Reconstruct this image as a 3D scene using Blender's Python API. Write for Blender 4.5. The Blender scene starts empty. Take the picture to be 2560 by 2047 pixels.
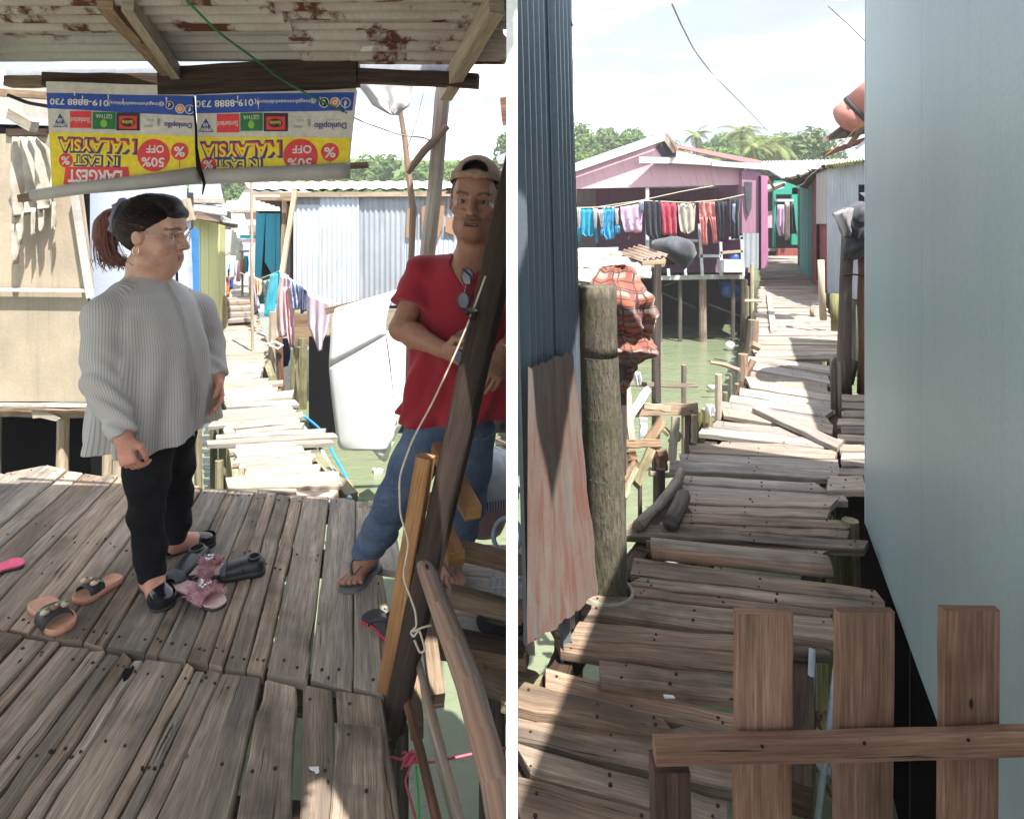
import bpy, bmesh, math, random
import numpy as np
from mathutils import Vector, Matrix, noise as mnoise

random.seed(7)
rnd = random.uniform
scene = bpy.context.scene
COL = scene.collection
PI = math.pi

# ------------------------------------------------------------------ camera, sky, sun, exposure
CAM_H = 1.45          # eye height above the decks
FPX = 1603.0          # focal length in photo pixels (photo is 2560 wide)
CX, HY = 1280.0, 558.0
cam_d = bpy.data.cameras.new('camera')
cam = bpy.data.objects.new('camera', cam_d)
COL.objects.link(cam)
cam.location = (0, 0, CAM_H)
cam.rotation_euler = (PI / 2, 0, 0)
cam_d.sensor_width = 36.0
cam_d.lens = 36.0 * FPX / 2560.0
cam_d.shift_y = (HY - 2047 / 2) / 2560.0
cam_d.clip_start = 0.05
cam_d.clip_end = 2000
scene.camera = cam

SA, SB = 0.285, 0.40                       # how far shadows fall to the left and away per metre of height
sun_to = Vector((SA, -SB, 1.0)).normalized()   # towards the sun
sun_el = math.asin(sun_to.z)
sun_az = math.atan2(sun_to.x, sun_to.y)
sun_d = bpy.data.lights.new('sun', 'SUN')
sun_d.energy = 2.05
sun_d.angle = math.radians(0.55)
sun_d.color = (1.0, 0.955, 0.88)
sun = bpy.data.objects.new('sun', sun_d)
COL.objects.link(sun)
sun.rotation_euler = sun_to.to_track_quat('Z', 'Y').to_euler()

world = bpy.data.worlds.new('World')
scene.world = world
world.use_nodes = True
wn, wl = world.node_tree.nodes, world.node_tree.links
bg = wn['Background']
sky = wn.new('ShaderNodeTexSky')
sky.sky_type = 'NISHITA'
sky.sun_disc = False
sky.sun_elevation = sun_el
sky.sun_rotation = sun_az
sky.air_density = 1.0
sky.dust_density = 0.6
tc = wn.new('ShaderNodeTexCoord')
mp = wn.new('ShaderNodeMapping')
mp.inputs['Scale'].default_value = (1.0, 1.0, 3.2)
wl.new(tc.outputs['Generated'], mp.inputs['Vector'])
cn = wn.new('ShaderNodeTexNoise')
cn.inputs['Scale'].default_value = 2.6
cn.inputs['Detail'].default_value = 7
cn.inputs['Roughness'].default_value = 0.55
wl.new(mp.outputs['Vector'], cn.inputs['Vector'])
cr = wn.new('ShaderNodeValToRGB')
cr.color_ramp.elements[0].position = 0.42
cr.color_ramp.elements[0].color = (0.9, 0.9, 0.9, 1)
cr.color_ramp.elements[1].position = 0.60
cr.color_ramp.elements[1].color = (1, 1, 1, 1)
wl.new(cn.outputs['Fac'], cr.inputs['Fac'])
cm = wn.new('ShaderNodeMix')
cm.data_type = 'RGBA'
wl.new(cr.outputs['Color'], cm.inputs[0])
wl.new(sky.outputs['Color'], cm.inputs[6])
c2n = wn.new('ShaderNodeTexNoise')                    # greyer undersides in the cloud sheet
c2n.inputs['Scale'].default_value = 4.2; c2n.inputs['Detail'].default_value = 6
mp2 = wn.new('ShaderNodeMapping'); mp2.inputs['Scale'].default_value = (1.0, 1.0, 4.5); mp2.inputs['Location'].default_value = (1.2, 7.7, 3)
wl.new(tc.outputs['Generated'], mp2.inputs['Vector']); wl.new(mp2.outputs['Vector'], c2n.inputs['Vector'])
c2r = wn.new('ShaderNodeValToRGB')
c2r.color_ramp.elements[0].position = 0.47; c2r.color_ramp.elements[0].color = (.80, .90, 1.06, 1)
c2r.color_ramp.elements[1].position = 0.66; c2r.color_ramp.elements[1].color = (4.1, 4.2, 4.3, 1)
wl.new(c2n.outputs['Fac'], c2r.inputs['Fac']); wl.new(c2r.outputs['Color'], cm.inputs[7])
wl.new(cm.outputs[2], bg.inputs['Color'])
bg.inputs['Strength'].default_value = 0.135

vs = scene.view_settings
vs.view_transform = 'Standard'
vs.look = 'None'
vs.exposure = 2.75
vs.gamma = 1.0
vs.use_curve_mapping = False
scene.cycles.use_denoising = True
scene.cycles.max_bounces = 7
scene.cycles.diffuse_bounces = 4
scene.cycles.glossy_bounces = 3
scene.cycles.transmission_bounces = 4
scene.cycles.sample_clamp_indirect = 6.0
scene.cycles.caustics_reflective = False
scene.cycles.caustics_refractive = False

WATER_Z = -1.3

# ------------------------------------------------------------------ measuring helpers
def P(sx, sy, d):
    """point seen at photo pixel (sx, sy) that stands d metres ahead"""
    return Vector(((sx - CX) / FPX * d, d, CAM_H - (sy - HY) / FPX * d))

def G(sx, sy, z=0.0):
    """point of the level z seen at a photo pixel"""
    d = (CAM_H - z) * FPX / (sy - HY)
    return P(sx, sy, d)

def lerp(a, b, t):
    return a + (b - a) * t

def tag(o, label=None, cat=None, group=None, kind=None):
    if label: o['label'] = label
    if cat: o['category'] = cat
    if group: o['group'] = group
    if kind: o['kind'] = kind
    return o

def thing(name, label, cat, loc, group=None, kind=None):
    o = bpy.data.objects.new(name, None)
    COL.objects.link(o)
    o.location = loc
    o.empty_display_size = 0.1
    return tag(o, label, cat, group, kind)

def wloc(o):
    v = Vector((0, 0, 0))
    while o is not None:
        v += o.location
        o = o.parent
    return v

SLABS = []
# ------------------------------------------------------------------ mesh collector (world coordinates in, local out)
class MB:
    def __init__(self):
        self.v, self.f, self.uv, self.mi = [], [], [], []
    def add(self, verts, faces, uvs=None, mi=0):
        n = len(self.v)
        self.v += [Vector(p) for p in verts]
        for k, f in enumerate(faces):
            self.f.append([i + n for i in f])
            self.uv.append(uvs[k] if uvs else [(0, 0)] * len(f))
            self.mi.append(mi)
        return self
    def build(self, name, mat, parent=None, base=None, smooth=False):
        if base is None:
            base = wloc(parent) if parent is not None else (sum(self.v, Vector()) / max(1, len(self.v)))
        base = Vector(base)
        me = bpy.data.meshes.new(name)
        me.from_pydata([p - base for p in self.v], [], self.f)
        uvl = me.uv_layers.new(name='UVMap')
        flat = [c for u in self.uv for p in u for c in p]
        uvl.data.foreach_set('uv', flat)
        for m in (mat if isinstance(mat, (list, tuple)) else [mat]):
            me.materials.append(m)
        me.polygons.foreach_set('material_index', self.mi)
        if smooth:
            me.polygons.foreach_set('use_smooth', [True] * len(me.polygons))
        me.update()
        o = bpy.data.objects.new(name, me)
        COL.objects.link(o)
        if parent is not None:
            o.parent = parent
        else:
            o.location = base
        return o
    # a bar of rectangular section between two points
    def bar(self, a, b, w, h, up=(0, 0, 1), seg=1, wob=0.0, taper=1.0, cham=0.0, mi=0, twist=0):
        a, b = Vector(a), Vector(b)
        t = (b - a); L = t.length; t.normalize()
        s = t.cross(Vector(up))
        if s.length < 1e-4: s = t.cross(Vector((0, 1, 0)))
        s.normalize(); n = s.cross(t).normalized()
        if cham > 0:
            c = cham
            prof = [(-w/2, -h/2), (w/2, -h/2), (w/2, h/2 - c), (w/2 - c, h/2), (-w/2 + c, h/2), (-w/2, h/2 - c)]
        else:
            prof = [(-w/2, -h/2), (w/2, -h/2), (w/2, h/2), (-w/2, h/2)]
        k = len(prof)
        per = [0]
        for i in range(k):
            p, q = prof[i], prof[(i + 1) % k]
            per.append(per[-1] + math.hypot(p[0] - q[0], p[1] - q[1]))
        verts, faces, uvs = [], [], []
        uo, vo = rnd(0, 20), rnd(0, 20)
        for i in range(seg + 1):
            f = i / seg
            c = lerp(a, b, f) + s * rnd(-wob, wob) + n * rnd(-wob, wob)
            sc = lerp(1.0, taper, f)
            for (x, y) in prof:
                verts.append(c + s * (x * sc + rnd(-wob, wob) * .5) + n * (y * sc + rnd(-wob, wob) * .5))
        for i in range(seg):
            for j in range(k):
                j2 = (j + 1) % k
                faces.append([i*k + j, i*k + j2, (i+1)*k + j2, (i+1)*k + j])
                u0, u1 = uo + L * i / seg, uo + L * (i + 1) / seg
                uvs.append([(u0, vo + per[j]), (u0, vo + per[j+1]), (u1, vo + per[j+1]), (u1, vo + per[j])])
        faces.append(list(range(k))[::-1]); uvs.append([(uo + p[0], vo + p[1]) for p in prof][::-1])
        faces.append([seg*k + j for j in range(k)]); uvs.append([(uo + p[0], vo + p[1]) for p in prof])
        return self.add(verts, faces, uvs, mi)
    # a round member along a polyline
    def tube(self, pts, r, n=8, wob=0.0, cap=True, mi=0, oval=1.0):
        pts = [Vector(p) for p in pts]
        m = len(pts)
        rs = r if isinstance(r, (list, tuple)) else [r] * m
        verts, faces, uvs = [], [], []
        uo, vo = rnd(0, 20), rnd(0, 20)
        ref = None; L = 0; Ls = []
        for i in range(m):
            t = (pts[min(i+1, m-1)] - pts[max(i-1, 0)]).normalized()
            if i: L += (pts[i] - pts[i-1]).length
            Ls.append(L)
            if ref is None:
                ref = t.cross(Vector((0, 0, 1)))
                if ref.length < .05: ref = t.cross(Vector((0, 1, 0)))
            s = (ref - t * ref.dot(t)).normalized(); ref = s
            q = t.cross(s)
            for j in range(n):
                a = 2 * PI * j / n
                rr = rs[i] * (1 + rnd(-wob, wob))
                verts.append(pts[i] + s * math.cos(a) * rr + q * math.sin(a) * rr * oval)
        for i in range(m - 1):
            for j in range(n):
                j2 = (j + 1) % n
                faces.append([i*n + j, i*n + j2, (i+1)*n + j2, (i+1)*n + j])
                c0, c1 = 2*PI*rs[i]*j/n, 2*PI*rs[i]*(j+1)/n
                uvs.append([(uo+Ls[i], vo+c0), (uo+Ls[i], vo+c1), (uo+Ls[i+1], vo+c1), (uo+Ls[i+1], vo+c0)])
        if cap:
            faces.append(list(range(n))[::-1]); uvs.append([(uo, vo + .01*j) for j in range(n)])
            faces.append([(m-1)*n + j for j in range(n)]); uvs.append([(uo, vo + .01*j) for j in range(n)])
        return self.add(verts, faces, uvs, mi)
    # slab standing on four top corners a-b (one end) to d-c (other end): plank
    def slab(self, a, b, c, d, th, seg=6, wob=0.004, sag=0.003, ragged=0.01, down=(0, 0, -1), mi=0):
        # a,b = left end (far, near); d,c = right end (far, near)
        a, b, c, d = map(Vector, (a, b, c, d))
        SLABS.append((a, b, c, d))
        dn = Vector(down) * th
        verts, faces, uvs = [], [], []
        L = ((d - a).length + (c - b).length) / 2
        W = (a - b).length
        uo, vo = rnd(0, 30), rnd(0, 30)
        ch = min(0.006, th * .25)
        for i in range(seg + 1):
            f = i / seg
            far, near = lerp(a, d, f), lerp(b, c, f)
            ax = (near - far); w = ax.length; ax.normalize()
            ln = (d - a).normalized()
            e1 = ln * (rnd(-ragged, ragged) if i in (0, seg) else 0)
            e2 = ln * (rnd(-ragged, ragged) if i in (0, seg) else 0)
            z = Vector((0, 0, rnd(-sag, sag)))
            k1, k2 = (.45, .45) if rnd(0, 1) < .8 else (1.4, 1.4)
            far = far + ax * rnd(-wob, wob) * k1 + z + e1
            near = near + ax * rnd(-wob, wob) * k2 + z + e2
            upc = Vector(down) * ch
            verts += [far + upc, far + ax * ch, near - ax * ch, near + upc, near + dn, far + dn]
        k = 6
        ve = [0, ch*1.4, W - ch*1.4, W, W + th, W*2 + th, W*2 + th*2]
        for i in range(seg):
            for j in range(k):
                j2 = (j + 1) % k
                faces.append([i*k + j, (i+1)*k + j, (i+1)*k + j2, i*k + j2])
                u0, u1 = uo + L*i/seg, uo + L*(i+1)/seg
                uvs.append([(u0, vo+ve[j]), (u1, vo+ve[j]), (u1, vo+ve[j+1]), (u0, vo+ve[j+1])])
        faces.append([j for j in range(k)]); uvs.append([(uo + .01*j, vo) for j in range(k)])
        faces.append([seg*k + j for j in range(k)][::-1]); uvs.append([(uo + .01*j, vo) for j in range(k)])
        return self.add(verts, faces, uvs, mi)
    # corrugated sheet; ridges run from edge a-b to edge d-c
    def corr(self, a, b, c, d, pitch=0.076, amp=0.009, seg=3, jit=0.0, per=6, mi=0, ragged=0.0, trap=False):
        a, b, c, d = map(Vector, (a, b, c, d))
        W = ((b - a).length + (c - d).length) / 2
        L = ((d - a).length + (c - b).length) / 2
        n = max(1, round(W / pitch)) * per
        nr = (b - a).cross(d - a).normalized()
        verts, faces, uvs = [], [], []
        uo, vo = rnd(0, 30), rnd(0, 30)
        for j in range(seg + 1):
            g = j / seg
            p0, p1 = lerp(a, d, g), lerp(b, c, g)
            for i in range(n + 1):
                f = i / n
                s = math.sin(2 * PI * f * n / per)
                if trap: s = max(-1, min(1, s * 2.2))
                off = amp * s + rnd(-jit, jit)
                p = lerp(p0, p1, f) + nr * off
                if ragged and j in (0, seg):
                    p += (d - a).normalized() * (mnoise.noise(p * 9) * ragged + rnd(-ragged, ragged) * .4)
                verts.append(p)
        for j in range(seg):
            for i in range(n):
                q = j * (n + 1) + i
                faces.append([q, q + 1, q + n + 2, q + n + 1])
                uvs.append([(uo + W*i/n, vo + L*j/seg), (uo + W*(i+1)/n, vo + L*j/seg),
                            (uo + W*(i+1)/n, vo + L*(j+1)/seg), (uo + W*i/n, vo + L*(j+1)/seg)])
        return self.add(verts, faces, uvs, mi)
    # extruded polygon (points in order), thickness along vector ext
    def poly(self, pts, ext, mi=0):
        pts = [Vector(p) for p in pts]; ext = Vector(ext)
        n = len(pts)
        verts = pts + [p + ext for p in pts]
        faces = [list(range(n)), [n + i for i in range(n)][::-1]]
        e0 = (pts[1] - pts[0]).normalized()
        nn = Vector((0, 0, 0))
        for i in range(n): nn += pts[i].cross(pts[(i+1) % n])
        nn.normalize(); e1 = nn.cross(e0)
        uv = [((p - pts[0]).dot(e0), (p - pts[0]).dot(e1)) for p in pts]
        uvs = [uv, uv[::-1]]
        for i in range(n):
            j = (i + 1) % n
            faces.append([i, n + i, n + j, j])
            uvs.append([uv[i], uv[i], uv[j], uv[j]])
        return self.add(verts, faces, uvs, mi)
    def box(self, lo, hi, mi=0):
        x0, y0, z0 = lo; x1, y1, z1 = hi
        return self.poly([(x0, y0, z0), (x1, y0, z0), (x1, y0, z1), (x0, y0, z1)], (0, y1 - y0, 0), mi)
    # surface from rows of points; closed loops when wrap
    def loft(self, rows, wrap=True, cap=True, mi=0, swap=False):
        m, n = len(rows), len(rows[0])
        verts = [Vector(p) for r in rows for p in r]
        faces, uvs = [], []
        L = [0]
        for i in range(1, m): L.append(L[-1] + (Vector(rows[i][0]) - Vector(rows[i-1][0])).length)
        mid = rows[m // 2]; C = [0]
        for j in range(1, n + 1): C.append(C[-1] + (Vector(mid[j % n]) - Vector(mid[j-1])).length)
        for i in range(m - 1):
            for j in range(n if wrap else n - 1):
                j2 = (j + 1) % n
                faces.append([i*n + j, i*n + j2, (i+1)*n + j2, (i+1)*n + j])
                q = [(C[j], L[i]), (C[j+1], L[i]), (C[j+1], L[i+1]), (C[j], L[i+1])]
                uvs.append([(b, a) for a, b in q] if swap else q)
        if cap and wrap:
            faces.append(list(range(n))[::-1]); uvs.append([(C[j], 0) for j in range(n)])
            faces.append([(m-1)*n + j for j in range(n)]); uvs.append([(C[j], 0) for j in range(n)])
        return self.add(verts, faces, uvs, mi)

def nail_heads(slabs, parent, z=.0035):
    mb = MB()
    for (a, b, c, d) in slabs:
        L = (d - a).length
        if L < .2: continue
        for f in (.05 / L + rnd(0, .02), 1 - .05 / L - rnd(0, .02), .5 + rnd(-.08, .08)):
            for g in (.27, .73):
                if rnd(0, 1) < .2: continue
                p = lerp(lerp(a, d, f), lerp(b, c, f), g + rnd(-.08, .08)) + Vector((rnd(-.01, .01), rnd(-.01, .01), z))
                r = rnd(.0035, .0058)
                ring = [p + Vector((r * math.cos(t), r * math.sin(t), 0)) for t in [PI * k / 3 for k in range(6)]]
                mb.add(ring + [q + Vector((0, 0, -.012)) for q in ring], [list(range(6))] + [[k, (k+1) % 6, 6 + (k+1) % 6, 6 + k] for k in range(6)])
    tag(mb.build('nail', M['nail'], parent), None, None, None, 'stuff')

def mesh_thing(mb, name, mat, label, cat, base=None, group=None, smooth=False, kind=None):
    return tag(mb.build(name, mat, None, base, smooth), label, cat, group, kind)

# ------------------------------------------------------------------ materials
def new_mat(name):
    m = bpy.data.materials.new(name)
    m.use_nodes = True
    return m, m.node_tree.nodes, m.node_tree.links, m.node_tree.nodes['Principled BSDF']

def c4(c): return (c[0], c[1], c[2], 1)

def mixc(n, l, fac, a, b, blend='MIX'):
    x = n.new('ShaderNodeMix'); x.data_type = 'RGBA'; x.blend_type = blend
    if isinstance(fac, (int, float)): x.inputs[0].default_value = fac
    else: l.new(fac, x.inputs[0])
    for s, q in ((6, a), (7, b)):
        if isinstance(q, (tuple, list)): x.inputs[s].default_value = c4(q)
        else: l.new(q, x.inputs[s])
    return x.outputs[2]

def ntex(n, l, vec, scale, detail=4, rough=.55, stretch=None, dist=0.0):
    if stretch is not None:
        m = n.new('ShaderNodeMapping')
        m.inputs['Scale'].default_value = stretch
        l.new(vec, m.inputs['Vector']); vec = m.outputs['Vector']
    t = n.new('ShaderNodeTexNoise')
    t.inputs['Scale'].default_value = scale
    t.inputs['Detail'].default_value = detail
    t.inputs['Roughness'].default_value = rough
    t.inputs['Distortion'].default_value = dist
    l.new(vec, t.inputs['Vector'])
    return t.outputs['Fac']

def ramp(n, l, fac, p0, p1, c0=(0, 0, 0), c1=(1, 1, 1)):
    r = n.new('ShaderNodeValToRGB')
    r.color_ramp.elements[0].position = p0; r.color_ramp.elements[0].color = c4(c0)
    r.color_ramp.elements[1].position = p1; r.color_ramp.elements[1].color = c4(c1)
    l.new(fac, r.inputs['Fac'])
    return r.outputs['Color']

def bumpn(n, l, b, height, strength, dist=0.01):
    k = n.new('ShaderNodeBump')
    k.inputs['Strength'].default_value = strength
    k.inputs['Distance'].default_value = dist
    l.new(height, k.inputs['Height'])
    l.new(k.outputs['Normal'], b.inputs['Normal'])

def wood(name, c1, c2, c3=None, crack=0.66, vary=0.45, rough=.85, bump=.5, grain=1.0, nails=True, stain=(.03, .025, .02), stain_amt=.6):
    m, n, l, b = new_mat(name)
    uv = n.new('ShaderNodeUVMap').outputs['UV']
    oi = n.new('ShaderNodeObjectInfo').outputs['Random']
    off = n.new('ShaderNodeVectorMath'); off.operation = 'ADD'
    cmb = n.new('ShaderNodeCombineXYZ')
    mu = n.new('ShaderNodeMath'); mu.operation = 'MULTIPLY'; mu.inputs[1].default_value = 37.0
    l.new(oi, mu.inputs[0]); l.new(mu.outputs[0], cmb.inputs[0]); l.new(mu.outputs[0], cmb.inputs[1])
    l.new(uv, off.inputs[0]); l.new(cmb.outputs[0], off.inputs[1])
    vec = off.outputs[0]
    g = ntex(n, l, vec, 1.0, 7, .65, (2.2*grain, 46*grain, 1), .25)
    g2 = ntex(n, l, vec, 1.0, 3, .5, (1.0, 9, 1), .4)
    fine = ntex(n, l, vec, 1.0, 3, .6, (9*grain, 210*grain, 1))
    big = ntex(n, l, vec, 2.3, 4, .6)
    col = mixc(n, l, ramp(n, l, g, .39, .62), c1, c2)
    if c3: col = mixc(n, l, ramp(n, l, g2, .42, .66), col, c3)
    st = ramp(n, l, big, .52, .72)
    sm = n.new('ShaderNodeMath'); sm.operation = 'MULTIPLY'; sm.inputs[1].default_value = stain_amt
    l.new(st, sm.inputs[0])
    col = mixc(n, l, sm.outputs[0], col, stain)
    fr = ramp(n, l, fine, .36, .66, (.56, .55, .54), (1.2, 1.2, 1.2))
    col = mixc(n, l, .7, col, fr, 'MULTIPLY')
    cr1 = ntex(n, l, vec, 1.0, 4, .6, (1.6, 55, 1), .6)
    ck = ramp(n, l, cr1, crack, crack + .05)
    col = mixc(n, l, ck, col, (.018, .014, .011))
    vo = n.new('ShaderNodeTexVoronoi'); vo.inputs['Scale'].default_value = 1.0
    mv = n.new('ShaderNodeMapping'); mv.inputs['Scale'].default_value = (7, 17, 1); l.new(vec, mv.inputs['Vector']); l.new(mv.outputs['Vector'], vo.inputs['Vector'])
    sp = ramp(n, l, vo.outputs['Distance'], .055, .10, (1, 1, 1), (0, 0, 0))
    gate = ramp(n, l, big, .47, .52)
    if nails: col = mixc(n, l, mixc(n, l, 1.0, sp, gate, 'MULTIPLY'), col, (.012, .009, .008))
    fx = n.new('ShaderNodeMath'); fx.operation = 'MULTIPLY'; fx.inputs[1].default_value = 13.7; l.new(oi, fx.inputs[0])
    fy = n.new('ShaderNodeMath'); fy.operation = 'FRACT'; l.new(fx.outputs[0], fy.inputs[0])
    col = mixc(n, l, 1.0, col, ramp(n, l, fy.outputs[0], .1, .9, (1.08, .99, .90), (.95, .98, 1.0)), 'MULTIPLY')
    # individual tone of each piece
    rv = n.new('ShaderNodeMapRange')
    rv.inputs[3].default_value = 1 - vary; rv.inputs[4].default_value = 1 + vary * .55
    l.new(oi, rv.inputs[0])
    vcol = n.new('ShaderNodeCombineColor')
    for i in range(3): l.new(rv.outputs[0], vcol.inputs[i])
    col = mixc(n, l, 1.0, col, vcol.outputs[0], 'MULTIPLY')
    l.new(col, b.inputs['Base Color'])
    b.inputs['Roughness'].default_value = rough
    b.inputs['Specular IOR Level'].default_value = .3
    hm = mixc(n, l, ck, g, (0, 0, 0))
    bumpn(n, l, b, hm, bump, .012)
    return m

def paint(name, c1, c2=None, rough=.7, scale=1.6, wear=None, wear_at=.62, streak=True, bump=.15, metallic=0.0, vary=0.0, coord='UV', fine_dirt=.25, wst=(1.6, 1, 1), wsoft=.06):
    """painted or plain surface with patches, streaks and wear"""
    m, n, l, b = new_mat(name)
    if coord == 'UV': vec = n.new('ShaderNodeUVMap').outputs['UV']
    else: vec = n.new('ShaderNodeTexCoord').outputs['Object']
    big = ntex(n, l, vec, scale, 6, .6)
    c2 = c2 or tuple(x * .78 for x in c1)
    col = mixc(n, l, ramp(n, l, big, .38, .66), c1, c2)
    if streak:
        sk_ = .55 if streak is True else streak * .55
        s = ntex(n, l, vec, 1.0, 5, .6, (14, 1.1, 1) if coord == 'UV' else (9, 9, .8))
        col = mixc(n, l, ramp(n, l, s, .5, .8, (0, 0, 0), (sk_, sk_, sk_)), col, tuple(x * .55 for x in c2))
    if wear:
        w = ntex(n, l, vec, scale * 2.1, 8, .68, wst)
        col = mixc(n, l, ramp(n, l, w, wear_at, wear_at + wsoft), col, wear)
    f = ntex(n, l, vec, 55, 3, .6)
    col = mixc(n, l, fine_dirt, col, ramp(n, l, f, .3, .7, (.55, .55, .55), (1.15, 1.15, 1.15)), 'MULTIPLY')
    if vary:
        oi = n.new('ShaderNodeObjectInfo').outputs['Random']
        rv = n.new('ShaderNodeMapRange'); rv.inputs[3].default_value = 1 - vary; rv.inputs[4].default_value = 1 + vary
        l.new(oi, rv.inputs[0])
        vc = n.new('ShaderNodeCombineColor')
        for i in range(3): l.new(rv.outputs[0], vc.inputs[i])
        col = mixc(n, l, 1.0, col, vc.outputs[0], 'MULTIPLY')
    l.new(col, b.inputs['Base Color'])
    b.inputs['Roughness'].default_value = rough
    b.inputs['Metallic'].default_value = metallic
    b.inputs['Specular IOR Level'].default_value = .35
    if bump: bumpn(n, l, b, big if bump < .1 else f, bump, .004)
    return m

def plain(name, c, rough=.6, spec=.4, metallic=0.0):
    m, n, l, b = new_mat(name)
    vec = n.new('ShaderNodeTexCoord').outputs['Object']
    f = ntex(n, l, vec, 40, 4, .6)
    l.new(mixc(n, l, 1.0, c, ramp(n, l, f, .25, .75, (.82, .82, .82), (1.12, 1.12, 1.12)), 'MULTIPLY'), b.inputs['Base Color'])
    b.inputs['Roughness'].default_value = rough
    b.inputs['Specular IOR Level'].default_value = spec
    b.inputs['Metallic'].default_value = metallic
    return m

def cloth_mat(name, c, c2=None, scale=7, rough=.9, bump=.35):
    m, n, l, b = new_mat(name)
    vec = n.new('ShaderNodeTexCoord').outputs['Object']
    f = ntex(n, l, vec, scale, 5, .6)
    w = ntex(n, l, vec, 260, 2, .5)
    col = mixc(n, l, ramp(n, l, f, .35, .65), c, c2 or tuple(x * .8 for x in c))
    col = mixc(n, l, .5, col, ramp(n, l, w, .3, .7, (.8, .8, .8), (1.1, 1.1, 1.1)), 'MULTIPLY')
    l.new(col, b.inputs['Base Color'])
    b.inputs['Roughness'].default_value = rough
    b.inputs['Specular IOR Level'].default_value = .15
    b.inputs['Sheen Weight'].default_value = .15
    bumpn(n, l, b, f, bump, .01)
    return m

M = {}
M['deck'] = wood('deck wood', (.265, .21, .16), (.455, .38, .305), (.20, .17, .145), crack=.64, vary=.34, stain_amt=.75)
M['bleached'] = wood('sun bleached wood', (.36, .31, .26), (.52, .46, .40), (.30, .27, .24), crack=.68, vary=.28, stain_amt=.35)
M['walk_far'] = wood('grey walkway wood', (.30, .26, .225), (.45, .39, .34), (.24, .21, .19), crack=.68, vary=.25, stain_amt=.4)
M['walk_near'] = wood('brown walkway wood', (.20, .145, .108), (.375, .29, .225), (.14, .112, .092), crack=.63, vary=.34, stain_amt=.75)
M['dark_beam'] = wood('dark hardwood', (.035, .022, .016), (.085, .055, .04), None, crack=.74, vary=.2, bump=.3, stain_amt=.3)
M['post_dark'] = wood('dark brown post wood', (.030, .020, .016), (.062, .043, .034), (.022, .016, .013), crack=.75, vary=.1, bump=.25)
M['brown'] = wood('brown timber', (.245, .17, .115), (.38, .285, .20), (.17, .115, .08), crack=.72, vary=.2, bump=.3)
M['orange'] = wood('orange brown sawn timber', (.36, .18, .07), (.48, .27, .12), (.24, .12, .05), crack=.76, vary=.12, bump=.25, stain_amt=.4)
M['fence'] = wood('reddish pallet wood', (.20, .118, .085), (.30, .19, .14), (.14, .08, .06), crack=.655, vary=.14, bump=.5, stain=(.05, .022, .016), stain_amt=.75)
M['pale'] = wood('pale timber', (.42, .36, .28), (.55, .48, .39), (.35, .29, .22), crack=.72, vary=.2, bump=.25, stain_amt=.3)
M['bark'] = wood('barked pole', (.22, .19, .165), (.34, .30, .265), (.36, .22, .15), crack=.70, vary=.2, grain=.5)
M['bark_dark'] = wood('dark weathered trunk', (.10, .085, .08), (.19, .165, .15), (.08, .065, .055), crack=.68, vary=.15, grain=.5)
M['bark_red'] = wood('reddish trunk', (.17, .085, .055), (.30, .16, .10), (.11, .06, .045), crack=.68, vary=.1, grain=.5)
M['pile'] = wood('mossy pile', (.20, .18, .12), (.34, .31, .22), (.16, .17, .07), crack=.68, vary=.2, grain=.6)
M['galv'] = paint('galvanised sheet', (.44, .47, .52), (.36, .39, .44), rough=.5, metallic=.25, wear=(.30, .18, .11), wear_at=.70, bump=.05, vary=.08)
M['galv_bright'] = paint('bright galvanised sheet', (.60, .65, .74), (.50, .55, .64), rough=.5, metallic=.15, wear=(.40, .28, .18), wear_at=.72, bump=.05, vary=.06)
M['roof_under'] = paint('roof underside sheet', (.53, .525, .52), (.40, .395, .39), rough=.6, metallic=.0, scale=.8, wear=(.13, .06, .035), wear_at=.62, bump=.05, vary=.12)
M['roof_rust'] = paint('rusted roof sheet', (.54, .51, .485), (.40, .34, .31), rough=.75, metallic=.05, scale=2.0, wear=(.11, .035, .022), wear_at=.53, bump=.05)
M['blue_corr'] = paint('blue grey corrugated', (.17, .205, .245), (.13, .16, .20), rough=.36, metallic=.3, wear=(.16, .12, .10), wear_at=.76, bump=.05)
M['rust_sheet'] = paint('peeling rusty sheet', (.175, .15, .13), (.17, .105, .085), rough=.75, scale=2.2, wear=(.165, .075, .058), wear_at=.47, bump=.05, wst=(3.2, .5, 1), wsoft=.12)
M['plywood'] = paint('weathered plywood', (.43, .355, .265), (.33, .275, .21), rough=.85, scale=1.8, wear=(.25, .18, .12), wear_at=.66)
M['pale_grey'] = paint('pale grey weathered board', (.50, .48, .45), (.38, .36, .33), rough=.85, wear=(.25, .2, .15), wear_at=.70)
M['white_board'] = paint('white laminated board', (.50, .57, .68), (.45, .52, .63), rough=.45, streak=False, scale=.8)
M['white'] = plain('white paint', (.86, .86, .86), .5, .4)
M['lavender'] = paint('lavender painted timber', (.50, .53, .66), (.42, .45, .57), rough=.6, wear=(.4, .34, .28), wear_at=.72)
M['yellow'] = paint('yellow green painted boards', (.80, .79, .40), (.72, .71, .36), rough=.7, wear=(.6, .55, .36), wear_at=.72)
M['bright_blue'] = paint('bright blue paint', (.06, .26, .62), (.05, .22, .52), rough=.6)
M['blue_door'] = paint('turquoise blue planks', (.07, .54, .78), (.06, .45, .68), rough=.65, wear=(.40, .44, .40), wear_at=.66, vary=.12)
M['teal_wall'] = paint('pale blue green painted boards', (.305, .395, .40), (.265, .355, .365), rough=.42, wear=(.33, .28, .22), wear_at=.655, scale=.8, fine_dirt=.2, streak=.4, wst=(6, .7, 1), wsoft=.16)
M['pink'] = paint('pink painted boards', (.72, .44, .50), (.67, .40, .46), rough=.7, scale=.5, wear=(.4, .3, .3), wear_at=.75)
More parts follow.
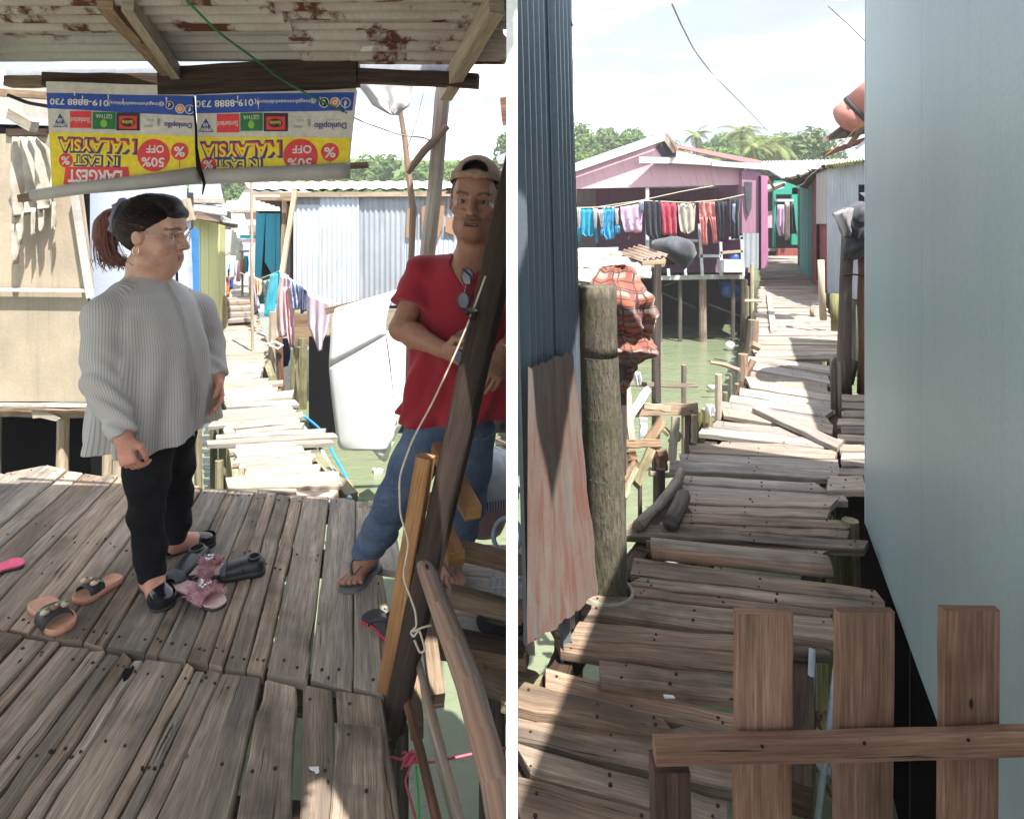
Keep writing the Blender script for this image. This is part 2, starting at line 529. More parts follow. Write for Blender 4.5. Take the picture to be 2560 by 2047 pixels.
M['purple'] = paint('purple painted boards', (.36, .19, .27), (.32, .165, .24), rough=.7, scale=.6)
M['magenta'] = paint('magenta pink boards', (.42, .17, .31), (.37, .14, .26), rough=.7)
M['red_roof'] = paint('red roof sheet', (.42, .12, .12), (.34, .09, .09), rough=.6)
M['faded_roof'] = paint('faded pinkish roof sheet', (.66, .50, .44), (.58, .36, .30), rough=.7)
M['teal'] = paint('teal painted boards', (.05, .21, .22), (.04, .17, .18), rough=.7, wear=(.2, .25, .25), wear_at=.72)
M['green'] = paint('green painted boards', (.03, .33, .24), (.03, .27, .20), rough=.7)
M['brick_red'] = paint('brick red boards', (.34, .09, .085), (.28, .075, .07), rough=.75, wear=(.45, .3, .28), wear_at=.68)
M['white_trim'] = paint('white painted trim', (.66, .67, .70), (.55, .56, .6), rough=.6, wear=(.35, .32, .3), wear_at=.70)
M['white_roof'] = paint('pale roof sheet', (.66, .66, .66), (.56, .55, .54), rough=.6, wear=(.4, .25, .2), wear_at=.72)
M['nail'] = plain('rusty nail', (.045, .025, .018), .8, .2)
M['dark'] = plain('shade black', (.010, .009, .010), .95, .05)  # near-black colour painted for shade in openings and under floors
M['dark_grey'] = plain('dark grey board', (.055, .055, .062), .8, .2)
M['black'] = plain('black rubber', (.008, .008, .009), .7, .2)
M['rope_pale'] = plain('pale rope', (.55, .48, .38), .9, .1)
M['rope_pink'] = plain('pink raffia', (.72, .13, .20), .7, .3)
M['rope_green'] = plain('green string', (.05, .55, .12), .6, .4)
M['wire_green'] = plain('green wire', (.03, .20, .08), .5, .4)
M['wire_grey'] = plain('grey cable', (.30, .28, .25), .7, .3)
M['wire_black'] = plain('black cable', (.02, .02, .02), .6, .3)
M['pvc'] = plain('pale blue pipe', (.42, .56, .66), .4, .5)
M['pvc_grey'] = plain('grey plastic pipe', (.36, .40, .46), .35, .5)
M['hose_blue'] = plain('blue hose', (.03, .30, .80), .4, .5)
M['mattress'] = cloth_mat('white foam', (.74, .74, .75), (.66, .66, .66), 3, .85, .1)
M['plastic_dirty'] = cloth_mat('dirty torn plastic', (.50, .46, .40), (.30, .25, .19), 6, .6, .4)
M['plastic_white'] = cloth_mat('torn white plastic', (.70, .70, .72), (.6, .6, .63), 5, .5, .3)
M['tarp'] = cloth_mat('dark grey tarpaulin', (.075, .08, .09), (.05, .055, .065), 6, .6, .5)
M['tarp_pale'] = cloth_mat('faded grey tarpaulin', (.30, .28, .30), (.22, .21, .23), 8, .7, .5)
M['tank'] = paint('red oxide tank', (.46, .19, .15), (.40, .16, .13), rough=.6, coord='OBJ')
M['silver'] = cloth_mat('silver quilt', (.62, .63, .66), (.45, .46, .5), 9, .35, .6)
M['basin'] = plain('dusty pink plastic', (.40, .24, .25), .45, .4)
M['barrel'] = plain('blue plastic', (.03, .10, .36), .45, .4)
# ================================================================== SETTING
# ---- water
def water_mat():
    m, n, l, b = new_mat('murky green water')
    vec = n.new('ShaderNodeTexCoord').outputs['Object']
    big = ntex(n, l, vec, .35, 4, .6)
    l.new(mixc(n, l, ramp(n, l, big, .35, .7), (.145, .174, .104), (.178, .202, .128)), b.inputs['Base Color'])
    b.inputs['Roughness'].default_value = .06
    b.inputs['IOR'].default_value = 1.33
    w1 = ntex(n, l, vec, 5.0, 5, .6, (1, 1.8, 1), .6)
    w2 = ntex(n, l, vec, 1.1, 2, .5, (1, 1.6, 1))
    ad = n.new('ShaderNodeMath'); ad.operation = 'MULTIPLY_ADD'
    ad.inputs[1].default_value = 1.5
    l.new(w2, ad.inputs[0]); l.new(w1, ad.inputs[2])
    bumpn(n, l, b, ad.outputs[0], .45, .04)
    return m
M['water'] = water_mat()
mb = MB()
mb.add([(-90, -12, WATER_Z), (90, -12, WATER_Z), (90, 50, WATER_Z), (-90, 50, WATER_Z)], [[0, 1, 2, 3]])
tag(mb.build('water', M['water'], None, (0, 0, WATER_Z)), 'murky green tidal water under the stilt village', None, None, 'structure')

# ---- land behind the village
def terrain_h(x, y):
    t = max(0.0, min(1.0, (y - 44) / 50))
    h = -2.2 + 3.2 * min(1, t * 6) + 9.5 * t * t * (3 - 2 * t)
    h *= 1.0 if x < 4 else 0.72
    h += mnoise.noise(Vector((x * .045, y * .05, 3.1))) * 2.6 * t
    return h
mb = MB()
nx, ny = 70, 26
vv, ff, uu = [], [], []
for j in range(ny + 1):
    for i in range(nx + 1):
        x = -130 + 260 * i / nx; y = 44 + 110 * (j / ny) ** 1.3
        vv.append((x, y, terrain_h(x, y) if j else -2.6))
for j in range(ny):
    for i in range(nx):
        q = j * (nx + 1) + i
        ff.append([q, q + 1, q + nx + 2, q + nx + 1]); uu.append([(vv[k][0], vv[k][1]) for k in ff[-1]])
mb.add(vv, ff, uu)
M['hill'] = paint('wooded ground', (.10, .15, .035), (.06, .10, .025), rough=.95, coord='OBJ', scale=.12, streak=False)
tag(mb.build('hill', M['hill'], None, (0, 44, 0), True), 'green wooded hill rising behind the village', None, None, 'structure')

# ---- the roofed deck on the left
deck = thing('deck', 'covered deck of weathered grey brown planks', None, G(480, 1600), None, 'structure')
def ymid(x): return 1579 + .173 * (x - 32)
far_edge = [(-300, 1120), (32, 1188), (81, 1160), (165, 1178), (229, 1182), (237, 1187), (315, 1192), (454, 1213), (564, 1221), (621, 1225), (693, 1236), (750, 1240), (808, 1243), (883, 1251), (1000, 1264)]
def edge_y(x, poly):
    for (x0, y0), (x1, y1) in zip(poly, poly[1:]):
        if x <= x1: return y0 + (y1 - y0) * (x - x0) / (x1 - x0)
    return poly[-1][1]
def seam_top(xb, vp=(900, 558)):
    yb = ymid(xb)
    lo, hi = 0.0, 1.0
    for _ in range(40):
        t = (lo + hi) / 2
        x, y = xb + (vp[0] - xb) * t, yb + (vp[1] - yb) * t
        if y > edge_y(x, far_edge): lo = t
        else: hi = t
    return x, y
seams = [-520, -430, -335, -250, -190, -110, -60, 20, 75, 140, 205, 265, 362, 395, 468, 520, 560, 615, 664, 772, 882, 962]
gap_after = {664: 9, 772: 8, 615: 5, 362: 3, 882: 5}
for i in range(len(seams) - 1):
    x0, x1 = seams[i], seams[i + 1]
    g0 = gap_after.get(x0, rnd(2.2, 5.0)) / 2; g1 = gap_after.get(x1, rnd(2.2, 5.0)) / 2
    tx0, ty0 = seam_top(x0); tx1, ty1 = seam_top(x1)
    e = rnd(-5, 5)
    zt = rnd(-.003, .004)
    b0, b1 = (x0 + g0, ymid(x0) - 3 - rnd(0, 4)), (x1 - g1, ymid(x1) - 3 - rnd(0, 4))
    mb = MB().slab(G(tx0 + g0 * .5, ty0 + e, zt), G(tx1 - g1 * .5, ty1 + e, zt), G(*b1, zt), G(*b0, zt), .034, seg=9, wob=.0035, sag=.0015, ragged=.012)
    mb.build('plank', M['deck'], deck)
near = [-330, -250, -170, -90, -30, 59, 118, 150, 224, 265, 302, 334, 361, 459, 489, 518, 555, 658, 750, 836, 958]
ngap = {658: 11, 750: 16, 836: 8, 265: 7, 224: 5, 555: 3}
def vp_near(x):
    return 1045 if x <= 555 else (lerp(1045, 786, min(1, (x - 555) / 190)))
for i in range(len(near) - 1):
    x0, x1 = near[i], near[i + 1]
    g0 = ngap.get(x0, rnd(2.5, 6)) * .5; g1 = ngap.get(x1, rnd(2.5, 6)) * .5
    def down(x, yb):
        yt = ymid(x); v = vp_near(x)
        return x + (v - x) * (yt - yb) / (yt - 558)
    yt0, yt1 = ymid(x0) + 5 + rnd(0, 9), ymid(x1) + 5 + rnd(0, 9)
    yb = 2230
    zt = rnd(-.006, .004)
    mb = MB().slab(G(x0 + g0, yt0, zt), G(x1 - g1, yt1, zt), G(down(x1, yb) - g1 * 1.6, yb, zt), G(down(x0, yb) + g0 * 1.6, yb, zt), .034, seg=9, wob=.004, sag=.0015, ragged=.012)
    mb.build('plank', M['deck'], deck)
x_ = -3.7
while x_ < -.45:                     # unseen sunlit boards added behind the camera to bounce light under the roof
    w_ = rnd(.12, .2)
    MB().slab((x_, 1.37, -.02), (x_ + w_ - .008, 1.37, -.02), (x_ + w_ - .008, -2.8, -.02), (x_, -2.8, -.02), .034, seg=4).build('plank', M['deck'], deck)
    x_ += w_
# second board laid over the last near plank
MB().slab(G(842, 1803, .018), G(957, 1815, .018), G(972, 2200, .018), G(815, 2200, .018), .03, seg=9, wob=.003).build('plank', M['deck'], deck)
# planks on the right of the deck beside the man's foot
for (a, b, c, d) in [((888, 1252), (915, 1254), (985, 1680), (946, 1672)), ((925, 1436), (958, 1440), (990, 1640), (950, 1620)), ((920, 1252), (975, 1256), (1010, 1425), (935, 1418))]:
    MB().slab(G(*a, -.004), G(*b, -.004), G(*c, -.004), G(*d, -.004), .03, seg=5).build('plank', M['bleached'], deck)
for (ya, yb_, xa, xb_) in [(1600, 1772, -250, 1010), (1215, 1290, -100, 930), (1330, 1420, -250, 950), (2020, 2090, -100, 990)]:
    MB().bar(G(xa, ya, -.09), G(xb_, yb_, -.09), .06, .10, seg=5, wob=.003).build('joist', M['dark_beam'], deck)
for (x, y) in [(60, 1215), (330, 1225), (640, 1262), (880, 1285), (930, 1760), (560, 1700), (200, 1640), (900, 2060)]:
    p = G(x, y, -.14)
    MB().tube([p, p + Vector((rnd(-.05, .05), 0, -1.6))], .055, 8, .06).build('pile', M['pile'], deck)

MB().poly([G(*q, .0045) for q in [(306, 1682), (313, 1668), (321, 1672), (332, 1661), (336, 1668), (330, 1682), (318, 1697), (308, 1702)]], (0, 0, -.03)).build('knot_hole_patch', M['dark'], deck)  # flat dark patch painted for the shade inside a hole
nail_heads(SLABS, deck)
# ---- walkway behind the deck on the left
walk_l = thing('walkway', 'narrow sunlit plank walkway running between the huts on the left', None, G(640, 1100), None, 'structure')
def z8(x, y): return (520 + x * .2668, 840 + y * .2668)
near_l = [  # left x, top, bottom, right x, top, bottom (zoomed units), raise, material
    (470, 1468, 1520, 1240, 1405, 1500, -.012, 'bleached'), (640, 1500, 1560, 1330, 1512, 1580, -.02, 'bleached'),
    (165, 1318, 1418, 1212, 1262, 1398, .012, 'bleached'),
    (495, 1428, 1462, 812, 1420, 1452, .01, 'bleached'),
    (345, 1246, 1300, 1046, 1192, 1256, .0, 'bleached'), (352, 1200, 1242, 1000, 1140, 1188, .004, 'bleached'),
    (300, 1168, 1222, 985, 1100, 1136, -.01, 'bleached'), (262, 1124, 1184, 960, 1064, 1096, .0, 'bleached'),
    (262, 1080, 1122, 900, 1020, 1080, .012, 'bleached'), (205, 1052, 1080, 880, 1000, 1022, .0, 'bleached'),
    (240, 1010, 1054, 1160, 964, 992, .008, 'bleached'),
    (0, 975, 1012, 1195, 898, 940, .022, 'bleached'), (95, 922, 956, 1098, 862, 896, .012, 'bleached'),
    (245, 880, 912, 880, 812, 850, .006, 'bleached'), (145, 872, 904, 250, 862, 896, 0, 'bleached'),
    (172, 820, 862, 868, 758, 804, .004, 'bleached'), (15, 800, 838, 892, 704, 748, .014, 'bleached'),
    (100, 752, 794, 835, 688, 712, 0, 'bleached'), (70, 694, 750, 760, 648, 690, .004, 'bleached'),
    (165, 622, 660, 825, 592, 640, .01, 'bleached'), (150, 582, 628, 815, 502, 562, .02, 'pale'),
    (120, 548, 582, 640, 508, 530, 0, 'bleached'), (120, 516, 548, 650, 476, 504, 0, 'bleached'),
    (110, 484, 514, 600, 442, 472, 0, 'bleached'), (110, 448, 482, 690, 408, 440, .012, 'bleached'),
    (110, 418, 446, 560, 392, 412, 0, 'bleached'), (110, 385, 416, 430, 376, 390, 0, 'bleached')]
for (lx, l0, l1, rx, r0, r1, zz, mk) in near_l:
    MB().slab(G(*z8(lx, l0), zz), G(*z8(lx + rnd(-8, 8), l1), zz), G(*z8(rx + rnd(-8, 8), r1), zz), G(*z8(rx, r0), zz), .03, seg=7, wob=.004, sag=.003, ragged=.02).build('plank', M[mk], walk_l)
def edge_x(y, pts):
    for (y0, x0), (y1, x1) in zip(pts, pts[1:]):
        if y >= y1: return x0 + (x1 - x0) * (y0 - y) / (y0 - y1)
    return pts[-1][1]
LE = [(945, 545), (900, 535), (860, 528), (815, 560), (750, 567), (700, 575), (660, 580)]
RE = [(945, 640), (900, 662), (860, 668), (800, 640), (750, 632), (700, 628), (660, 622)]
d = 2324 / (942 - 558)
while d < 19:
    y = 558 + 2324 / d
    st = rnd(.13, .19)
    y2 = 558 + 2324 / (d + st - .02)
    zz = rnd(-.008, .01)
    sk = rnd(-1.5, 1.5)
    MB().slab(G(edge_x(y2, LE) + rnd(-6, 4), y2 + sk, zz), G(edge_x(y, LE) + rnd(-6, 4), y + sk, zz), G(edge_x(y, RE) + rnd(-6, 9), y - sk, zz), G(edge_x(y2, RE) + rnd(-6, 9), y2 - sk, zz), .03, seg=3, wob=.006).build('plank', M['bleached'], walk_l)
    d += st
# raised steps further along
for k in range(4):
    y0 = 800 - k * 15
    MB().slab(G(567, y0 - 12, .10 + .06 * k), G(565, y0, .10 + .06 * k), G(634, y0 - 4, .10 + .06 * k), G(630, y0 - 14, .10 + .06 * k), .05, seg=3).build('plank', M['walk_far'], walk_l)
for pts in ([(600, 1245), (585, 1100), (560, 960), (572, 800), (578, 720)], [(880, 1250), (760, 1120), (700, 1010), (655, 880), (636, 760)]):
    for (p, q) in zip(pts, pts[1:]):
        MB().bar(G(*p, -.08), G(*q, -.08), .07, .08, seg=3, wob=.004).build('stringer', M['pile'], walk_l)
for (x, y, yb, r) in [(494, 1068, 1200, 10), (533, 1050, 1188, 9), (548, 1150, 1190, 10), (577, 1108, 1230, 12), (470, 1075, 1160, 8)]:
    p = G(x, y, -.1)
    d0 = p.y
    q = P(x + rnd(-4, 6), yb, d0); q.z = WATER_Z - .3
    MB().tube([p, lerp(p, q, .5) + Vector((rnd(-.03, .03), 0, 0)), q], r / FPX * d0, 8, .08).build('pile', M['pile'], walk_l)
for (x, y) in [(760, 1130), (700, 1000), (668, 905), (560, 930), (640, 850)]:
    p = G(x, y, -.1)
    MB().tube([p, p + Vector((0, 0, -1.6))], .05, 8, .08).build('pile', M['pile'], walk_l)

# ---- walkway on the right
n0_ = len(SLABS)
walk_r = thing('walkway', 'crooked grey brown plank walkway leading to the pink house on the right', None, G(1850, 1200), None, 'structure')
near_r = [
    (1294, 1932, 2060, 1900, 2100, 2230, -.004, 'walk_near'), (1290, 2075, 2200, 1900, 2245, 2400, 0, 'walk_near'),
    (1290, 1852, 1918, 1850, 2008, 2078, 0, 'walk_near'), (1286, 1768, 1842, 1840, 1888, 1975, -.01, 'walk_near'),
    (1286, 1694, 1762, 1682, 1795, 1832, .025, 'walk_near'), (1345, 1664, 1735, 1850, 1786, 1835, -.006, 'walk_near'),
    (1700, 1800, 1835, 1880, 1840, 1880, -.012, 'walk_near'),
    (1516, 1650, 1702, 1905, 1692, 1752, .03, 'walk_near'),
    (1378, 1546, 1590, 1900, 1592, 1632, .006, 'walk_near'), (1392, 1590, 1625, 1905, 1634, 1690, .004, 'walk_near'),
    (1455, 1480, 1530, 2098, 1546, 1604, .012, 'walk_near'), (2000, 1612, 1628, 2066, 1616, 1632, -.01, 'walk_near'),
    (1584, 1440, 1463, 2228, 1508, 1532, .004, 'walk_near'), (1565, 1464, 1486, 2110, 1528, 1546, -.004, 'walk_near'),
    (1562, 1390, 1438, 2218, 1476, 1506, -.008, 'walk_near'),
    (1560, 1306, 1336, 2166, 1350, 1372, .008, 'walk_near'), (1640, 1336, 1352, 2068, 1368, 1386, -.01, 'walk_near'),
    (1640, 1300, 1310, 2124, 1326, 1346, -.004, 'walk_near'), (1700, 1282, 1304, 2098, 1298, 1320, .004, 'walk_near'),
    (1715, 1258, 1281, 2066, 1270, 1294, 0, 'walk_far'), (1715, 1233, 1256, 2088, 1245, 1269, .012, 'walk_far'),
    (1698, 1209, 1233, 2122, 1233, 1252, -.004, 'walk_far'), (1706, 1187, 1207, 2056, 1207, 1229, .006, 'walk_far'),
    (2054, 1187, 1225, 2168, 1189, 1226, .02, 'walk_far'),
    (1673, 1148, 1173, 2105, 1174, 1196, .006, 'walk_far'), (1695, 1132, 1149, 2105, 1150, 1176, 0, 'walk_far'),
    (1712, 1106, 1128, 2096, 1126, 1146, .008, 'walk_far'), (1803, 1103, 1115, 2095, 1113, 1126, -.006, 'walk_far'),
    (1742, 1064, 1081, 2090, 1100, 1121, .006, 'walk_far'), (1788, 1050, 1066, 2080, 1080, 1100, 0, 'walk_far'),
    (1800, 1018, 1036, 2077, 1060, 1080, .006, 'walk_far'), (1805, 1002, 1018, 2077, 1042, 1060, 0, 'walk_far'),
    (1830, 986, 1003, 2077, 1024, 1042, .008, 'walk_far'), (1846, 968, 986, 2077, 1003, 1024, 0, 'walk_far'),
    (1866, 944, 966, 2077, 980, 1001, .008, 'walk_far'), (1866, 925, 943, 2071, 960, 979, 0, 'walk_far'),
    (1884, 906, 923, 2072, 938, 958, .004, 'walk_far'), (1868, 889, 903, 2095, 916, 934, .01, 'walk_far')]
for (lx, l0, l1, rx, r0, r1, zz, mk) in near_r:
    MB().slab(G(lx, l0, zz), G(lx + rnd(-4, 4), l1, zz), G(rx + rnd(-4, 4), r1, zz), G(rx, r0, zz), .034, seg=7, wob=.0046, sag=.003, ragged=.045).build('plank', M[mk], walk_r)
nail_heads(SLABS[n0_:], walk_r)
LE = [(900, 1890), (830, 1887), (790, 1892), (745, 1898), (700, 1906), (660, 1902), (630, 1915), (600, 1925)]
RE = [(915, 2098), (830, 2096), (790, 2070), (745, 2052), (715, 2040), (660, 2000), (630, 1995), (600, 1985)]
d = 2324 / (897 - 558)
while d < 30:
    y = 558 + 2324 / d
    st = rnd(.14, .20)
    y2 = 558 + 2324 / (d + st - .02)
    zz = rnd(-.012, .012)
    sk = rnd(-2.0, 1.0)
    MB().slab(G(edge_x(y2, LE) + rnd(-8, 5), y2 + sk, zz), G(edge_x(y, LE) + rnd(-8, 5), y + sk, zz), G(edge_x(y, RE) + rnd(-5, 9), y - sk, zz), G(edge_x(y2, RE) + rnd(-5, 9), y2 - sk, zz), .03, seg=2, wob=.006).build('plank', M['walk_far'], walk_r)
    d += st
for k in range(10):       # short planks against the blue wall
    y0 = 985 + k * 20 + (4 if k > 5 else 0)
    x0 = 2095 + rnd(-2, 12)
    zz = rnd(0, .02)
    MB().slab(G(x0, y0, zz), G(x0, y0 + rnd(13, 17), zz), G(2185, y0 + 17, zz), G(2187, y0 + 2, zz), .034, seg=3, wob=.004).build('plank', M['walk_far'], walk_r)
for pts in ([(1300, 1990), (1420, 1640), (1600, 1400), (1730, 1200), (1850, 1000), (1900, 850), (1915, 720)], [(1990, 2000), (2010, 1560), (2060, 1300), (2090, 1110), (2080, 960), (2075, 850), (2035, 730)]):
    for (p, q) in zip(pts, pts[1:]):
        MB().bar(G(*p, -.09), G(*q, -.09), .08, .09, seg=3, wob=.004).build('stringer', M['dark_beam'], walk_r)
for (x, y, r) in [(2060, 1290, .045), (2100, 1310, .05), (2125, 1300, .04), (2080, 1330, .05), (2000, 1560, .05), (1720, 1240, .05), (1760, 1080, .05), (1850, 960, .05), (1905, 800, .05), (2060, 800, .05), (2085, 1010, .05), (1350, 1720, .06), (1420, 1600, .05)]:
    p = G(x, y, -.05)
    MB().tube([p, p + Vector((rnd(-.05, .05), rnd(-.05, .05), -1.7))], r, 8, .07).build('pile', M['pile'], walk_r)
# ================================================================== LEFT SIDE: structures, then things
def rect(mb, x0, y0, x1, y1, d, th=.02, mi=0):
    return mb.poly([P(x0, y0, d), P(x1, y0, d), P(x1, y1, d), P(x0, y1, d)], (0, th, 0), mi)
def quadp(mb, pts, d, th=.02, mi=0):
    return mb.poly([P(x, y, d) for x, y in pts], (0, th, 0), mi)

def cloth(rows, d, amp=.02, th=.012, cols=16, sub=4, folds=3.0, d2=None, seed=0.0, flare=.6, mb=None, curl=0.0):
    """hanging cloth: rows of (left x, right x, y[, y right]) in photo pixels, d metres ahead; two layers with folds"""
    mb = mb or MB()
    d2 = d if d2 is None else d2
    rr = []
    n = len(rows)
    def val(k, i):
        r = rows[i]
        r = r if len(r) == 4 else (r[0], r[1], r[2], r[2])
        return r[k]
    tot = (n - 1) * sub
    for s in range(tot + 1):
        i = min(n - 2, s // sub); f = (s - i * sub) / sub
        xl, xr, yl, yr = [lerp(val(k, i), val(k, i + 1), f) for k in range(4)]
        t = s / tot
        front, back = [], []
        for c in range(cols + 1):
            u = c / cols
            x = lerp(xl, xr, u); y = lerp(yl, yr, u); dd = lerp(d, d2, u)
            ph = folds * 2 * PI * u + seed * 5
            a = amp * (1 - flare + flare * t)
            off = a * (math.sin(ph + 1.2 * math.sin(t * 2.5 + seed)) + .6 * mnoise.noise(Vector((u * 5 + seed * 7, t * 4, seed)))) - curl * t * t
            y += 2.2 * a * 40 * mnoise.noise(Vector((u * 4, seed * 3, t * 2))) * t
            p = P(x, y, dd)
            edge = th * .5 * (1 - .85 * abs(2 * u - 1) ** 6)
            front.append(p + Vector((0, off - edge, 0)))
            back.append(p + Vector((0, off + edge, 0)))
        rr.append(front + back[::-1])
    mb.loft(rr, True, True)
    return mb

# ---- added white board between the two views; its depth shades the deck
post = MB()
post.poly([(-.0087, 1.0, -1.6), (.0087, 1.0, -1.6), (.0087, 1.0, 2.1), (-.0087, 1.0, 2.1)], (0, .66, 0))
mesh_thing(post, 'added_divider', M['white'], 'tall white painted partition board seen edge on between the deck and the dark metal wall', 'partition')

# ---- deck roof
roof = thing('deck_roof', 'rusty corrugated metal roof over the wooden deck, seen from below', 'roof', (-1.5, 2.0, 2.15))
ry = [2.84, 2.30, 1.60, .95, .30]
for k in range(len(ry) - 1):
    y0, y1 = ry[k], ry[k + 1]
    z0 = 2.125 + (2.84 - y0) * .035; z1 = 2.125 + (2.84 - y1) * .035
    xs = [-4.6, -2.5, -.78, (.0, -.005, .12, .12, .12, .12)[k]]
    def ey(x): return 2.50 + .10 * min(3.5, -x) if k == 0 else y0 + .04
    def ez(x): return 1.45 + .247 * ey(x) if k == 0 else z0
    for j in range(3):
        x0, x1 = xs[j] - .05, xs[j + 1]
        dz = .012 * ((j + k) % 2)
        m_ = M['roof_rust'] if (j == 2 and k in (0, 1)) or (j == 1 and k == 1) else M['roof_under']
        MB().corr((x0, ey(x0), ez(x0) + dz), (x0, y1 - .04, z1 + dz + .012), (x1, y1 - .04, z1 + dz + .012), (x1, ey(x1), ez(x1) + dz), .076, .015, seg=22, jit=.0006, ragged=.05 if j == 2 else .0).build('roof_sheet', m_, roof, smooth=True)
RB = M['dark_beam']
def rbeam(name, a, b, w, h, m, up=(0, 0, 1)):
    return MB().bar(a, b, w, h, up, seg=6, wob=.002, cham=.004).build(name, m, roof)
rbeam('eave_beam', P(20, 205, 2.74), P(118, 205, 2.74), .05, .045, M['brown'])
rbeam('eave_beam', P(112, 200, 2.70), P(415, 203, 2.70), .04, .058, RB)
rbeam('eave_beam', P(403, 205, 2.64), P(896, 181, 2.56), .05, .115, RB)
rbeam('eave_beam', P(880, 190, 2.57), P(1196, 203, 2.50), .045, .056, M['dark_beam'])
rbeam('eave_strip', P(20, 181, 2.80), P(1150, 170, 2.56), .02, .03, M['galv'])
rbeam('rafter', P(262, 5, 2.02), P(432, 190, 2.68), .045, .05, M['brown'])
rbeam('rafter', P(318, 5, 2.0), P(447, 192, 2.66), .035, .06, M['pale'])
rbeam('rafter', P(1240, 5, 2.02), P(1113, 232, 2.66), .05, .075, M['pale'])
rbeam('rafter', P(-160, 5, 2.05), P(-60, 190, 2.7), .05, .06, M['brown'])
# hole in the sheet is edged with torn rust: a curled flap
MB().poly([P(905, 118, 2.36), P(933, 115, 2.36), P(930, 128, 2.37), P(900, 130, 2.37)], (0, .002, 0)).build('torn_flap', M['white_roof'], roof)

# ---- posts at the deck edge
mb = MB().tube([P(1108, 215, 2.95), P(1098, 330, 2.96), P(1088, 470, 2.97), P(1070, 620, 2.98), P(1045, 900, 3.0), P(1030, 1250, 3.05)], [.036, .036, .034, .036, .036, .037], 8, .04)
mesh_thing(mb, 'roof_post', wood('lichened post', (.40, .38, .34), (.56, .54, .50), (.30, .19, .16), crack=.72, vary=.0, grain=.5), 'rough pale wooden post holding up the roof behind the man in the red shirt', 'post')
mb = MB().tube([P(1018, 432, 2.93), P(1060, 378, 2.92), P(1118, 315, 2.90)], [.016, .019, .016], 7, .06)
mesh_thing(mb, 'brace', M['bark'], 'short forked stick braced diagonally against the pale roof post', 'stick')
mb = MB().tube([P(999, 275, 3.1), P(1012, 350, 3.1), P(1020, 430, 3.1), P(1033, 520, 3.1), P(1026, 700, 3.12), P(1020, 1000, 3.2)], [.013, .014, .016, .017, .016, .016], 7, .08)
mesh_thing(mb, 'thin_post', M['bark'], 'thin crooked grey pole standing left of the pale roof post', 'pole')
mb = cloth([(893, 1036, 198, 203), (893, 1030, 212, 225), (912, 1024, 236, 262), (930, 1004, 262, 276), (975, 990, 288, 289)], 2.69, .02, .006, 14, 4, 2.2, seed=1.3)
mesh_thing(mb, 'torn_plastic', M['plastic_white'], 'torn scrap of white plastic sheet hanging from the eave beam beside the banners', 'plastic sheet', smooth=True)
mb = MB().bar(P(845, 417, 2.72), P(921, 413, 2.72), .02, .026)
mesh_thing(mb, 'batten', M['brown'], 'short brown batten sticking out behind the right banner', 'batten')

# ---- banners
BANNER_Y = 2.62
def bwave(x, z): return .007 * math.sin(x * 6.3 + z * 2.0) + .004 * math.sin(x * 17 + z * 5)
def BP(sx, sy, layer=0):
    p = P(sx, sy, BANNER_Y)
    p.y += bwave(p.x, p.z) - .0012 * layer
    return p
def bpatch(mb, tl, tr, br, bl, layer, nu=24, nv=6):
    verts, faces, uvs = [], [], []
    for j in range(nv + 1):
        for i in range(nu + 1):
            u, v = i / nu, j / nv
            x = lerp(lerp(tl[0], tr[0], u), lerp(bl[0], br[0], u), v)
            y = lerp(lerp(tl[1], tr[1], u), lerp(bl[1], br[1], u), v)
            verts.append(BP(x, y, layer))
    for j in range(nv):
        for i in range(nu):
            q = j * (nu + 1) + i
            faces.append([q, q + nu + 1, q + nu + 2, q + 1]); uvs.append([(0, 0)] * 4)
    mb.add(verts, faces, uvs)
    return mb
def bdisc(mb, x, y, r, layer, n=28, ry=None):
    ry = ry or r
    verts = [BP(x, y, layer)] + [BP(x + r * math.cos(2*PI*k/n), y + ry * math.sin(2*PI*k/n), layer) for k in range(n)]
    mb.add(verts, [[0, 1 + k, 1 + (k + 1) % n] for k in range(n)])
    return mb
def glyphs(text, weight=0.0, spacing=1.0):
    cu = bpy.data.curves.new('lettering', 'FONT')
    cu.body = text; cu.size = 1.0; cu.offset = weight; cu.resolution_u = 3
    cu.space_character = spacing
    ob = bpy.data.objects.new('lettering', cu)
    COL.objects.link(ob)
    me = bpy.data.meshes.new_from_object(ob)
    vs_ = [v.co.copy() for v in me.vertices]; fs = [list(p.vertices) for p in me.polygons]
    bpy.data.objects.remove(ob); bpy.data.curves.remove(cu); bpy.data.meshes.remove(me)
    x0, x1 = min(v.x for v in vs_), max(v.x for v in vs_)
    y0, y1 = min(v.y for v in vs_), max(v.y for v in vs_)
    return [((v.x - (x0 + x1) / 2) / (x1 - x0), (v.y - (y0 + y1) / 2) / (y1 - y0)) for v in vs_], fs
def btext(mb, text, x, y, w, h, layer, weight=0.02, ang=0.0, mul=1.0, keyst=0.0):
    vs_, fs = glyphs(text, weight)
    ca, sa = math.cos(math.radians(ang)), math.sin(math.radians(ang))
    pts = []
    for (u, v) in vs_:
        hh = h * (1 + keyst * u)
        px, py = -u * w * mul, v * hh * mul               # the banner hangs upside down
        pts.append(BP(x + px * ca - py * sa, y + px * sa + py * ca, layer))
    mb.add(pts, fs)
    return mb
def pm(name, c): return plain(name, c, .45, .35)
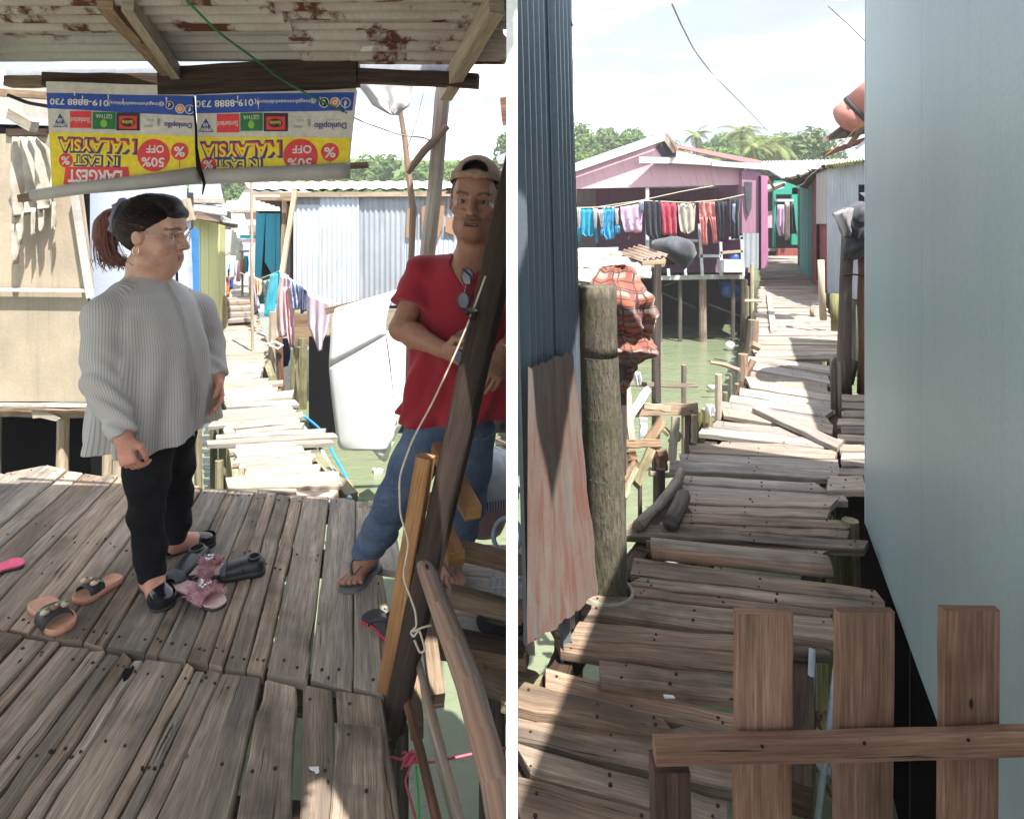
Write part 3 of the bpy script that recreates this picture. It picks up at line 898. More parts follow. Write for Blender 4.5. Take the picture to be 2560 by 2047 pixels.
INK = {'cream': pm('cream vinyl', (.62, .58, .52)), 'blue': pm('blue print', (.025, .075, .38)), 'yellow': pm('yellow print', (.85, .66, .015)),
       'red': pm('red print', (.72, .045, .05)), 'white': pm('white print', (.74, .71, .67)), 'green': pm('green print', (.02, .17, .045)),
       'lime': pm('lime print', (.25, .50, .06)), 'black': pm('black print', (.03, .02, .02)), 'navy': pm('navy print', (.045, .04, .24)),
       'grey': pm('grey print', (.30, .28, .26)), 'orange': pm('orange print', (.80, .25, .08))}
def make_banner(f, base, band, yel, label, e):
    tl, tr, br, bl = [f(*q) for q in base]
    o = bpatch(MB(), tl, tr, br, bl, 0, 26, 10)
    bpatch(o, tl, tr, br, bl, -1.5, 26, 10)
    root = thing('banner', label, 'banner', P((tl[0] + tr[0]) / 2, tl[1], BANNER_Y), 'upside down sale banners hung from the eave beam')
    def put(name, mb, ink): return mb.build(name, INK[ink], root)
    put('vinyl_sheet', o, 'cream')
    put('printed_band', bpatch(MB(), *[f(*q) for q in band], 1), 'blue')
    put('printed_band', bpatch(MB(), *[f(*q) for q in yel], 1, 26, 8), 'yellow')
    Z = 1 / 2.535
    def t(text, x, y, w, h, ink, layer=3, weight=.02, ang=e['ang'], mul=1.0, keyst=0):
        put('lettering', btext(MB(), text, *f(x, y), w * Z, h * Z, layer, weight, ang, mul, keyst), ink)
    def disc(x, y, r, ink, layer=2, ry=None):
        put('printed_disc', bdisc(MB(), *f(x, y), r * Z, layer, 28, (ry or r) * Z), ink)
    def box(x0, y0, x1, y1, ink, layer=2):
        put('printed_panel', bpatch(MB(), f(x0, y0), f(x1, y0), f(x1, y1), f(x0, y1), layer, 5, 2), ink)
    t('019-8888 730', *e['phone'], 'white', 2)
    t('@megahomeexhibition', *e['web'], 'white', 2, .012)
    px, py = e['web'][0] - e['web'][2] / 2 - 22, e['web'][1]
    t('(', px - 0, py, 14, 34, 'white', 2, .03); t('/', px + 14, py, 10, 44, 'white', 2, .01)
    for (q, ink, ch) in zip(e['icons'], ('black', 'orange', 'blue'), ('d', 'o', 'f')):
        disc(q[0], q[1], q[2], 'white', 2); disc(q[0], q[1], q[2] * .84, ink, 3)
        t(ch, q[0], q[1], q[2] * (.6 if ch != 'o' else .9), q[2] * (1.0 if ch != 'o' else .9), 'white', 4, .03)
    x, y = e['tri']
    tri = MB(); pts = [f(x, y - 45), f(x - 48, y + 42), f(x + 48, y + 42)]
    tri.add([BP(a, b, 2) for a, b in pts], [[0, 1, 2]]); put('printed_triangle', tri, 'navy')
    t('SPRING', x, y + 26, 80, 24, 'white', 3); t('AIR', x, y - 4, 36, 24, 'white', 3)
    b = e['red']; box(*b, 'red'); t('Slumberland', (b[0]+b[2])/2, (b[1]+b[3])/2 + 4, (b[2]-b[0])*.92, 34, 'white', 3, .005)
    b = e['green']; box(*b, 'green'); t('GETHA', (b[0]+b[2])/2, b[1] + 28, (b[2]-b[0])*.72, 26, 'white', 3, .0); disc((b[0]+b[2])/2, b[1]+74, 20, 'lime', 3, 26)
    b = e['black']; box(*b, 'black'); box(b[0]+18, b[1]+22, b[2]-16, b[3]-10, 'red', 3)
    disc((b[0]+b[2])/2, (b[1]+b[3])/2 + 6, 44, 'black', 4, 28); t('Goodnite', (b[0]+b[2])/2, (b[1]+b[3])/2 + 6, 70, 26, 'yellow', 5, .01)
    x, y = e['king']; t('KING', x - 5, y + 24, 50, 18, 'grey', 2, .0); t('KOIL', x + 6, y - 14, 44, 16, 'grey', 2, .0); t('&', x + 62, y, 24, 50, 'grey', 2, 0); t('The Art of Sleeping', x + 10, y - 38, 120, 7, 'grey', 2, 0)
    x, y, w, h = e['dun']; t('Dunlopillo', x, y, w, h, 'navy', 2, .02); t('latex mattresses', x + 20, y - 34, w * .45, 7, 'red', 2, 0)
    x, y, w, h = e['mal']
    t('MALAYSIA', x, y, w * 1.06, h * 1.35, 'navy', 2, .11); t('MALAYSIA', x + 3, y - 5, w, h, 'red', 3, .03); t('MALAYSIA', x - 2, y + 3, w * .985, h * .95, 'yellow', 4, .02)
    x, y, w, h = e['east']
    t('IN EAST', x, y, w * 1.1, h * 1.35, 'navy', 2, .11); t('IN EAST', x, y, w, h, 'yellow', 4, .02)
    for (x, y, r) in e['discs']:
        disc(x, y, r, 'red', 2)
        if r > 80:
            t('50%', x - 4, y + .42 * r, 1.4 * r, .58 * r, 'white', 3, .02); t('OFF', x + 10, y - .38 * r, 1.1 * r, .48 * r, 'white', 3, .02)
        else:
            t('%', x, y + 2, 1.25 * r, 1.15 * r, 'white', 3, .02)
            put('printed_line', bpatch(MB(), f(x - 3, y + r), f(x + 3, y + r), f(x + 3, y + r + 45), f(x - 3, y + r + 45), 2, 2, 3), 'red')
    if 'large' in e:
        x, y, w, h = e['large']
        put('printed_panel', bpatch(MB(), f(x - w*.55, y - 60), f(x + w*.6, y - 62), f(x + w*.66, y + 60), f(x - w*.6, y + 50), 2, 8, 3), 'red')
        t('LARGEST', x, y, w, h, 'white', 3, .03)
    # a few worn white scuffs across the upper band
    for k in range(5):
        sx = lerp(base[0][0], base[1][0], rnd(.05, .95)); sy = base[0][1] + rnd(60, 110)
        put('scuff', bpatch(MB(), f(sx, sy), f(sx + rnd(5, 12), sy), f(sx + rnd(5, 9), sy + rnd(20, 60)), f(sx + 3, sy + rnd(20, 60)), 4, 2, 3), 'white')
    return root
make_banner(lambda x, y: (x / 2.535, y / 2.535), [(298, 520), (1224, 545), (1250, 1110), (332, 1215)], [(302, 592), (1222, 608), (1226, 735), (306, 690)], [(318, 840), (1236, 862), (1246, 1105), (332, 1205)],
    'left upside down vinyl sale banner with yellow MALAYSIA lettering and a red 50% OFF disc', dict(ang=1.5,
    phone=(508, 652, 365, 40), web=(872, 656, 335, 30), icons=[(1075, 668, 26), (1140, 690, 30), (1200, 694, 30)], tri=(390, 768), red=(456, 708, 588, 815),
    green=(597, 712, 733, 821), black=(738, 714, 882, 828), king=(940, 775), dun=(1126, 790, 172, 46), mal=(620, 925, 470, 78), east=(622, 1022, 265, 58),
    discs=[(972, 985, 104), (1138, 960, 56), (425, 1018, 46)], large=(610, 1120, 340, 84)))
make_banner(lambda x, y: (620 + x / 2.535, y / 2.535), [(-336, 545), (698, 520), (642, 1090), (-318, 1110)], [(-335, 602), (676, 588), (664, 704), (-332, 718)], [(-318, 866), (652, 876), (634, 1085), (-318, 1100)],
    'right upside down vinyl sale banner, beside the torn white plastic scrap', dict(ang=-.8,
    phone=(-148, 656, 375, 44), web=(255, 645, 360, 32), icons=[(485, 653, 33), (555, 653, 33), (622, 655, 33)], tri=(-272, 795), red=(-203, 722, -56, 840),
    green=(-48, 718, 98, 832), black=(105, 720, 257, 836), king=(325, 780), dun=(525, 795, 205, 52), mal=(-42, 950, 505, 88), east=(-60, 1040, 290, 56),
    discs=[(337, 990, 108), (522, 966, 58), (-254, 1042, 48)]))
M['vinyl_back'] = cloth_mat('grey vinyl reverse', (.47, .45, .43), (.38, .36, .35), 6, .5, .2)
mb = MB().tube([P(82, 489, 2.60), P(210, 470, 2.60), P(350, 456, 2.60), P(498, 438, 2.60)], [.024, .026, .030, .034], 10, .05, oval=1.0)
br = mb.build('banner_roll', M['vinyl_back'], None, P(290, 462, 2.6), True)
tag(br, 'rolled grey bottom hem of the left banner wound round a square batten', 'banner roll')
MB().bar(P(50, 497, 2.60), P(95, 488, 2.60), .028, .030).build('batten', M['brown'], br)
mb = MB()
rows = []
for i in range(13):
    u = i / 12; x = lerp(504, 876, u); yt = lerp(424, 407, u) ; yb = lerp(462, 447, u)
    ring = []
    for k in range(10):
        a = 2 * PI * k / 10
        ring.append(P(x, lerp(yt, yb, .5 - .5 * math.cos(a)), BANNER_Y - .035 - .03 * math.sin(a) + .004 * math.sin(u * 14)))
    rows.append(ring)
mb.loft(rows)
tag(mb.build('banner_roll', M['vinyl_back'], None, P(690, 435, 2.6), True), 'rolled grey bottom hem of the right banner, nearest the red roofed shed', 'banner roll')
mb = MB().tube([P(484, 245, 2.59), P(490, 320, 2.585), P(491, 370, 2.58), P(497, 420, 2.54), P(511, 458, 2.53), P(506, 487, 2.54)], [.004, .005, .006, .010, .006, .003], 6, .1)
mesh_thing(mb, 'tie_strip', M['black'], 'black strip of cloth knotted between the two banners', 'tie')

# ---- wires
def wire(name, pts, r, m, label, cat='wire'):
    out = []
    for k in range(len(pts) - 1):
        for s in range(6):
            out.append(lerp(P(*pts[k]), P(*pts[k + 1]), s / 6))
    out.append(P(*pts[-1]))
    for _ in range(2):
        out = [out[0]] + [(out[i-1] + out[i] * 2 + out[i+1]) / 4 for i in range(1, len(out) - 1)] + [out[-1]]
    return mesh_thing(MB().tube(out, r, 5), name, m, label, cat, smooth=True)
wire('wire', [(455, -10, 1.9), (545, 82, 2.0), (640, 150, 2.3), (700, 198, 2.5), (790, 248, 2.56), (860, 280, 2.6)], .0042, M['wire_green'], 'green wire slung from the roof across the right banner')
wire('wire', [(860, 280, 2.6), (905, 305, 2.7), (1000, 338, 2.8), (1060, 345, 2.88), (1075, 352, 2.9)], .0032, M['wire_grey'], 'grey wire end tied to the pale roof post')
wire('wire', [(1062, 218, 2.8), (1040, 310, 2.8), (1018, 372, 2.9)], .0016, M['wire_grey'], 'thin string hanging from the right end of the eave beam', 'string')
wire('cable', [(20, 238, 2.75), (70, 258, 2.75), (130, 268, 2.7)], .008, M['wire_black'], 'thick black cable drooping at the far left under the eave', 'cable')

# ---- tan plywood hut on the left
hut = thing('plywood_hut', 'weathered tan plywood hut on stilts behind the woman, with a torn plastic sheet', 'hut', P(120, 1010, 4.5))
def part(mb, name, m, root, smooth=False): return mb.build(name, m, root, None, smooth)
part(quadp(MB(), [(-220, 335), (186, 335), (232, 722), (-220, 722)], 4.50, .02), 'wall_panel', M['plywood'], hut)
part(quadp(MB(), [(-220, 728), (214, 728), (236, 1004), (-220, 1004)], 4.49, .02), 'wall_panel', M['plywood'], hut)
part(MB().bar(P(-220, 722, 4.45), P(222, 727, 4.45), .03, .022), 'batten', M['pale_grey'], hut)
part(MB().bar(P(-220, 1010, 4.45), P(240, 1014, 4.45), .03, .02), 'batten', M['pale_grey'], hut)
part(MB().bar(P(183, 470, 4.45), P(226, 745, 4.45), .03, .045, (0, 1, 0)), 'corner_post', M['pale_grey'], hut)
part(MB().bar(P(-220, 1028, 4.52), P(300, 1032, 4.52), .06, .06, seg=8, wob=.006), 'floor_beam', M['brown'], hut)
part(quadp(MB(), [(78, 1028), (118, 1030), (150, 1046), (140, 1053), (100, 1044), (82, 1046)], 4.46, .02), 'rotten_board', M['pale'], hut)
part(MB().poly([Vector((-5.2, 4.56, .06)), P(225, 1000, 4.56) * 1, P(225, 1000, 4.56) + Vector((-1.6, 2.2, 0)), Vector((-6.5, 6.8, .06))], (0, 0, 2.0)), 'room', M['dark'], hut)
part(MB().box((-5.5, 4.85, -1.7), (P(300, 1100, 4.85).x, 4.9, .02)), 'under_shade', M['dark'], hut)  # dark sheet in place of the shade below the hut floor
part(quadp(MB(), [(-220, 205), (122, 205), (122, 338), (-220, 338)], 4.62, .02), 'upper_wall', M['pale_grey'], hut)
part(MB().bar(P(20, 332, 4.5), P(120, 332, 4.5), .04, .05), 'lintel', M['dark_beam'], hut)
part(MB().bar(P(28, 285, 4.3), P(86, 318, 4.2), .05, .07), 'rafter', M['pale'], hut)
part(MB().bar(P(-60, 228, 4.5), P(120, 240, 4.5), .05, .05), 'batten', M['brown'], hut)
part(MB().bar(P(-60, 300, 4.5), P(122, 306, 4.5), .02, .05), 'batten', M['galv_bright'], hut)
for (x, r) in [(262, .032), (290, .036), (150, .04), (-20, .04)]:
    a = P(x + 8, 1035, 4.6); b = a.copy(); b.z = -1.6; b.x -= .03
    part(MB().tube([a, b], r, 8, .05), 'leg', M['pale'], hut)
mb = cloth([(30, 96, 343, 343), (30, 128, 395, 372), (32, 140, 470, 430), (34, 136, 520, 500), (36, 140, 545, 515)], 4.40, .05, .01, 16, 4, 3.4, seed=.4)
for (x, y0, y1, w) in [(50, 530, 610, 22), (82, 520, 590, 10), (104, 525, 582, 16), (132, 505, 575, 12), (40, 560, 660, 26)]:
    cloth([(x - w/2, x + w/2, y0), (x - w/2 + 2, x + w/2 - 1, lerp(y0, y1, .6)), (x - 1, x + 2, y1)], 4.39, .02, .006, 6, 3, 1.0, seed=x, mb=mb)
tag(mb.build('torn_plastic', M['plastic_dirty'], None, P(80, 450, 4.4), True), 'dirty shredded plastic sheet hanging in strips on the plywood hut', 'plastic sheet')

# ---- white fronted hut with the lavender door post
hut2 = thing('white_hut', 'hut with a white board front and lavender door post behind the woman', 'hut', P(360, 1010, 4.7))
part(quadp(MB(), [(192, 440), (462, 440), (466, 548), (448, 530), (436, 528), (436, 1005), (238, 1005)], 4.72, .02), 'front_board', M['white_board'], hut2)
part(quadp(MB(), [(436, 526), (470, 526), (470, 1005), (436, 1005)], 4.80, .02), 'door', M['dark_grey'], hut2)
part(MB().bar(P(459, 545, 4.70), P(474, 1010, 4.70), .075, .06, (0, 1, 0), seg=3), 'door_post', M['lavender'], hut2)
part(MB().bar(P(464, 498, 4.69), P(478, 552, 4.69), .05, .05, (0, 1, 0)), 'door_post', M['pale'], hut2)
part(MB().bar(P(486, 572, 4.85), P(494, 1010, 4.85), .04, .05, (0, 1, 0)), 'corner_trim', M['bright_blue'], hut2)
part(MB().bar(P(230, 1024, 4.75), P(490, 1024, 4.75), .06, .07), 'floor_beam', M['brown'], hut2)
part(MB().bar(P(464, 598, 4.64), P(478, 570, 4.64), .006, .006), 'hook', M['black'], hut2)
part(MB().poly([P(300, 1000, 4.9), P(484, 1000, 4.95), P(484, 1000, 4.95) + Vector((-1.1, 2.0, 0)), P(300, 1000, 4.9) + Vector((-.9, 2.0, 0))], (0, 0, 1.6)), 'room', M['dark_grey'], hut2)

# ---- yellow green hut
hut3 = thing('yellow_hut', 'low hut of pale yellow green painted boards beside the walkway', 'hut', G(540, 840))
A, B = G(478, 893, -.03), G(563, 817, -.03)
tA, tB = A.copy(), B.copy(); tA.z = 1.50; tB.z = 1.43
dirv = (B - A)
nb = 9
for k in range(nb):
    f0, f1 = k / nb + .002, (k + 1) / nb - .002
    a, b = lerp(A, B, f0), lerp(A, B, f1); c, e = lerp(tA, tB, f1), lerp(tA, tB, f0)
    off = Vector((rnd(-.006, .006), 0, 0))
    a2, b2 = a + Vector((0, 0, rnd(-.05, .05))), b + Vector((0, 0, rnd(-.05, .05)))
    MB().poly([a2 + off, b2 + off, c + off, e + off], (-.022, 0, 0)).build('board', M['yellow'], hut3)
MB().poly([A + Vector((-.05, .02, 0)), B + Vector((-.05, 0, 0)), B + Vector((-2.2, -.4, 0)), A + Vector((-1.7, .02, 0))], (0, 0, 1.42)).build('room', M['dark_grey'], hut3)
MB().bar(P(560, 740, 9.0), P(563, 830, 8.9), .06, .05, (0, 1, 0)).build('corner_post', M['pale'], hut3)
def corrq(x, name, m, root, pitch=.076, amp=.01, **k): return MB().corr(*[P(*q) for q in x], pitch, amp, **k).build(name, m, root, smooth=True)
corrq([(472, 466, 8.6), (472, 500, 7.4), (558, 500, 8.0), (550, 462, 9.4)], 'roof_sheet', M['galv'], hut3, .10, .02)
corrq([(480, 508, 7.6), (484, 531, 6.9), (568, 538, 7.6), (560, 504, 8.4)], 'roof_sheet', M['galv'], hut3, .10, .02)
corrq([(535, 532, 7.9), (560, 556, 7.4), (604, 562, 8.6), (590, 556, 9.6)], 'awning_sheet', M['white_roof'], hut3, .08, .012)
MB().bar(P(478, 502, 7.4), P(557, 503, 7.9), .05, .05).build('purlin', M['pale'], hut3)
MB().bar(P(486, 537, 6.95), P(546, 546, 7.5), .05, .09).build('fascia', M['bark'], hut3)
MB().bar(P(535, 548, 7.5), P(590, 564, 8.4), .05, .07).build('fascia', M['brown'], hut3)

# ---- far huts at the end of the left walkway
far1 = thing('far_hut', 'far hut with a bright white gabled roof beyond the blue planks', 'hut', P(640, 560, 19))
part(MB().poly([P(558, 528, 18), P(566, 503, 18), P(596, 500, 18), P(616, 466, 18), P(770, 466, 18), P(770, 528, 18)], (0, .3, 0)), 'roof', M['white_roof'], far1)
part(MB().poly([P(604, 470, 17.95), P(616, 463, 17.95), P(700, 463, 17.95), P(700, 472, 17.95)], (0, .06, 0)), 'ridge', M['red_roof'], far1)
part(rect(MB(), 577, 528, 720, 700, 18.2, .1), 'wall', M['pink'], far1)
part(rect(MB(), 600, 548, 640, 580, 18.1, .05), 'window', M['white_trim'], far1)
part(MB().bar(P(575, 528, 17.9), P(690, 530, 17.9), .08, .06), 'fascia', M['pale'], far1)
far2 = thing('far_shed', 'small grey shed with a mossy tin roof at the end of the left walkway', 'shed', P(590, 690, 14))
part(quadp(MB(), [(562, 574), (585, 576), (600, 606), (600, 690), (562, 690)], 14, .1), 'wall', M['pale_grey'], far2)
corrq([(578, 534, 14.5), (586, 580, 13.4), (622, 582, 13.6), (610, 536, 14.6)], 'roof_sheet', M['galv'], far2, .10, .015)
corrq([(590, 582, 13.2), (598, 604, 12.8), (628, 600, 12.9), (622, 584, 13.4)], 'roof_sheet', M['galv'], far2, .10, .015)
part(rect(MB(), 600, 610, 650, 700, 14.4, .1), 'wall', M['lavender'], far2)
part(MB().bar(P(600, 592, 12.7), P(640, 592, 12.8), .05, .07), 'gutter', M['blue_door'], far2)
far3 = thing('far_wall', 'pale wall with a white board closing the far end of the left walkway', 'wall', P(600, 700, 20))
part(rect(MB(), 540, 606, 700, 780, 20, .1), 'boarding', M['lavender'], far3)
part(rect(MB(), 598, 600, 640, 612, 19.9, .05), 'white_board', M['white_trim'], far3)

# far clothes line
items = [((565, 590, 640), (568, 583, 700), 'white', 'white shirt with blue folds on the far clothes line'), ((571, 582, 660), (572, 581, 676), 'cyan', 'small turquoise cloth on the far clothes line'),
         ((566, 576, 690), (567, 574, 742), 'orange', 'orange cloth hanging by the end of the yellow hut'), ((574, 582, 690), (575, 581, 722), 'royal', 'royal blue cloth hanging by the end of the yellow hut'),
         ((586, 603, 652), (589, 601, 704), 'pinkish', 'white and pink top on the far clothes line'), ((603, 612, 646), (604, 612, 686), 'orange', 'orange and red top on the far clothes line beside a turquoise one'),
         ((610, 620, 640), (612, 620, 680), 'cyan', 'turquoise top at the right end of the far clothes line'), ((566, 572, 672), (566, 573, 704), 'blackc', 'black cloth on the far clothes line against the yellow hut')]
CL = {'white': cloth_mat('white cotton', (.70, .70, .72)), 'cyan': cloth_mat('turquoise cotton', (.05, .42, .58)), 'orange': cloth_mat('orange cotton', (.72, .22, .06)), 'royal': cloth_mat('royal blue cotton', (.03, .08, .45)),
      'pinkish': cloth_mat('pale pink cotton', (.68, .50, .53), (.60, .42, .46)), 'blackc': cloth_mat('black cotton', (.025, .025, .03)), 'lilac': cloth_mat('grey lilac cotton', (.42, .40, .52)), 'peach': cloth_mat('peach cotton', (.62, .42, .30)),
      'rose': cloth_mat('rose cotton', (.66, .30, .34), (.70, .50, .54), 12), 'navy': cloth_mat('navy cotton', (.03, .035, .12)), 'bluewhite': cloth_mat('blue and white print', (.10, .16, .34), (.55, .60, .70), 22),
      'towel': cloth_mat('pale pink towel', (.64, .52, .60), (.60, .48, .56)), 'navystripe': cloth_mat('navy striped cotton', (.06, .07, .15), (.14, .16, .26), 14)}
for (a, b, m_, lab) in items:
    mb = cloth([(a[0], a[1], a[2]), ((a[0] + b[0]) / 2, (a[1] + b[1]) / 2 + 1, (a[2] + b[2]) / 2), b], 11.5, .03, .03, 8, 3, 1.5, seed=a[0])
    tag(mb.build('hung_clothing', CL[m_], None, P(a[0], a[2], 11.5), True), lab, 'clothing', 'clothes on the far line at the end of the left walkway')
mb = MB().bar(P(562, 640, 11.6), P(580, 628, 11.6), .02, .02).bar(P(590, 629, 11.6), P(622, 628, 11.6), .03, .03).bar(P(606, 629, 11.6), P(606, 740, 11.6), .03, .03).bar(P(585, 690, 11.6), P(608, 640, 11.6), .02, .02)
mesh_thing(mb, 'drying_rack', M['bark'], 'wooden drying rack holding the far clothes', 'drying rack')

# ---- blue plank door / fence panel and the thin pole
bd = thing('blue_plank_screen', 'tall turquoise blue screen of three vertical planks with a broken bottom', 'screen', P(672, 700, 10))
for (x0, x1, x2, x3, yb0, yb1) in [(640, 664, 636, 650, 715, 730), (665, 690, 662, 688, 655, 700), (690.5, 707, 690, 701, 705, 706)]:
    part(quadp(MB(), [(x0, 534), (x1 - .4, 533), (x3, yb1), (x2, yb0)], 10, .03), 'plank', M['blue_door'], bd)
part(quadp(MB(), [(640, 530), (640, 640), (646, 640), (646, 530)], 10.05, .04), 'frame', M['pale_grey'], bd)
part(quadp(MB(), [(638, 690), (705, 690), (700, 760), (640, 760)], 10.1, .03), 'lower_board', M['teal'], bd)
part(quadp(MB(), [(640, 528), (705, 528), (705, 706), (640, 706)], 10.3, .03), 'backing', M['dark'], bd)
mb = MB().tube([P(629, 440, 7.2), P(630, 640, 7.2), P(631, 800, 7.2), P(632, 912, 7.2)], [.016, .017, .018, .018], 7, .05)
mesh_thing(mb, 'thin_post', M['pale'], 'thin straight grey pole standing in front of the turquoise planks', 'pole')

# ---- corrugated metal shed
shed = thing('metal_shed', 'pale corrugated metal shed on stilts with a faded tin roof behind the man', 'shed', P(940, 770, 9.5))
SD = 9.5
def shed_sheet(x0, x1, y0, y1, m, dd=0.0, pitch=.076, amp=.01):
    MB().corr(P(x0, y0, SD + dd), P(x1, y0, SD + dd), P(x1, y1, SD + dd), P(x0, y1, SD + dd), pitch, amp, seg=3).build('wall_sheet', m, shed, smooth=True)
shed_sheet(733, 800, 492, 762, M['galv'], .03, .11)
shed_sheet(734, 802, 512, 770, M['galv_bright'], -.01)
shed_sheet(799, 898, 488, 768, M['galv_bright'], -.03)
shed_sheet(890, 1022, 488, 764, M['galv'], 0)
shed_sheet(1012, 1160, 488, 640, M['galv'], .02)
shed_sheet(1012, 1180, 600, 768, M['galv_bright'], .0)
shed_sheet(1150, 1285, 488, 768, M['galv'], .03)
RP = paint('rust brown patch', (.36, .21, .13), (.29, .16, .10), rough=.9, wear=(.6, .55, .5), wear_at=.66)
for pts in ([(1018, 520), (1038, 520), (1038, 560), (1028, 590), (1022, 600), (1015, 590)], [(1054, 522), (1068, 500), (1072, 560), (1060, 600), (1054, 580)], [(1100, 498), (1112, 498), (1108, 560), (1095, 602), (1092, 560)], [(1116, 545), (1136, 540), (1140, 590), (1112, 580)]):
    part(quadp(MB(), pts, SD - .035, .012), 'rust_patch', RP, shed)
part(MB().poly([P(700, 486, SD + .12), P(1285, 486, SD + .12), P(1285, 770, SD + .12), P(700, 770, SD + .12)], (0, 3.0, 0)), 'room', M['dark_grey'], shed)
# roof
MB().corr(P(625, 478, SD - .07), P(1290, 474, SD - .07), P(1290, 452, SD + 3), P(610, 455, SD + 3), .22, .011, seg=2, trap=True).build('roof_sheet', M['faded_roof'], shed, smooth=True)
MB().corr(P(625, 474, SD - .09), P(1290, 470, SD - .09), P(1290, 460, SD + .8), P(620, 463, SD + .8), .22, .010, seg=2, trap=True).build('roof_sheet', M['white_roof'], shed, smooth=True)
part(MB().bar(P(628, 487, SD - .065), P(1285, 484, SD - .065), .04, .07, seg=6, wob=.006), 'fascia', M['pale'], shed)
part(MB().bar(P(630, 492, SD - .16), P(700, 491, SD - .16), .03, .05), 'fascia', M['pale_grey'], shed)
for k in range(6):
    part(MB().bar(P(640 + k * 12, 497 + k * 4, SD - .2 + k * .25), P(735, 498 + k * 4, SD - .2 + k * .25), .05, .05), 'rafter', M['brown'], shed)
part(MB().bar(P(712, 500, SD - .05), P(708, 700, SD - .05), .06, .08, (0, 1, 0), seg=4, wob=.006), 'corner_post', M['brown'], shed)
part(MB().bar(P(715, 505, SD - .02), P(722, 560, SD - .02), .06, .05, (0, 1, 0)), 'dark_board', M['dark_beam'], shed)
for (x0, x1, y0, y1) in [(735, 782, 782, 866), (784, 826, 778, 838), (826, 905, 772, 838), (905, 1000, 772, 836), (1000, 1110, 772, 840)]:
    part(quadp(MB(), [(x0, y0), (x1 - 2, y0), (x1 - 2, y1), (x0, y1)], SD - .02, .03), 'skirting_board', M['brown'] if x0 < 780 else M['pale'], shed)
for (x, w) in [(741, .05), (757, .06), (1000, .06), (1120, .06), (880, .05)]:
    a = P(x, 845, SD); b = a.copy(); b.z = -1.7
    part(MB().tube([a, b], w, 8, .06), 'stilt', M['pile'], shed)
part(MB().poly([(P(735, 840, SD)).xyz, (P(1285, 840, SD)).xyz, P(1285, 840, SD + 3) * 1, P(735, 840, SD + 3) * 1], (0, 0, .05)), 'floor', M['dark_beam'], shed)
part(MB().box((P(772, 800, 8.4).x, 8.4, -1.7), (.4, 8.45, P(772, 842, 8.4).z)), 'under_shade', M['dark'], shed)  # dark sheet put where the water under the shed lies in shade
part(MB().box((P(735, 800, SD).x, SD + 2.4, -1.6), (.4, SD + 2.5, .3)), 'back_shade', M['dark'], shed)  # second dark sheet closing the shaded void at the back
part(MB().bar(P(830, 852, 9.2), P(905, 862, 9.6), .02, .02), 'loose_stick', M['white_trim'], shed)
mb = MB().bar(P(738, 476, 9.0), P(704, 690, 8.6), .06, .05, (0, 1, 0), seg=4, wob=.004)
mesh_thing(mb, 'leaning_post', M['pale'], 'pale pole leaning against the corner of the corrugated shed', 'pole')

# ---- near clothes line on the left
mesh_thing(MB().tube([P(600, 682, 9.5), P(649, 698, 8.6), P(698, 678, 7.6), P(736, 704, 7.0), P(768, 727, 6.7), P(830, 756, 6.4), P(900, 775, 6.4)], .006, 5), 'clothes_line', M['rope_pale'], 'clothes line strung in front of the corrugated shed', 'rope')
for (rows, d, d2, m_, lab) in [
    ([(622, 636, 686, 682), (621, 640, 720), (630, 648, 765, 772)], 8.9, 8.7, 'lilac', 'long grey lilac cloth at the left end of the near clothes line'),
    ([(636, 654, 692, 700), (640, 654, 720, 722), (644, 650, 740)], 8.5, 8.4, 'peach', 'peach coloured cloth hanging next to the grey lilac one'),
    ([(652, 682, 704, 696), (660, 690, 730, 726), (664, 676, 775, 760)], 8.2, 7.9, 'bluewhite', 'pale printed cloth behind the turquoise garment'),
    ([(676, 703, 686, 680), (672, 694, 715), (668, 690, 745), (662, 688, 772), (662, 680, 790)], 7.8, 7.6, 'cyan', 'crumpled bright turquoise garment on the near clothes line'),
    ([(702, 722, 680, 690), (692, 728, 735), (690, 732, 780), (692, 736, 820), (694, 715, 845, 842)], 7.4, 7.2, 'pinkish', 'long pale pink dress on the near clothes line'),
    ([(708, 734, 718), (712, 736, 770), (716, 738, 830), (724, 738, 868, 866)], 7.1, 7.0, 'rose', 'rose pink trousers below the pale pink dress'),
    ([(722, 748, 696, 710), (728, 752, 735, 740), (732, 756, 775, 772)], 7.0, 6.9, 'bluewhite', 'blue and white printed shirt on the near clothes line'),
    ([(748, 769, 712, 726), (750, 767, 745), (754, 765, 782, 778)], 6.8, 6.75, 'navystripe', 'navy striped garment left of the big pale pink towel'),
    ([(768, 828, 728, 758), (767, 825, 780, 790), (768, 817, 815, 830), (785, 808, 850, 856), (798, 803, 876, 876)], 6.6, 6.35, 'towel', 'pale pink towel with a pointed bottom at the right end of the near clothes line'),
    ([(703, 722, 846), (698, 728, 872), (700, 726, 895), (708, 718, 916)], 7.3, 7.2, 'navy', 'dark navy cloth hung on the post under the pink trousers')]:
    mb = cloth(rows, d, .03, .03, 14, 4, 2.6, d2, seed=rows[0][0] * .1)
    tag(mb.build('hung_clothing', CL[m_], None, P(rows[0][0], rows[0][2], d), True), lab, 'clothing', 'laundry on the near clothes line on the left')
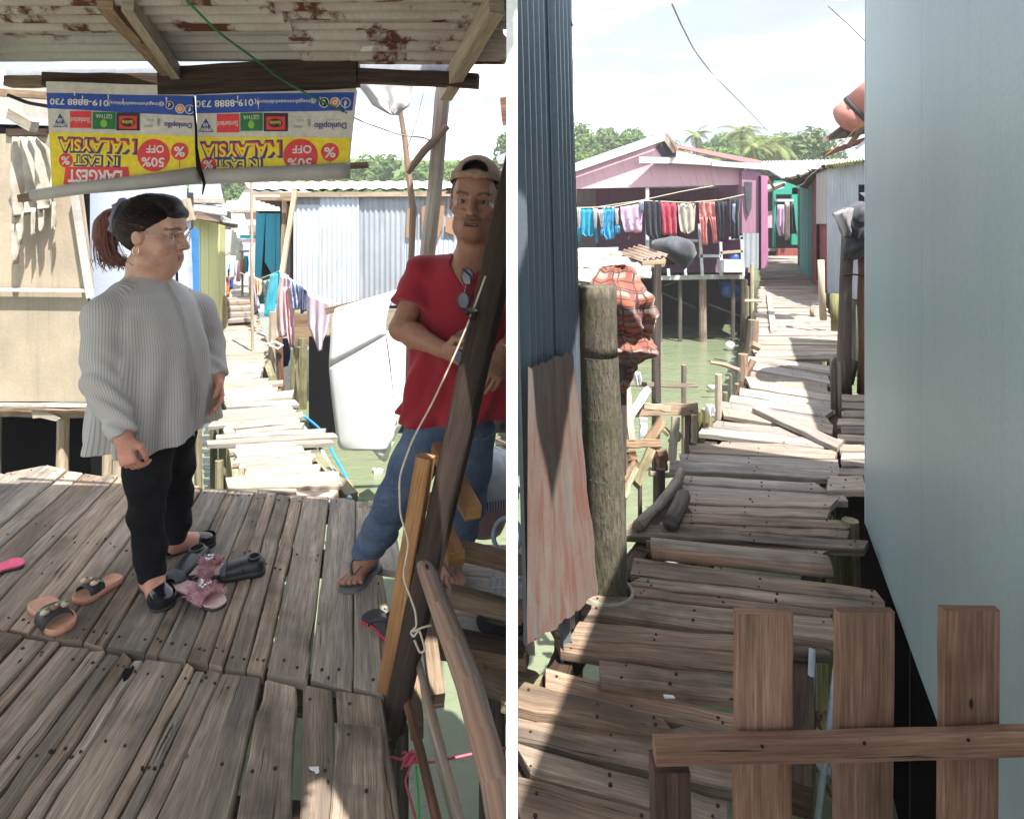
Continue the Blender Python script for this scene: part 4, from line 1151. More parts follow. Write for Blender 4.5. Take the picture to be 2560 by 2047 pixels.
for (pts, r, m_, lab) in [([(682, 780), (680, 870), (678, 965)], 9, 'pale', 'pale squared post under the turquoise garment'), ([(698, 845), (699, 900), (702, 972)], 9, 'bark_red', 'rough brown post tied to the pale post under the laundry'),
                          ([(741, 868), (735, 1010)], 10, 'pile', 'mossy stilt post at the left corner of the corrugated shed')]:
    d = 7.0
    mb = MB().tube([P(x, y, d) for x, y in pts] + [Vector((P(*pts[-1], d).x, d, -1.6))], r / FPX * d, 8, .07)
    mesh_thing(mb, 'post', M[m_], lab, 'post')
mesh_thing(MB().tube([P(674, 860, 6.95), P(690, 855, 6.9), P(706, 864, 6.92), P(695, 872, 6.88), P(675, 864, 6.93)], .014, 6, .2), 'rag', M['plastic_white'], 'white rag tied round the two posts under the laundry', 'rag')
mb = MB().tube([P(658, 860, 8.2), P(665, 905, 8.0)], .03, 8)
mesh_thing(mb, 'pipe', M['pvc'], 'short upright blue pipe beside the thin grey pole', 'pipe')
mesh_thing(MB().bar(P(636, 905, 7.4), P(672, 912, 7.3), .05, .05), 'beam', M['pale_grey'], 'short grey crossbeam beside the walkway under the laundry', 'beam')

# ---- white foam mattress hung over a rail
mat_ = thing('foam_mattress', 'folded white foam mattress hanging beside the walkway', 'mattress', P(900, 1120, 5.8))
def puff(rows, d, dr, th, name, root, m, bulge=.05):
    rr = []
    for (xl, xr, yl, yr) in rows:
        front, back = [], []
        for c in range(13):
            u = c / 12; x = lerp(xl, xr, u); y = lerp(yl, yr, u); dd = lerp(d, dr, u)
            e = (1 - abs(2 * u - 1) ** 5)
            front.append(P(x, y, dd) + Vector((0, -th * (.25 + .75 * e) - bulge * e * math.sin(PI * u), 0)))
            back.append(P(x, y, dd) + Vector((0, th * (.25 + .75 * e), 0)))
        rr.append(front + back[::-1])
    mb = MB().loft(rr)
    return mb.build(name, m, root, None, True)
puff([(846, 1000, 768, 722), (838, 990, 772, 736), (830, 975, 800, 760), (826, 965, 850, 800), (823, 965, 896, 822), (822, 966, 918, 838)], 5.75, 5.6, .02, 'upper_pad', mat_, M['mattress'], .008)
puff([(824, 966, 916, 838), (823, 965, 925, 848), (828, 978, 985, 950), (836, 990, 1050, 1050), (842, 985, 1100, 1090), (848, 972, 1118, 1118), (856, 965, 1124, 1124)], 5.75, 5.6, .02, 'lower_pad', mat_, M['mattress'], .006)
puff([(966, 1020, 830, 800), (975, 1018, 900, 890), (984, 1012, 980, 980), (992, 1006, 1060, 1060), (975, 985, 1100, 1100), (955, 968, 1146, 1150)], 5.62, 5.9, .04, 'side_pad', mat_, M['mattress'], .02)
puff([(925, 985, 1118, 1105), (935, 976, 1130, 1120), (948, 968, 1146, 1144)], 5.66, 5.66, .03, 'corner_flap', mat_, M['mattress'], .02)
mesh_thing(MB().bar(P(815, 778, 5.85), P(1100, 712, 5.85), .05, .06), 'rail', M['brown'], 'wooden rail that the white mattress hangs over', 'rail')

# ---- pipes and hoses beside the left walkway
wire('pipe', [(716, 1005, 5.2), (752, 1060, 4.8), (800, 1118, 4.3), (830, 1175, 3.9), (876, 1248, 3.5)], .013, M['pvc'], 'pale blue water pipe running along the right edge of the left walkway', 'pipe')
wire('hose', [(760, 1040, 5.3), (795, 1068, 5.4), (822, 1105, 5.5), (836, 1140, 5.3), (855, 1170, 5.2), (868, 1198, 5.1)], .012, M['hose_blue'], 'bright blue hose snaking into the water below the mattress', 'hose')
wire('hose', [(868, 1198, 5.1), (878, 1212, 5.0), (895, 1240, 4.9)], .008, plain('orange cord', (.7, .25, .12)), 'orange cord end joined to the blue hose', 'cord')
b_ = G(792, 1056, WATER_Z)
mb = MB().tube([b_ + Vector((-.14, 0, .02)), b_ + Vector((-.11, 0, .02)), b_ + Vector((.06, 0, .02)), b_ + Vector((.09, 0, .02)), b_ + Vector((.13, 0, .02))], [.03, .045, .045, .02, .018], 8)
mesh_thing(mb, 'plastic_bottle', plain('blue bottle', (.18, .34, .66), .3), 'blue plastic bottle floating in the dark water beside the mattress', 'bottle', smooth=True)
b_ = G(942, 1182, WATER_Z)
mb = cloth([(930, 958, 1172), (932, 956, 1186), (938, 950, 1194)], b_.y, .05, .05, 8, 3, 2)
mesh_thing(mb, 'plastic_bag', M['plastic_white'], 'white plastic bag floating in the green water left of the jeans', 'bag', smooth=True)
# ================================================================== LEFT FOREGROUND
# ---- planks outside the railing where the man's far foot stands
outer = thing('side_deck', 'small sunlit side deck of pale planks beyond the railing', None, G(1210, 1500), None, 'structure')
for (y0, y1, xl) in [(1352, 1392, 1010), (1394, 1436, 1005), (1439, 1486, 1085), (1489, 1540, 1105), (1543, 1598, 1120)]:
    MB().slab(G(xl, y0 - 8, -.005), G(xl, y1 - 8, -.005), G(1330, y1 + 14, -.005), G(1330, y0 + 14, -.005), .03, seg=5).build('plank', M['bleached'], outer)
MB().bar(G(1090, 1610, -.06), G(1320, 1640, -.06), .06, .07).build('joist', M['brown'], outer)

# ---- railing
mb = MB().bar(P(972, 1850, 1.95), P(1316, 345, 2.12), .064, .05, (-.28, -1, .1), seg=10, wob=.0012, taper=1.5, cham=.005)
mesh_thing(mb, 'leaning_post', M['post_dark'], 'dark brown leaning post in front of the man in the red shirt', 'post')
mb = MB().bar(P(966, 1730, 2.00), P(1064, 1140, 2.03), .050, .055, (-.2, -1, .1), seg=6, wob=.001, cham=.004)
mesh_thing(mb, 'railing_post', M['orange'], 'short orange brown sawn post beside the dark leaning post', 'post')
rail_g = 'short and long rails fixed to the leaning railing posts'
for (a, b, w, h, m_, lab) in [
    (P(1096, 1120, 2.42), P(1183, 1282, 2.10), .056, .052, 'orange', 'upper orange stub of wood pointing at the camera behind the dark post'),
    (P(1080, 1245, 2.42), P(1141, 1398, 2.10), .054, .052, 'orange', 'lower orange stub of wood pointing at the camera just above the log end'),
    (P(1064, 1530, 2.30), P(1094, 1752, 2.02), .046, .066, 'brown', 'brown stub of wood under the white rope knot'),
    (P(1030, 1660, 2.25), P(1043, 1825, 2.02), .040, .07, 'brown', 'dark brown stub of wood right of the lower end of the leaning post'),
    (P(1145, 1372, 2.25), P(1305, 1412, 2.32), .05, .056, 'brown', 'upper horizontal rail crossing below the pink basin'),
    (P(1118, 1486, 2.18), P(1305, 1532, 2.25), .05, .058, 'brown', 'middle horizontal rail right of the log'),
    (P(1150, 1592, 2.12), P(1305, 1622, 2.18), .045, .036, 'dark_beam', 'lowest dark horizontal rail right of the log')]:
    mb = MB().bar(a, b, w, h, (0, 0, 1), seg=4, wob=.001, cham=.003)
    mesh_thing(mb, 'rail', M[m_], lab, 'rail', None, rail_g)
pts = [P(1046, 1385, 2.02), P(1066, 1420, 1.98), P(1100, 1515, 1.88), P(1135, 1605, 1.80), P(1172, 1705, 1.72), P(1205, 1830, 1.63), P(1238, 1950, 1.56), P(1262, 2080, 1.50)]
mb = MB().tube(pts, [.016, .029, .031, .033, .036, .037, .039, .040], 14, .05)
mesh_thing(mb, 'log', wood('grey barked log', (.19, .17, .15), (.30, .275, .25), (.34, .20, .135), crack=.70, vary=0, grain=.35, bump=.8), 'thick grey log with reddish peeled patches leaning down to the right', 'log', smooth=True)
for (pts, r, m_, lab) in [
    ([P(1046, 1655, 1.98), P(1088, 1820, 1.8), P(1160, 2080, 1.58)], .011, 'bark', 'thin grey pole sloping down beside the thick log'),
    ([P(1016, 1750, 1.95), P(1052, 1880, 1.8), P(1100, 2080, 1.62)], .013, 'bark_red', 'thin brown pole just right of the pink string knot'),
    ([P(1075, 1780, 1.9), P(1110, 1920, 1.78), P(1150, 2080, 1.66)], .018, 'pale', 'pale peeled pole between two thinner poles')]:
    mesh_thing(MB().tube(pts, r, 8, .07), 'pole', M[m_], lab, 'pole', None, 'poles sloping down under the railing')
a = P(990, 1820, 1.96)
mesh_thing(MB().tube([a, Vector((a.x, a.y, -1.6))], .038, 9, .06), 'pile', M['bark_dark'], 'dark pile in the water under the leaning post', 'pile')
mesh_thing(MB().tube([P(1185, 1678, 2.25), P(1250, 1700, 2.28), P(1330, 1725, 2.3)], [.055, .06, .06], 12, .04), 'round_timber', M['bark'], 'thick round timber lying under the lowest rail', 'timber')
a = P(1230, 1700, 2.35)
mesh_thing(MB().tube([a, Vector((a.x, a.y, -1.6))], .05, 9, .06), 'pile', M['bark_dark'], 'dark pile under the thick round timber', 'pile')

# ropes
wire('rope', [(1214, 690, 2.0), (1178, 790, 1.99), (1140, 880, 1.98), (1085, 1000, 1.96), (1030, 1101, 1.94), (998, 1192, 1.93), (1000, 1285, 1.93), (1023, 1357, 1.92), (1006, 1440, 1.92), (1038, 1525, 1.89), (1042, 1565, 1.88), (1026, 1580, 1.88), (1034, 1592, 1.87), (1048, 1572, 1.87), (1064, 1625, 1.87), (1050, 1632, 1.87), (1036, 1600, 1.87)], .0032, M['rope_pale'], 'pale cord hanging from the dark leaning post with a loose knot at its end', 'rope')
wire('wire', [(1078, 1562, 1.88), (1056, 1568, 1.87), (1032, 1578, 1.86)], .003, M['rope_pale'], 'short white wire tied round the dark post at the knot')
mesh_thing(MB().tube([P(1166, 785, 2.0), P(1176, 772, 1.97), P(1188, 776, 1.97), P(1184, 795, 1.98), P(1172, 802, 2.0)], [.007, .011, .012, .010, .006], 7, .15), 'tie_strip', M['black'], 'black rubber tie on the dark post below the eyeglasses', 'tie')
wire('string', [(978, 1890, 1.9), (1005, 1898, 1.86), (1028, 1905, 1.84), (1080, 1905, 1.86), (1125, 1896, 1.9), (1195, 1880, 1.95), (1270, 1868, 2.0)], .0035, M['rope_pink'], 'pink raffia string stretched across the water from the dark pile', 'string')
wire('string', [(1030, 1905, 1.82), (1012, 1950, 1.82), (1022, 1985, 1.82), (1042, 2060, 1.82)], .0035, M['rope_pink'], 'loose pink raffia end hanging below its knot', 'string')
mb = MB()
for k in range(4):
    o = Vector((rnd(-.01, .01), rnd(-.01, .01), rnd(-.008, .008)))
    c = P(1026, 1903, 1.82) + o
    pp = [c + Vector((.018 * math.cos(t + k), .012 * math.sin(2 * t + k), .012 * math.sin(t * 1.3 + k * 2))) for t in [i * .7 for i in range(10)]]
    mb.tube(pp, .003, 5)
mesh_thing(mb, 'string_knot', M['rope_pink'], 'tangled pink raffia knot on the pole', 'knot')
wire('string', [(1040, 1915, 1.81), (1044, 1960, 1.8), (1049, 2060, 1.8)], .0035, M['rope_green'], 'bright green string hanging from the pink knot', 'string')

# basin with quilt, basket, tyre
bc = G(1206, 1362); bc.y += .13
basin = thing('basin', 'round dusty pink plastic basin standing on the side deck', 'basin', bc)
rows = []
for (r, z) in [(.085, 0), (.10, .03), (.135, .13), (.15, .17), (.158, .175), (.158, .185), (.146, .183), (.13, .13), (.09, .02), (.03, .012)]:
    rows.append([bc + Vector((r * math.cos(2*PI*k/28), r * math.sin(2*PI*k/28), z)) for k in range(28)])
MB().loft(rows).build('bowl', M['basin'], basin, None, True)
rows = []
for j, (sc, z) in enumerate([(1.0, .155), (1.12, .19), (1.10, .25), (.95, .32), (.7, .37), (.3, .39)]):
    rows.append([bc + Vector((sc * (.15 + .025 * mnoise.noise(Vector((math.cos(a) * 2, math.sin(a) * 2, j * .8)))) * math.cos(a), sc * .14 * math.sin(a), z + .02 * mnoise.noise(Vector((math.cos(a) * 3, math.sin(a) * 3, j))))) for a in [2*PI*k/36 for k in range(36)]])
q = MB().loft(rows).build('quilt', M['silver'], None, bc + Vector((0, 0, .2)), True)
tag(q, 'crumpled shiny silver quilt heaped in the pink basin', 'quilt')
def stripes(name, c1, c2, freq, axis=0):
    m, n, l, b = new_mat(name)
    vec = n.new('ShaderNodeTexCoord').outputs['Object']
    w = n.new('ShaderNodeTexWave'); w.inputs['Scale'].default_value = freq; w.inputs['Distortion'].default_value = .4
    l.new(vec, w.inputs['Vector'])
    l.new(mixc(n, l, ramp(n, l, w.outputs['Fac'], .4, .6), c1, c2), b.inputs['Base Color'])
    b.inputs['Roughness'].default_value = .9
    return m
rows = [[bc + Vector(((.165 + .004 * (k % 2)) * math.cos(a), (.163) * math.sin(a), z)) for k, a in enumerate([2*PI*k/36 for k in range(36)])] for z in (.165, .18, .2, .206)]
tag(MB().loft(rows, True, False).build('checked_cloth', stripes('dark checked cloth', (.05, .06, .10), (.42, .42, .46), 26), None, bc + Vector((0, 0, .18)), True), 'dark striped cloth tucked round the rim of the pink basin', 'cloth')
k0 = G(1262, 1500)
bask = thing('basket', 'grey plastic lattice basket at the right edge of the side deck', 'basket', k0)
for i in range(6):
    a = k0 + Vector((-.055 + i * .022, 0, 0)); MB().bar(a, a + Vector((0, .02, .16)), .004, .004).build('slat', M['pvc_grey'], bask)
for i in range(5):
    a = k0 + Vector((-.058, .002 + i * .004, .01 + i * .035)); MB().bar(a, a + Vector((.12, 0, 0)), .004, .004).build('slat', M['pvc_grey'], bask)
for i in range(6):
    a = k0 + Vector((-.055 + i * .022, .012, .05)); MB().bar(a, a + Vector((.022, .006, .07)), .003, .003).build('slat', M['pvc_grey'], bask)
c = P(1268, 1338, 2.55)
ring = [c + Vector((.055 * math.cos(t), 0.02 * math.sin(t), .06 * math.sin(t))) for t in [2*PI*i/20 for i in range(21)]]
mesh_thing(MB().tube(ring, .010, 7), 'plastic_ring', plain('grey blue plastic', (.30, .38, .46)), 'grey blue plastic ring leaning against the pink basin', 'ring', smooth=True)
c = G(1258, 1568)
ring = [c + Vector((.075 * math.cos(t), .075 * math.sin(t), .03)) for t in [2*PI*i/24 for i in range(25)]]
mesh_thing(MB().tube(ring, .022, 9), 'tyre', M['black'], 'small black rubber tyre lying on the side deck', 'tyre', smooth=True)
def scatter_junk():
    mb = MB()
    for k in range(7):
        a = P(1210 + rnd(0, 50), 1080 + rnd(0, 55), 6.2 + rnd(-.3, .3)); b = a + Vector((rnd(-.25, .25), rnd(-.1, .1), rnd(-.1, .1)))
        mb.bar(a, b, .03, .02)
    return mb
mesh_thing(scatter_junk(), 'driftwood', M['bark_dark'], 'tangle of dark driftwood in the water right of the man', 'driftwood')

# ================================================================== SHOES
OUT = [(0, .0), (.02, .55), (.08, .82), (.2, .86), (.38, .76), (.55, .84), (.72, 1.0), (.85, .98), (.95, .72), (.99, .4), (1.0, 0)]
def sole_ring(w, bend=.08):
    r = [(x, y * w / 2 + bend * w * math.sin(PI * x)) for x, y in OUT] + [(x, -y * w / 2 * .93 + bend * w * math.sin(PI * x)) for x, y in OUT[-2:0:-1]]
    return r
class Frame:
    def __init__(self, heel, toe, z=0.0):
        h, t = G(*heel, z), G(*toe, z)
        self.o = h; self.x = (t - h); self.L = self.x.length; self.x.normalize()
        self.y = Vector((-self.x.y, self.x.x, 0))
    def __call__(self, x, y, z): return self.o + self.x * (x * self.L) + self.y * y + Vector((0, 0, z))
def sole(F, w, z0, z1, name, m, root, grow=1.0, dip=0.0):
    R = sole_ring(w)
    lo = [F(x, y * grow, z0) for x, y in R]; hi = [F(x, y * grow, z1) for x, y in R]
    hi2 = [F(.5 + (x - .5) * .94, y * grow * .9, z1 - dip) for x, y in R]
    return MB().loft([lo, [lerp(a, b, .5) + (lerp(a, b, .5) - F(.5, 0, (z0 + z1) / 2)) * .01 for a, b in zip(lo, hi)], hi, hi2]).build(name, m, root, None, True)
def band(F, x0, x1, w, h, name, m, root, th=.005, hump=1.0):
    rows = []
    for k in range(11):
        a = PI * k / 10
        y, z = w / 2 * math.cos(a), h * math.sin(a) ** .7 * hump + .012
        rows.append([F(x0, y, z), F(x1, y * .97, z * .93), F(x1, y * .97, z * .93 + th), F(x0, y, z + th)])
    return MB().loft(rows).build(name, m, root, None, True)
SH = {'peach': plain('peach foam', (.62, .30, .20), .6), 'peach_dark': plain('peach footbed', (.55, .27, .18), .7), 'charc': plain('charcoal rubber', (.03, .03, .033), .5),
      'lbed': plain('pale pink footbed', (.66, .44, .42), .7), 'fluff': cloth_mat('dusty pink fluff', (.52, .27, .29), (.62, .38, .40), 30), 'sil': plain('silver sequins', (.75, .75, .78), .2, .8, .6),
      'sneak': plain('black leather', (.018, .019, .023), .4, .5), 'toe': plain('grey toe cap', (.10, .11, .13), .45), 'pinkr': plain('hot pink foam', (.80, .10, .22), .6), 'redr': plain('red foam edge', (.55, .03, .04), .6),
      'deco_green': plain('green rubber badge', (.12, .42, .08), .5), 'deco_cream': plain('cream rubber badge', (.60, .46, .36), .5), 'deco_brown': plain('brown rubber badge', (.25, .13, .07), .5), 'greyr': plain('grey rubber', (.11, .115, .125), .55)}
def slide(heel, toe, label):
    F = Frame(heel, toe); w = max(.088, F.L * .36)
    t = thing('slide_sandal', label, 'sandal', F(.5, 0, 0), 'peach slide sandals left on the deck')
    sole(F, w, .0, .026, 'sole', SH['peach'], t, 1, .004)
    band(F, .50, .82, w * .98, .042, 'strap', SH['charc'], t)
    MB().poly([F(.53, w*.42, .05), F(.53, -w*.42, .05), F(.60, -w*.42, .056), F(.60, w*.42, .056)], (0, 0, .004)).build('badge_strip', SH['deco_green'], t)
    for k, yy in enumerate((-.3, 0, .3)):
        c = F(.68, yy * w, .056 + .006 * (1 - abs(yy) * 2))
        rr = [[c + Vector((r * math.cos(a), r * math.sin(a), z)) for a in [2*PI*i/10 for i in range(10)]] for r, z in ((.015, -.004), (.015, .003), (.011, .006), (.004, .008))]
        MB().loft(rr).build('badge', SH['deco_cream' if k != 1 else 'deco_brown'], t, None, True)
        c2 = c + Vector((.004, .004, .006)); rr = [[c2 + Vector((r * math.cos(a), r * math.sin(a), z)) for a in [2*PI*i/8 for i in range(8)]] for r, z in ((.006, 0), (.006, .004), (.002, .006))]
        MB().loft(rr).build('badge', SH['deco_brown' if k != 1 else 'deco_cream'], t, None, True)
slide((93, 1512), (160, 1585), 'peach slide sandal at the far left, its toe pointing at the camera')
slide((298, 1449), (187, 1512), 'peach slide sandal lying nearer the woman, its toe pointing left')
def fluffy(heel, toe, z, label):
    F = Frame(heel, toe); w = .088
    F.o = F.o + Vector((0, 0, z))
    t = thing('fluffy_sandal', label, 'sandal', F(.5, 0, 0), 'pink fluffy sandals')
    sole(F, w, .0, .014, 'sole', SH['charc'], t)
    sole(F, w, .014, .02, 'footbed', SH['lbed'], t, .97, .002)
    band(F, .48, .80, w * .98, .04, 'strap', SH['fluff'], t)
    mb = MB()
    rg = random.Random(int(heel[0]))
    for k in range(420):
        a = rg.uniform(0.1, PI - .1); xx = rg.uniform(.44, .84)
        b = F(xx, w / 2 * math.cos(a), .04 * math.sin(a) ** .7 + .014)
        dr = (F.y * math.cos(a) + Vector((0, 0, 1)) * math.sin(a) + F.x * rg.uniform(-.9, .9) + Vector((rg.uniform(-.4, .4), rg.uniform(-.4, .4), rg.uniform(-.5, .3)))).normalized()
        e = b + dr * rg.uniform(.018, .032)
        s = dr.cross(Vector((rg.uniform(-1, 1), rg.uniform(-1, 1), 1))).normalized() * .0022
        mb.add([b - s, b + s, e], [[0, 1, 2]])
    tag(mb.build('fluff', SH['fluff'], t), None, None, None, 'stuff')
    for k in range(9):
        c = F(.62 + rg.uniform(-.07, .07), rg.uniform(-.02, .02), .062 + rg.uniform(0, .01))
        rr = [[c + Vector((r * math.cos(i * PI / 3), r * math.sin(i * PI / 3), zz)) for i in range(6)] for r, zz in ((.006, 0), (.0055, .004), (.002, .006))]
        MB().loft(rr).build('sequin', SH['sil'], t)
fluffy((452, 1446), (566, 1441), .012, 'upper pink fluffy sandal resting against the black sneakers')
fluffy((438, 1468), (554, 1524), .0, 'lower pink fluffy sandal nearest the camera, toe to the right')
def sneaker(heel, toe, label):
    F = Frame(heel, toe); w = .092
    t = thing('sneaker', label, 'shoe', F(.5, 0, 0), 'black strap sneakers')
    sole(F, w * 1.02, .0, .024, 'sole', SH['charc'], t)
    def ring(x, wy, h, open_=0.0):
        pts = []
        for k in range(15):
            a = PI * k / 14
            pts.append(F(x, wy / 2 * math.cos(a), .022 + h * math.sin(a) ** .75))
        return pts
    st = [(.02, .045, .026), (.08, .072, .042), (.2, .078, .046), (.35, .078, .048), (.5, .082, .046), (.65, .09, .042), (.8, .09, .034), (.92, .07, .026), (.985, .035, .014)]
    MB().loft([ring(*s) for s in st], False, False).build('upper', SH['sneak'], t, None, True)
    # dark mouth with a raised padded collar
    col = [F(.25 + .13 * math.cos(a), .027 * math.sin(a), .0695) for a in [2*PI*i/18 for i in range(19)]]
    MB().tube(col, .0045, 6).build('collar', SH['sneak'], t, None, True)
    MB().add([F(.25 + .125 * math.cos(a), .026 * math.sin(a), .0712) for a in [2*PI*i/18 for i in range(18)]], [list(range(18))]).build('lining', M['dark'], t)
    for x in (.46, .58):
        band(F, x, x + .085, w * .93, .050 if x < .5 else .046, 'strap', SH['toe'] if x > .5 else SH['sneak'], t, .004)
    MB().loft([ring(*s) for s in [(.84, .088, .036), (.92, .073, .0295), (.985, .038, .017)]], False, False).build('toe_cap', SH['toe'], t, None, True)
sneaker((512, 1392), (426, 1472), 'black strap sneaker just behind the near shoe of the woman, toe pointing at the camera')
sneaker((664, 1428), (548, 1446), 'black strap sneaker lying to the right of the pink fluffy sandals')
def flipflop(heel, toe, label, m1, m2, strap=True, z=0):
    F = Frame(heel, toe, z); w = .095
    t = thing('flip_flop', label, 'sandal', F(.5, 0, 0))
    sole(F, w, 0, .012, 'sole', m2, t)
    sole(F, w, .012, .02, 'footbed', m1, t, .99, .001)
    if strap:
        for s in (-1, 1):
            MB().tube([F(.36, s * w * .42, .02), F(.5, s * w * .38, .045), F(.62, s * .018, .05), F(.72, 0, .045), F(.74, 0, .02)], .006, 6).build('strap', SH['charc'], t, None, True)
    return t
flipflop((916, 1542), (1000, 1600), 'black flip flop with a red edge lying by the foot of the orange post', SH['charc'], SH['redr'])
flipflop((-30, 1440), (60, 1410), 'hot pink sandal cut off at the left edge of the picture', SH['pinkr'], SH['charc'], False)
mb = MB().poly([G(772, 1917, .004), G(797, 1916, .004), G(798, 1930, .004), G(790, 1934, .004), G(786, 1927, .004), G(775, 1924, .004)], (0, 0, .0015))
mesh_thing(mb, 'paper_scrap', M['plastic_white'], 'small scrap of white paper on a near deck plank', 'paper')
# ================================================================== RIGHT SIDE
# ---- dark corrugated wall, rusty sheet and half trunk at the left
cw = thing('metal_wall', 'tall dark blue grey corrugated metal wall at the left of the plank walkway', 'wall', P(1370, 900, 2.1))
A0, A1 = P(1276, 0, 1.80), P(1412, 0, 2.52)
A1b = P(1452, 900, 2.52)
def wallp(f, z, lean=0.0):
    top = lerp(Vector((A0.x, A0.y, 0)), Vector((A1.x, A1.y, 0)), f)
    p = top.copy(); p.z = z; p.x += (2.2 - z) * .025
    return p
MB().corr(wallp(0, 3.0), wallp(.56, 3.0), wallp(.56, .26), wallp(0, .26), .076, .017, seg=6).build('wall_sheet', M['blue_corr'], cw, smooth=True)
o = MB().corr(wallp(.53, 3.0), wallp(1.0, 3.0), wallp(1.0, -.2), wallp(.53, -.2), .076, .017, seg=6)
o.v = [v + Vector((.012, -.012, 0)) for v in o.v]
o.build('wall_sheet', M['blue_corr'], cw, smooth=True)
MB().bar(wallp(1.0, 3.0) + Vector((.01, 0, 0)), wallp(1.0, -.2) + Vector((.01, 0, 0)), .035, .03, (0, 1, 0), seg=6, wob=.002).build('edge_post', M['bark_dark'], cw)
MB().tube([P(1404, -5, 2.5), P(1414, 40, 2.5), P(1424, 68, 2.5)], [.016, .018, .017], 7, .08).build('rafter_end', M['bark'], cw)
MB().poly([(-.1, 1.26, 3.0), (.50, 1.26, 3.0), (.50, 1.0, 3.0), (.80, 1.0, 3.0), (.80, 2.0, 3.0), (.72, 3.25, 3.0), (-.1, 3.25, 3.0)], (0, 0, -.03)).build('eave_or_shade_sheet', M['galv'], cw)  # added above the view to shade the metal wall and rusty sheet
rs = MB()
TL, TR, BR_, BL_ = P(1288, 912, 1.78), P(1406, 876, 2.30), P(1470, 1462, 2.42), P(1286, 1592, 1.84)
rows = []
n_u, n_v = 26, 14
verts, faces, uvs = [], [], []
for j in range(n_v + 1):
    v = j / n_v
    for i in range(n_u + 1):
        u = i / n_u
        p = lerp(lerp(TL, TR, u), lerp(BL_, BR_, u), v)
        w = math.sin(u * 2 * PI * 4.5) * .003 + .010 * math.sin(PI * u) * v
        if j in (0, n_v): p.z += mnoise.noise(Vector((u * 7, j, 2))) * .016 + rnd(-.006, .006)
        if i == n_u: p.x += mnoise.noise(Vector((v * 6, 4, 2))) * .012
        verts.append(p + Vector((.035 + w, -.035 - w, 0)))
for j in range(n_v):
    for i in range(n_u):
        q = j * (n_u + 1) + i
        faces.append([q, q + 1, q + n_u + 2, q + n_u + 1])
        uvs.append([((q % (n_u+1)) / n_u * .8, j / n_v * 1.2), ((q % (n_u+1) + 1) / n_u * .8, j / n_v * 1.2), ((q % (n_u+1) + 1) / n_u * .8, (j+1) / n_v * 1.2), ((q % (n_u+1)) / n_u * .8, (j+1) / n_v * 1.2)])
rs.add(verts, faces, uvs)
mesh_thing(rs, 'rusty_sheet', M['rust_sheet'], 'curved rusty metal sheet with peeling pale paint leaning on the dark corrugated wall', 'metal sheet', smooth=True)

def trunk_mat():
    m, n, l, b = new_mat('fibrous palm trunk')
    uv = n.new('ShaderNodeUVMap').outputs['UV']
    a = ntex(n, l, uv, 1.0, 6, .65, (14, 60, 1), .2)
    f = ntex(n, l, uv, 1.0, 3, .6, (60, 130, 1))
    big = ntex(n, l, uv, 3.0, 4, .6)
    col = mixc(n, l, ramp(n, l, a, .35, .66), (.055, .048, .036), (.175, .147, .108))
    col = mixc(n, l, ramp(n, l, big, .42, .68, (0, 0, 0), (.7, .7, .7)), col, (.075, .08, .035))
    col = mixc(n, l, ramp(n, l, f, .56, .66), col, (.03, .022, .016))
    l.new(col, b.inputs['Base Color']); b.inputs['Roughness'].default_value = .9
    bumpn(n, l, b, a, .8, .012)
    return m
M['trunk'] = trunk_mat()
pal = thing('palm_post', 'thick ringed palm trunk post with moss standing on the walkway beside the rusty sheet', 'post', G(1516, 1484))
rings = [(1492, 716), (1494, 800), (1496, 891)], [(1496, 891), (1500, 960), (1505, 1038)], [(1505, 1038), (1508, 1110), (1510, 1188)], [(1510, 1188), (1514, 1300), (1516, 1400), (1517, 1486)]
for si, seg_ in enumerate(rings):
    pts, rr = [], []
    n_ = len(seg_)
    for k, (x, y) in enumerate(seg_):
        pts.append(P(x, y, 2.55)); rr.append((.077 + .0015 * si))
    full, fr = [], []
    for k in range(n_ - 1):
        for s in range(3):
            full.append(lerp(pts[k], pts[k+1], s / 3)); fr.append(lerp(rr[k], rr[k+1], s / 3))
    full.append(pts[-1]); fr.append(rr[-1])
    MB().tube(full, fr, 20, .012, cap=(si == 0)).build('trunk_section', M['trunk'], pal, None, True)
for si in range(3):
    a = P(*rings[si][-1], 2.55)
    MB().tube([a + Vector((0, 0, .003)), a + Vector((0, 0, -.003))], .0782 + .0015 * si, 18).build('ring', M['bark_dark'], pal)
MB().poly([P(1432, 706, 2.60), P(1450, 716, 2.52), P(1474, 1478, 2.52), P(1462, 1486, 2.60)], (-.012, .03, 0)).build('side_slab', M['bark_dark'], pal)
rngp = 0
ringp = [G(1517, 1484) + Vector((.1 * math.cos(t), .1 * math.sin(t), .012)) for t in [2*PI*i/24 for i in range(25)]]
mesh_thing(MB().tube(ringp, .008, 6), 'wire_loop', M['wire_grey'], 'grey wire loop lying round the foot of the palm trunk post', 'wire')

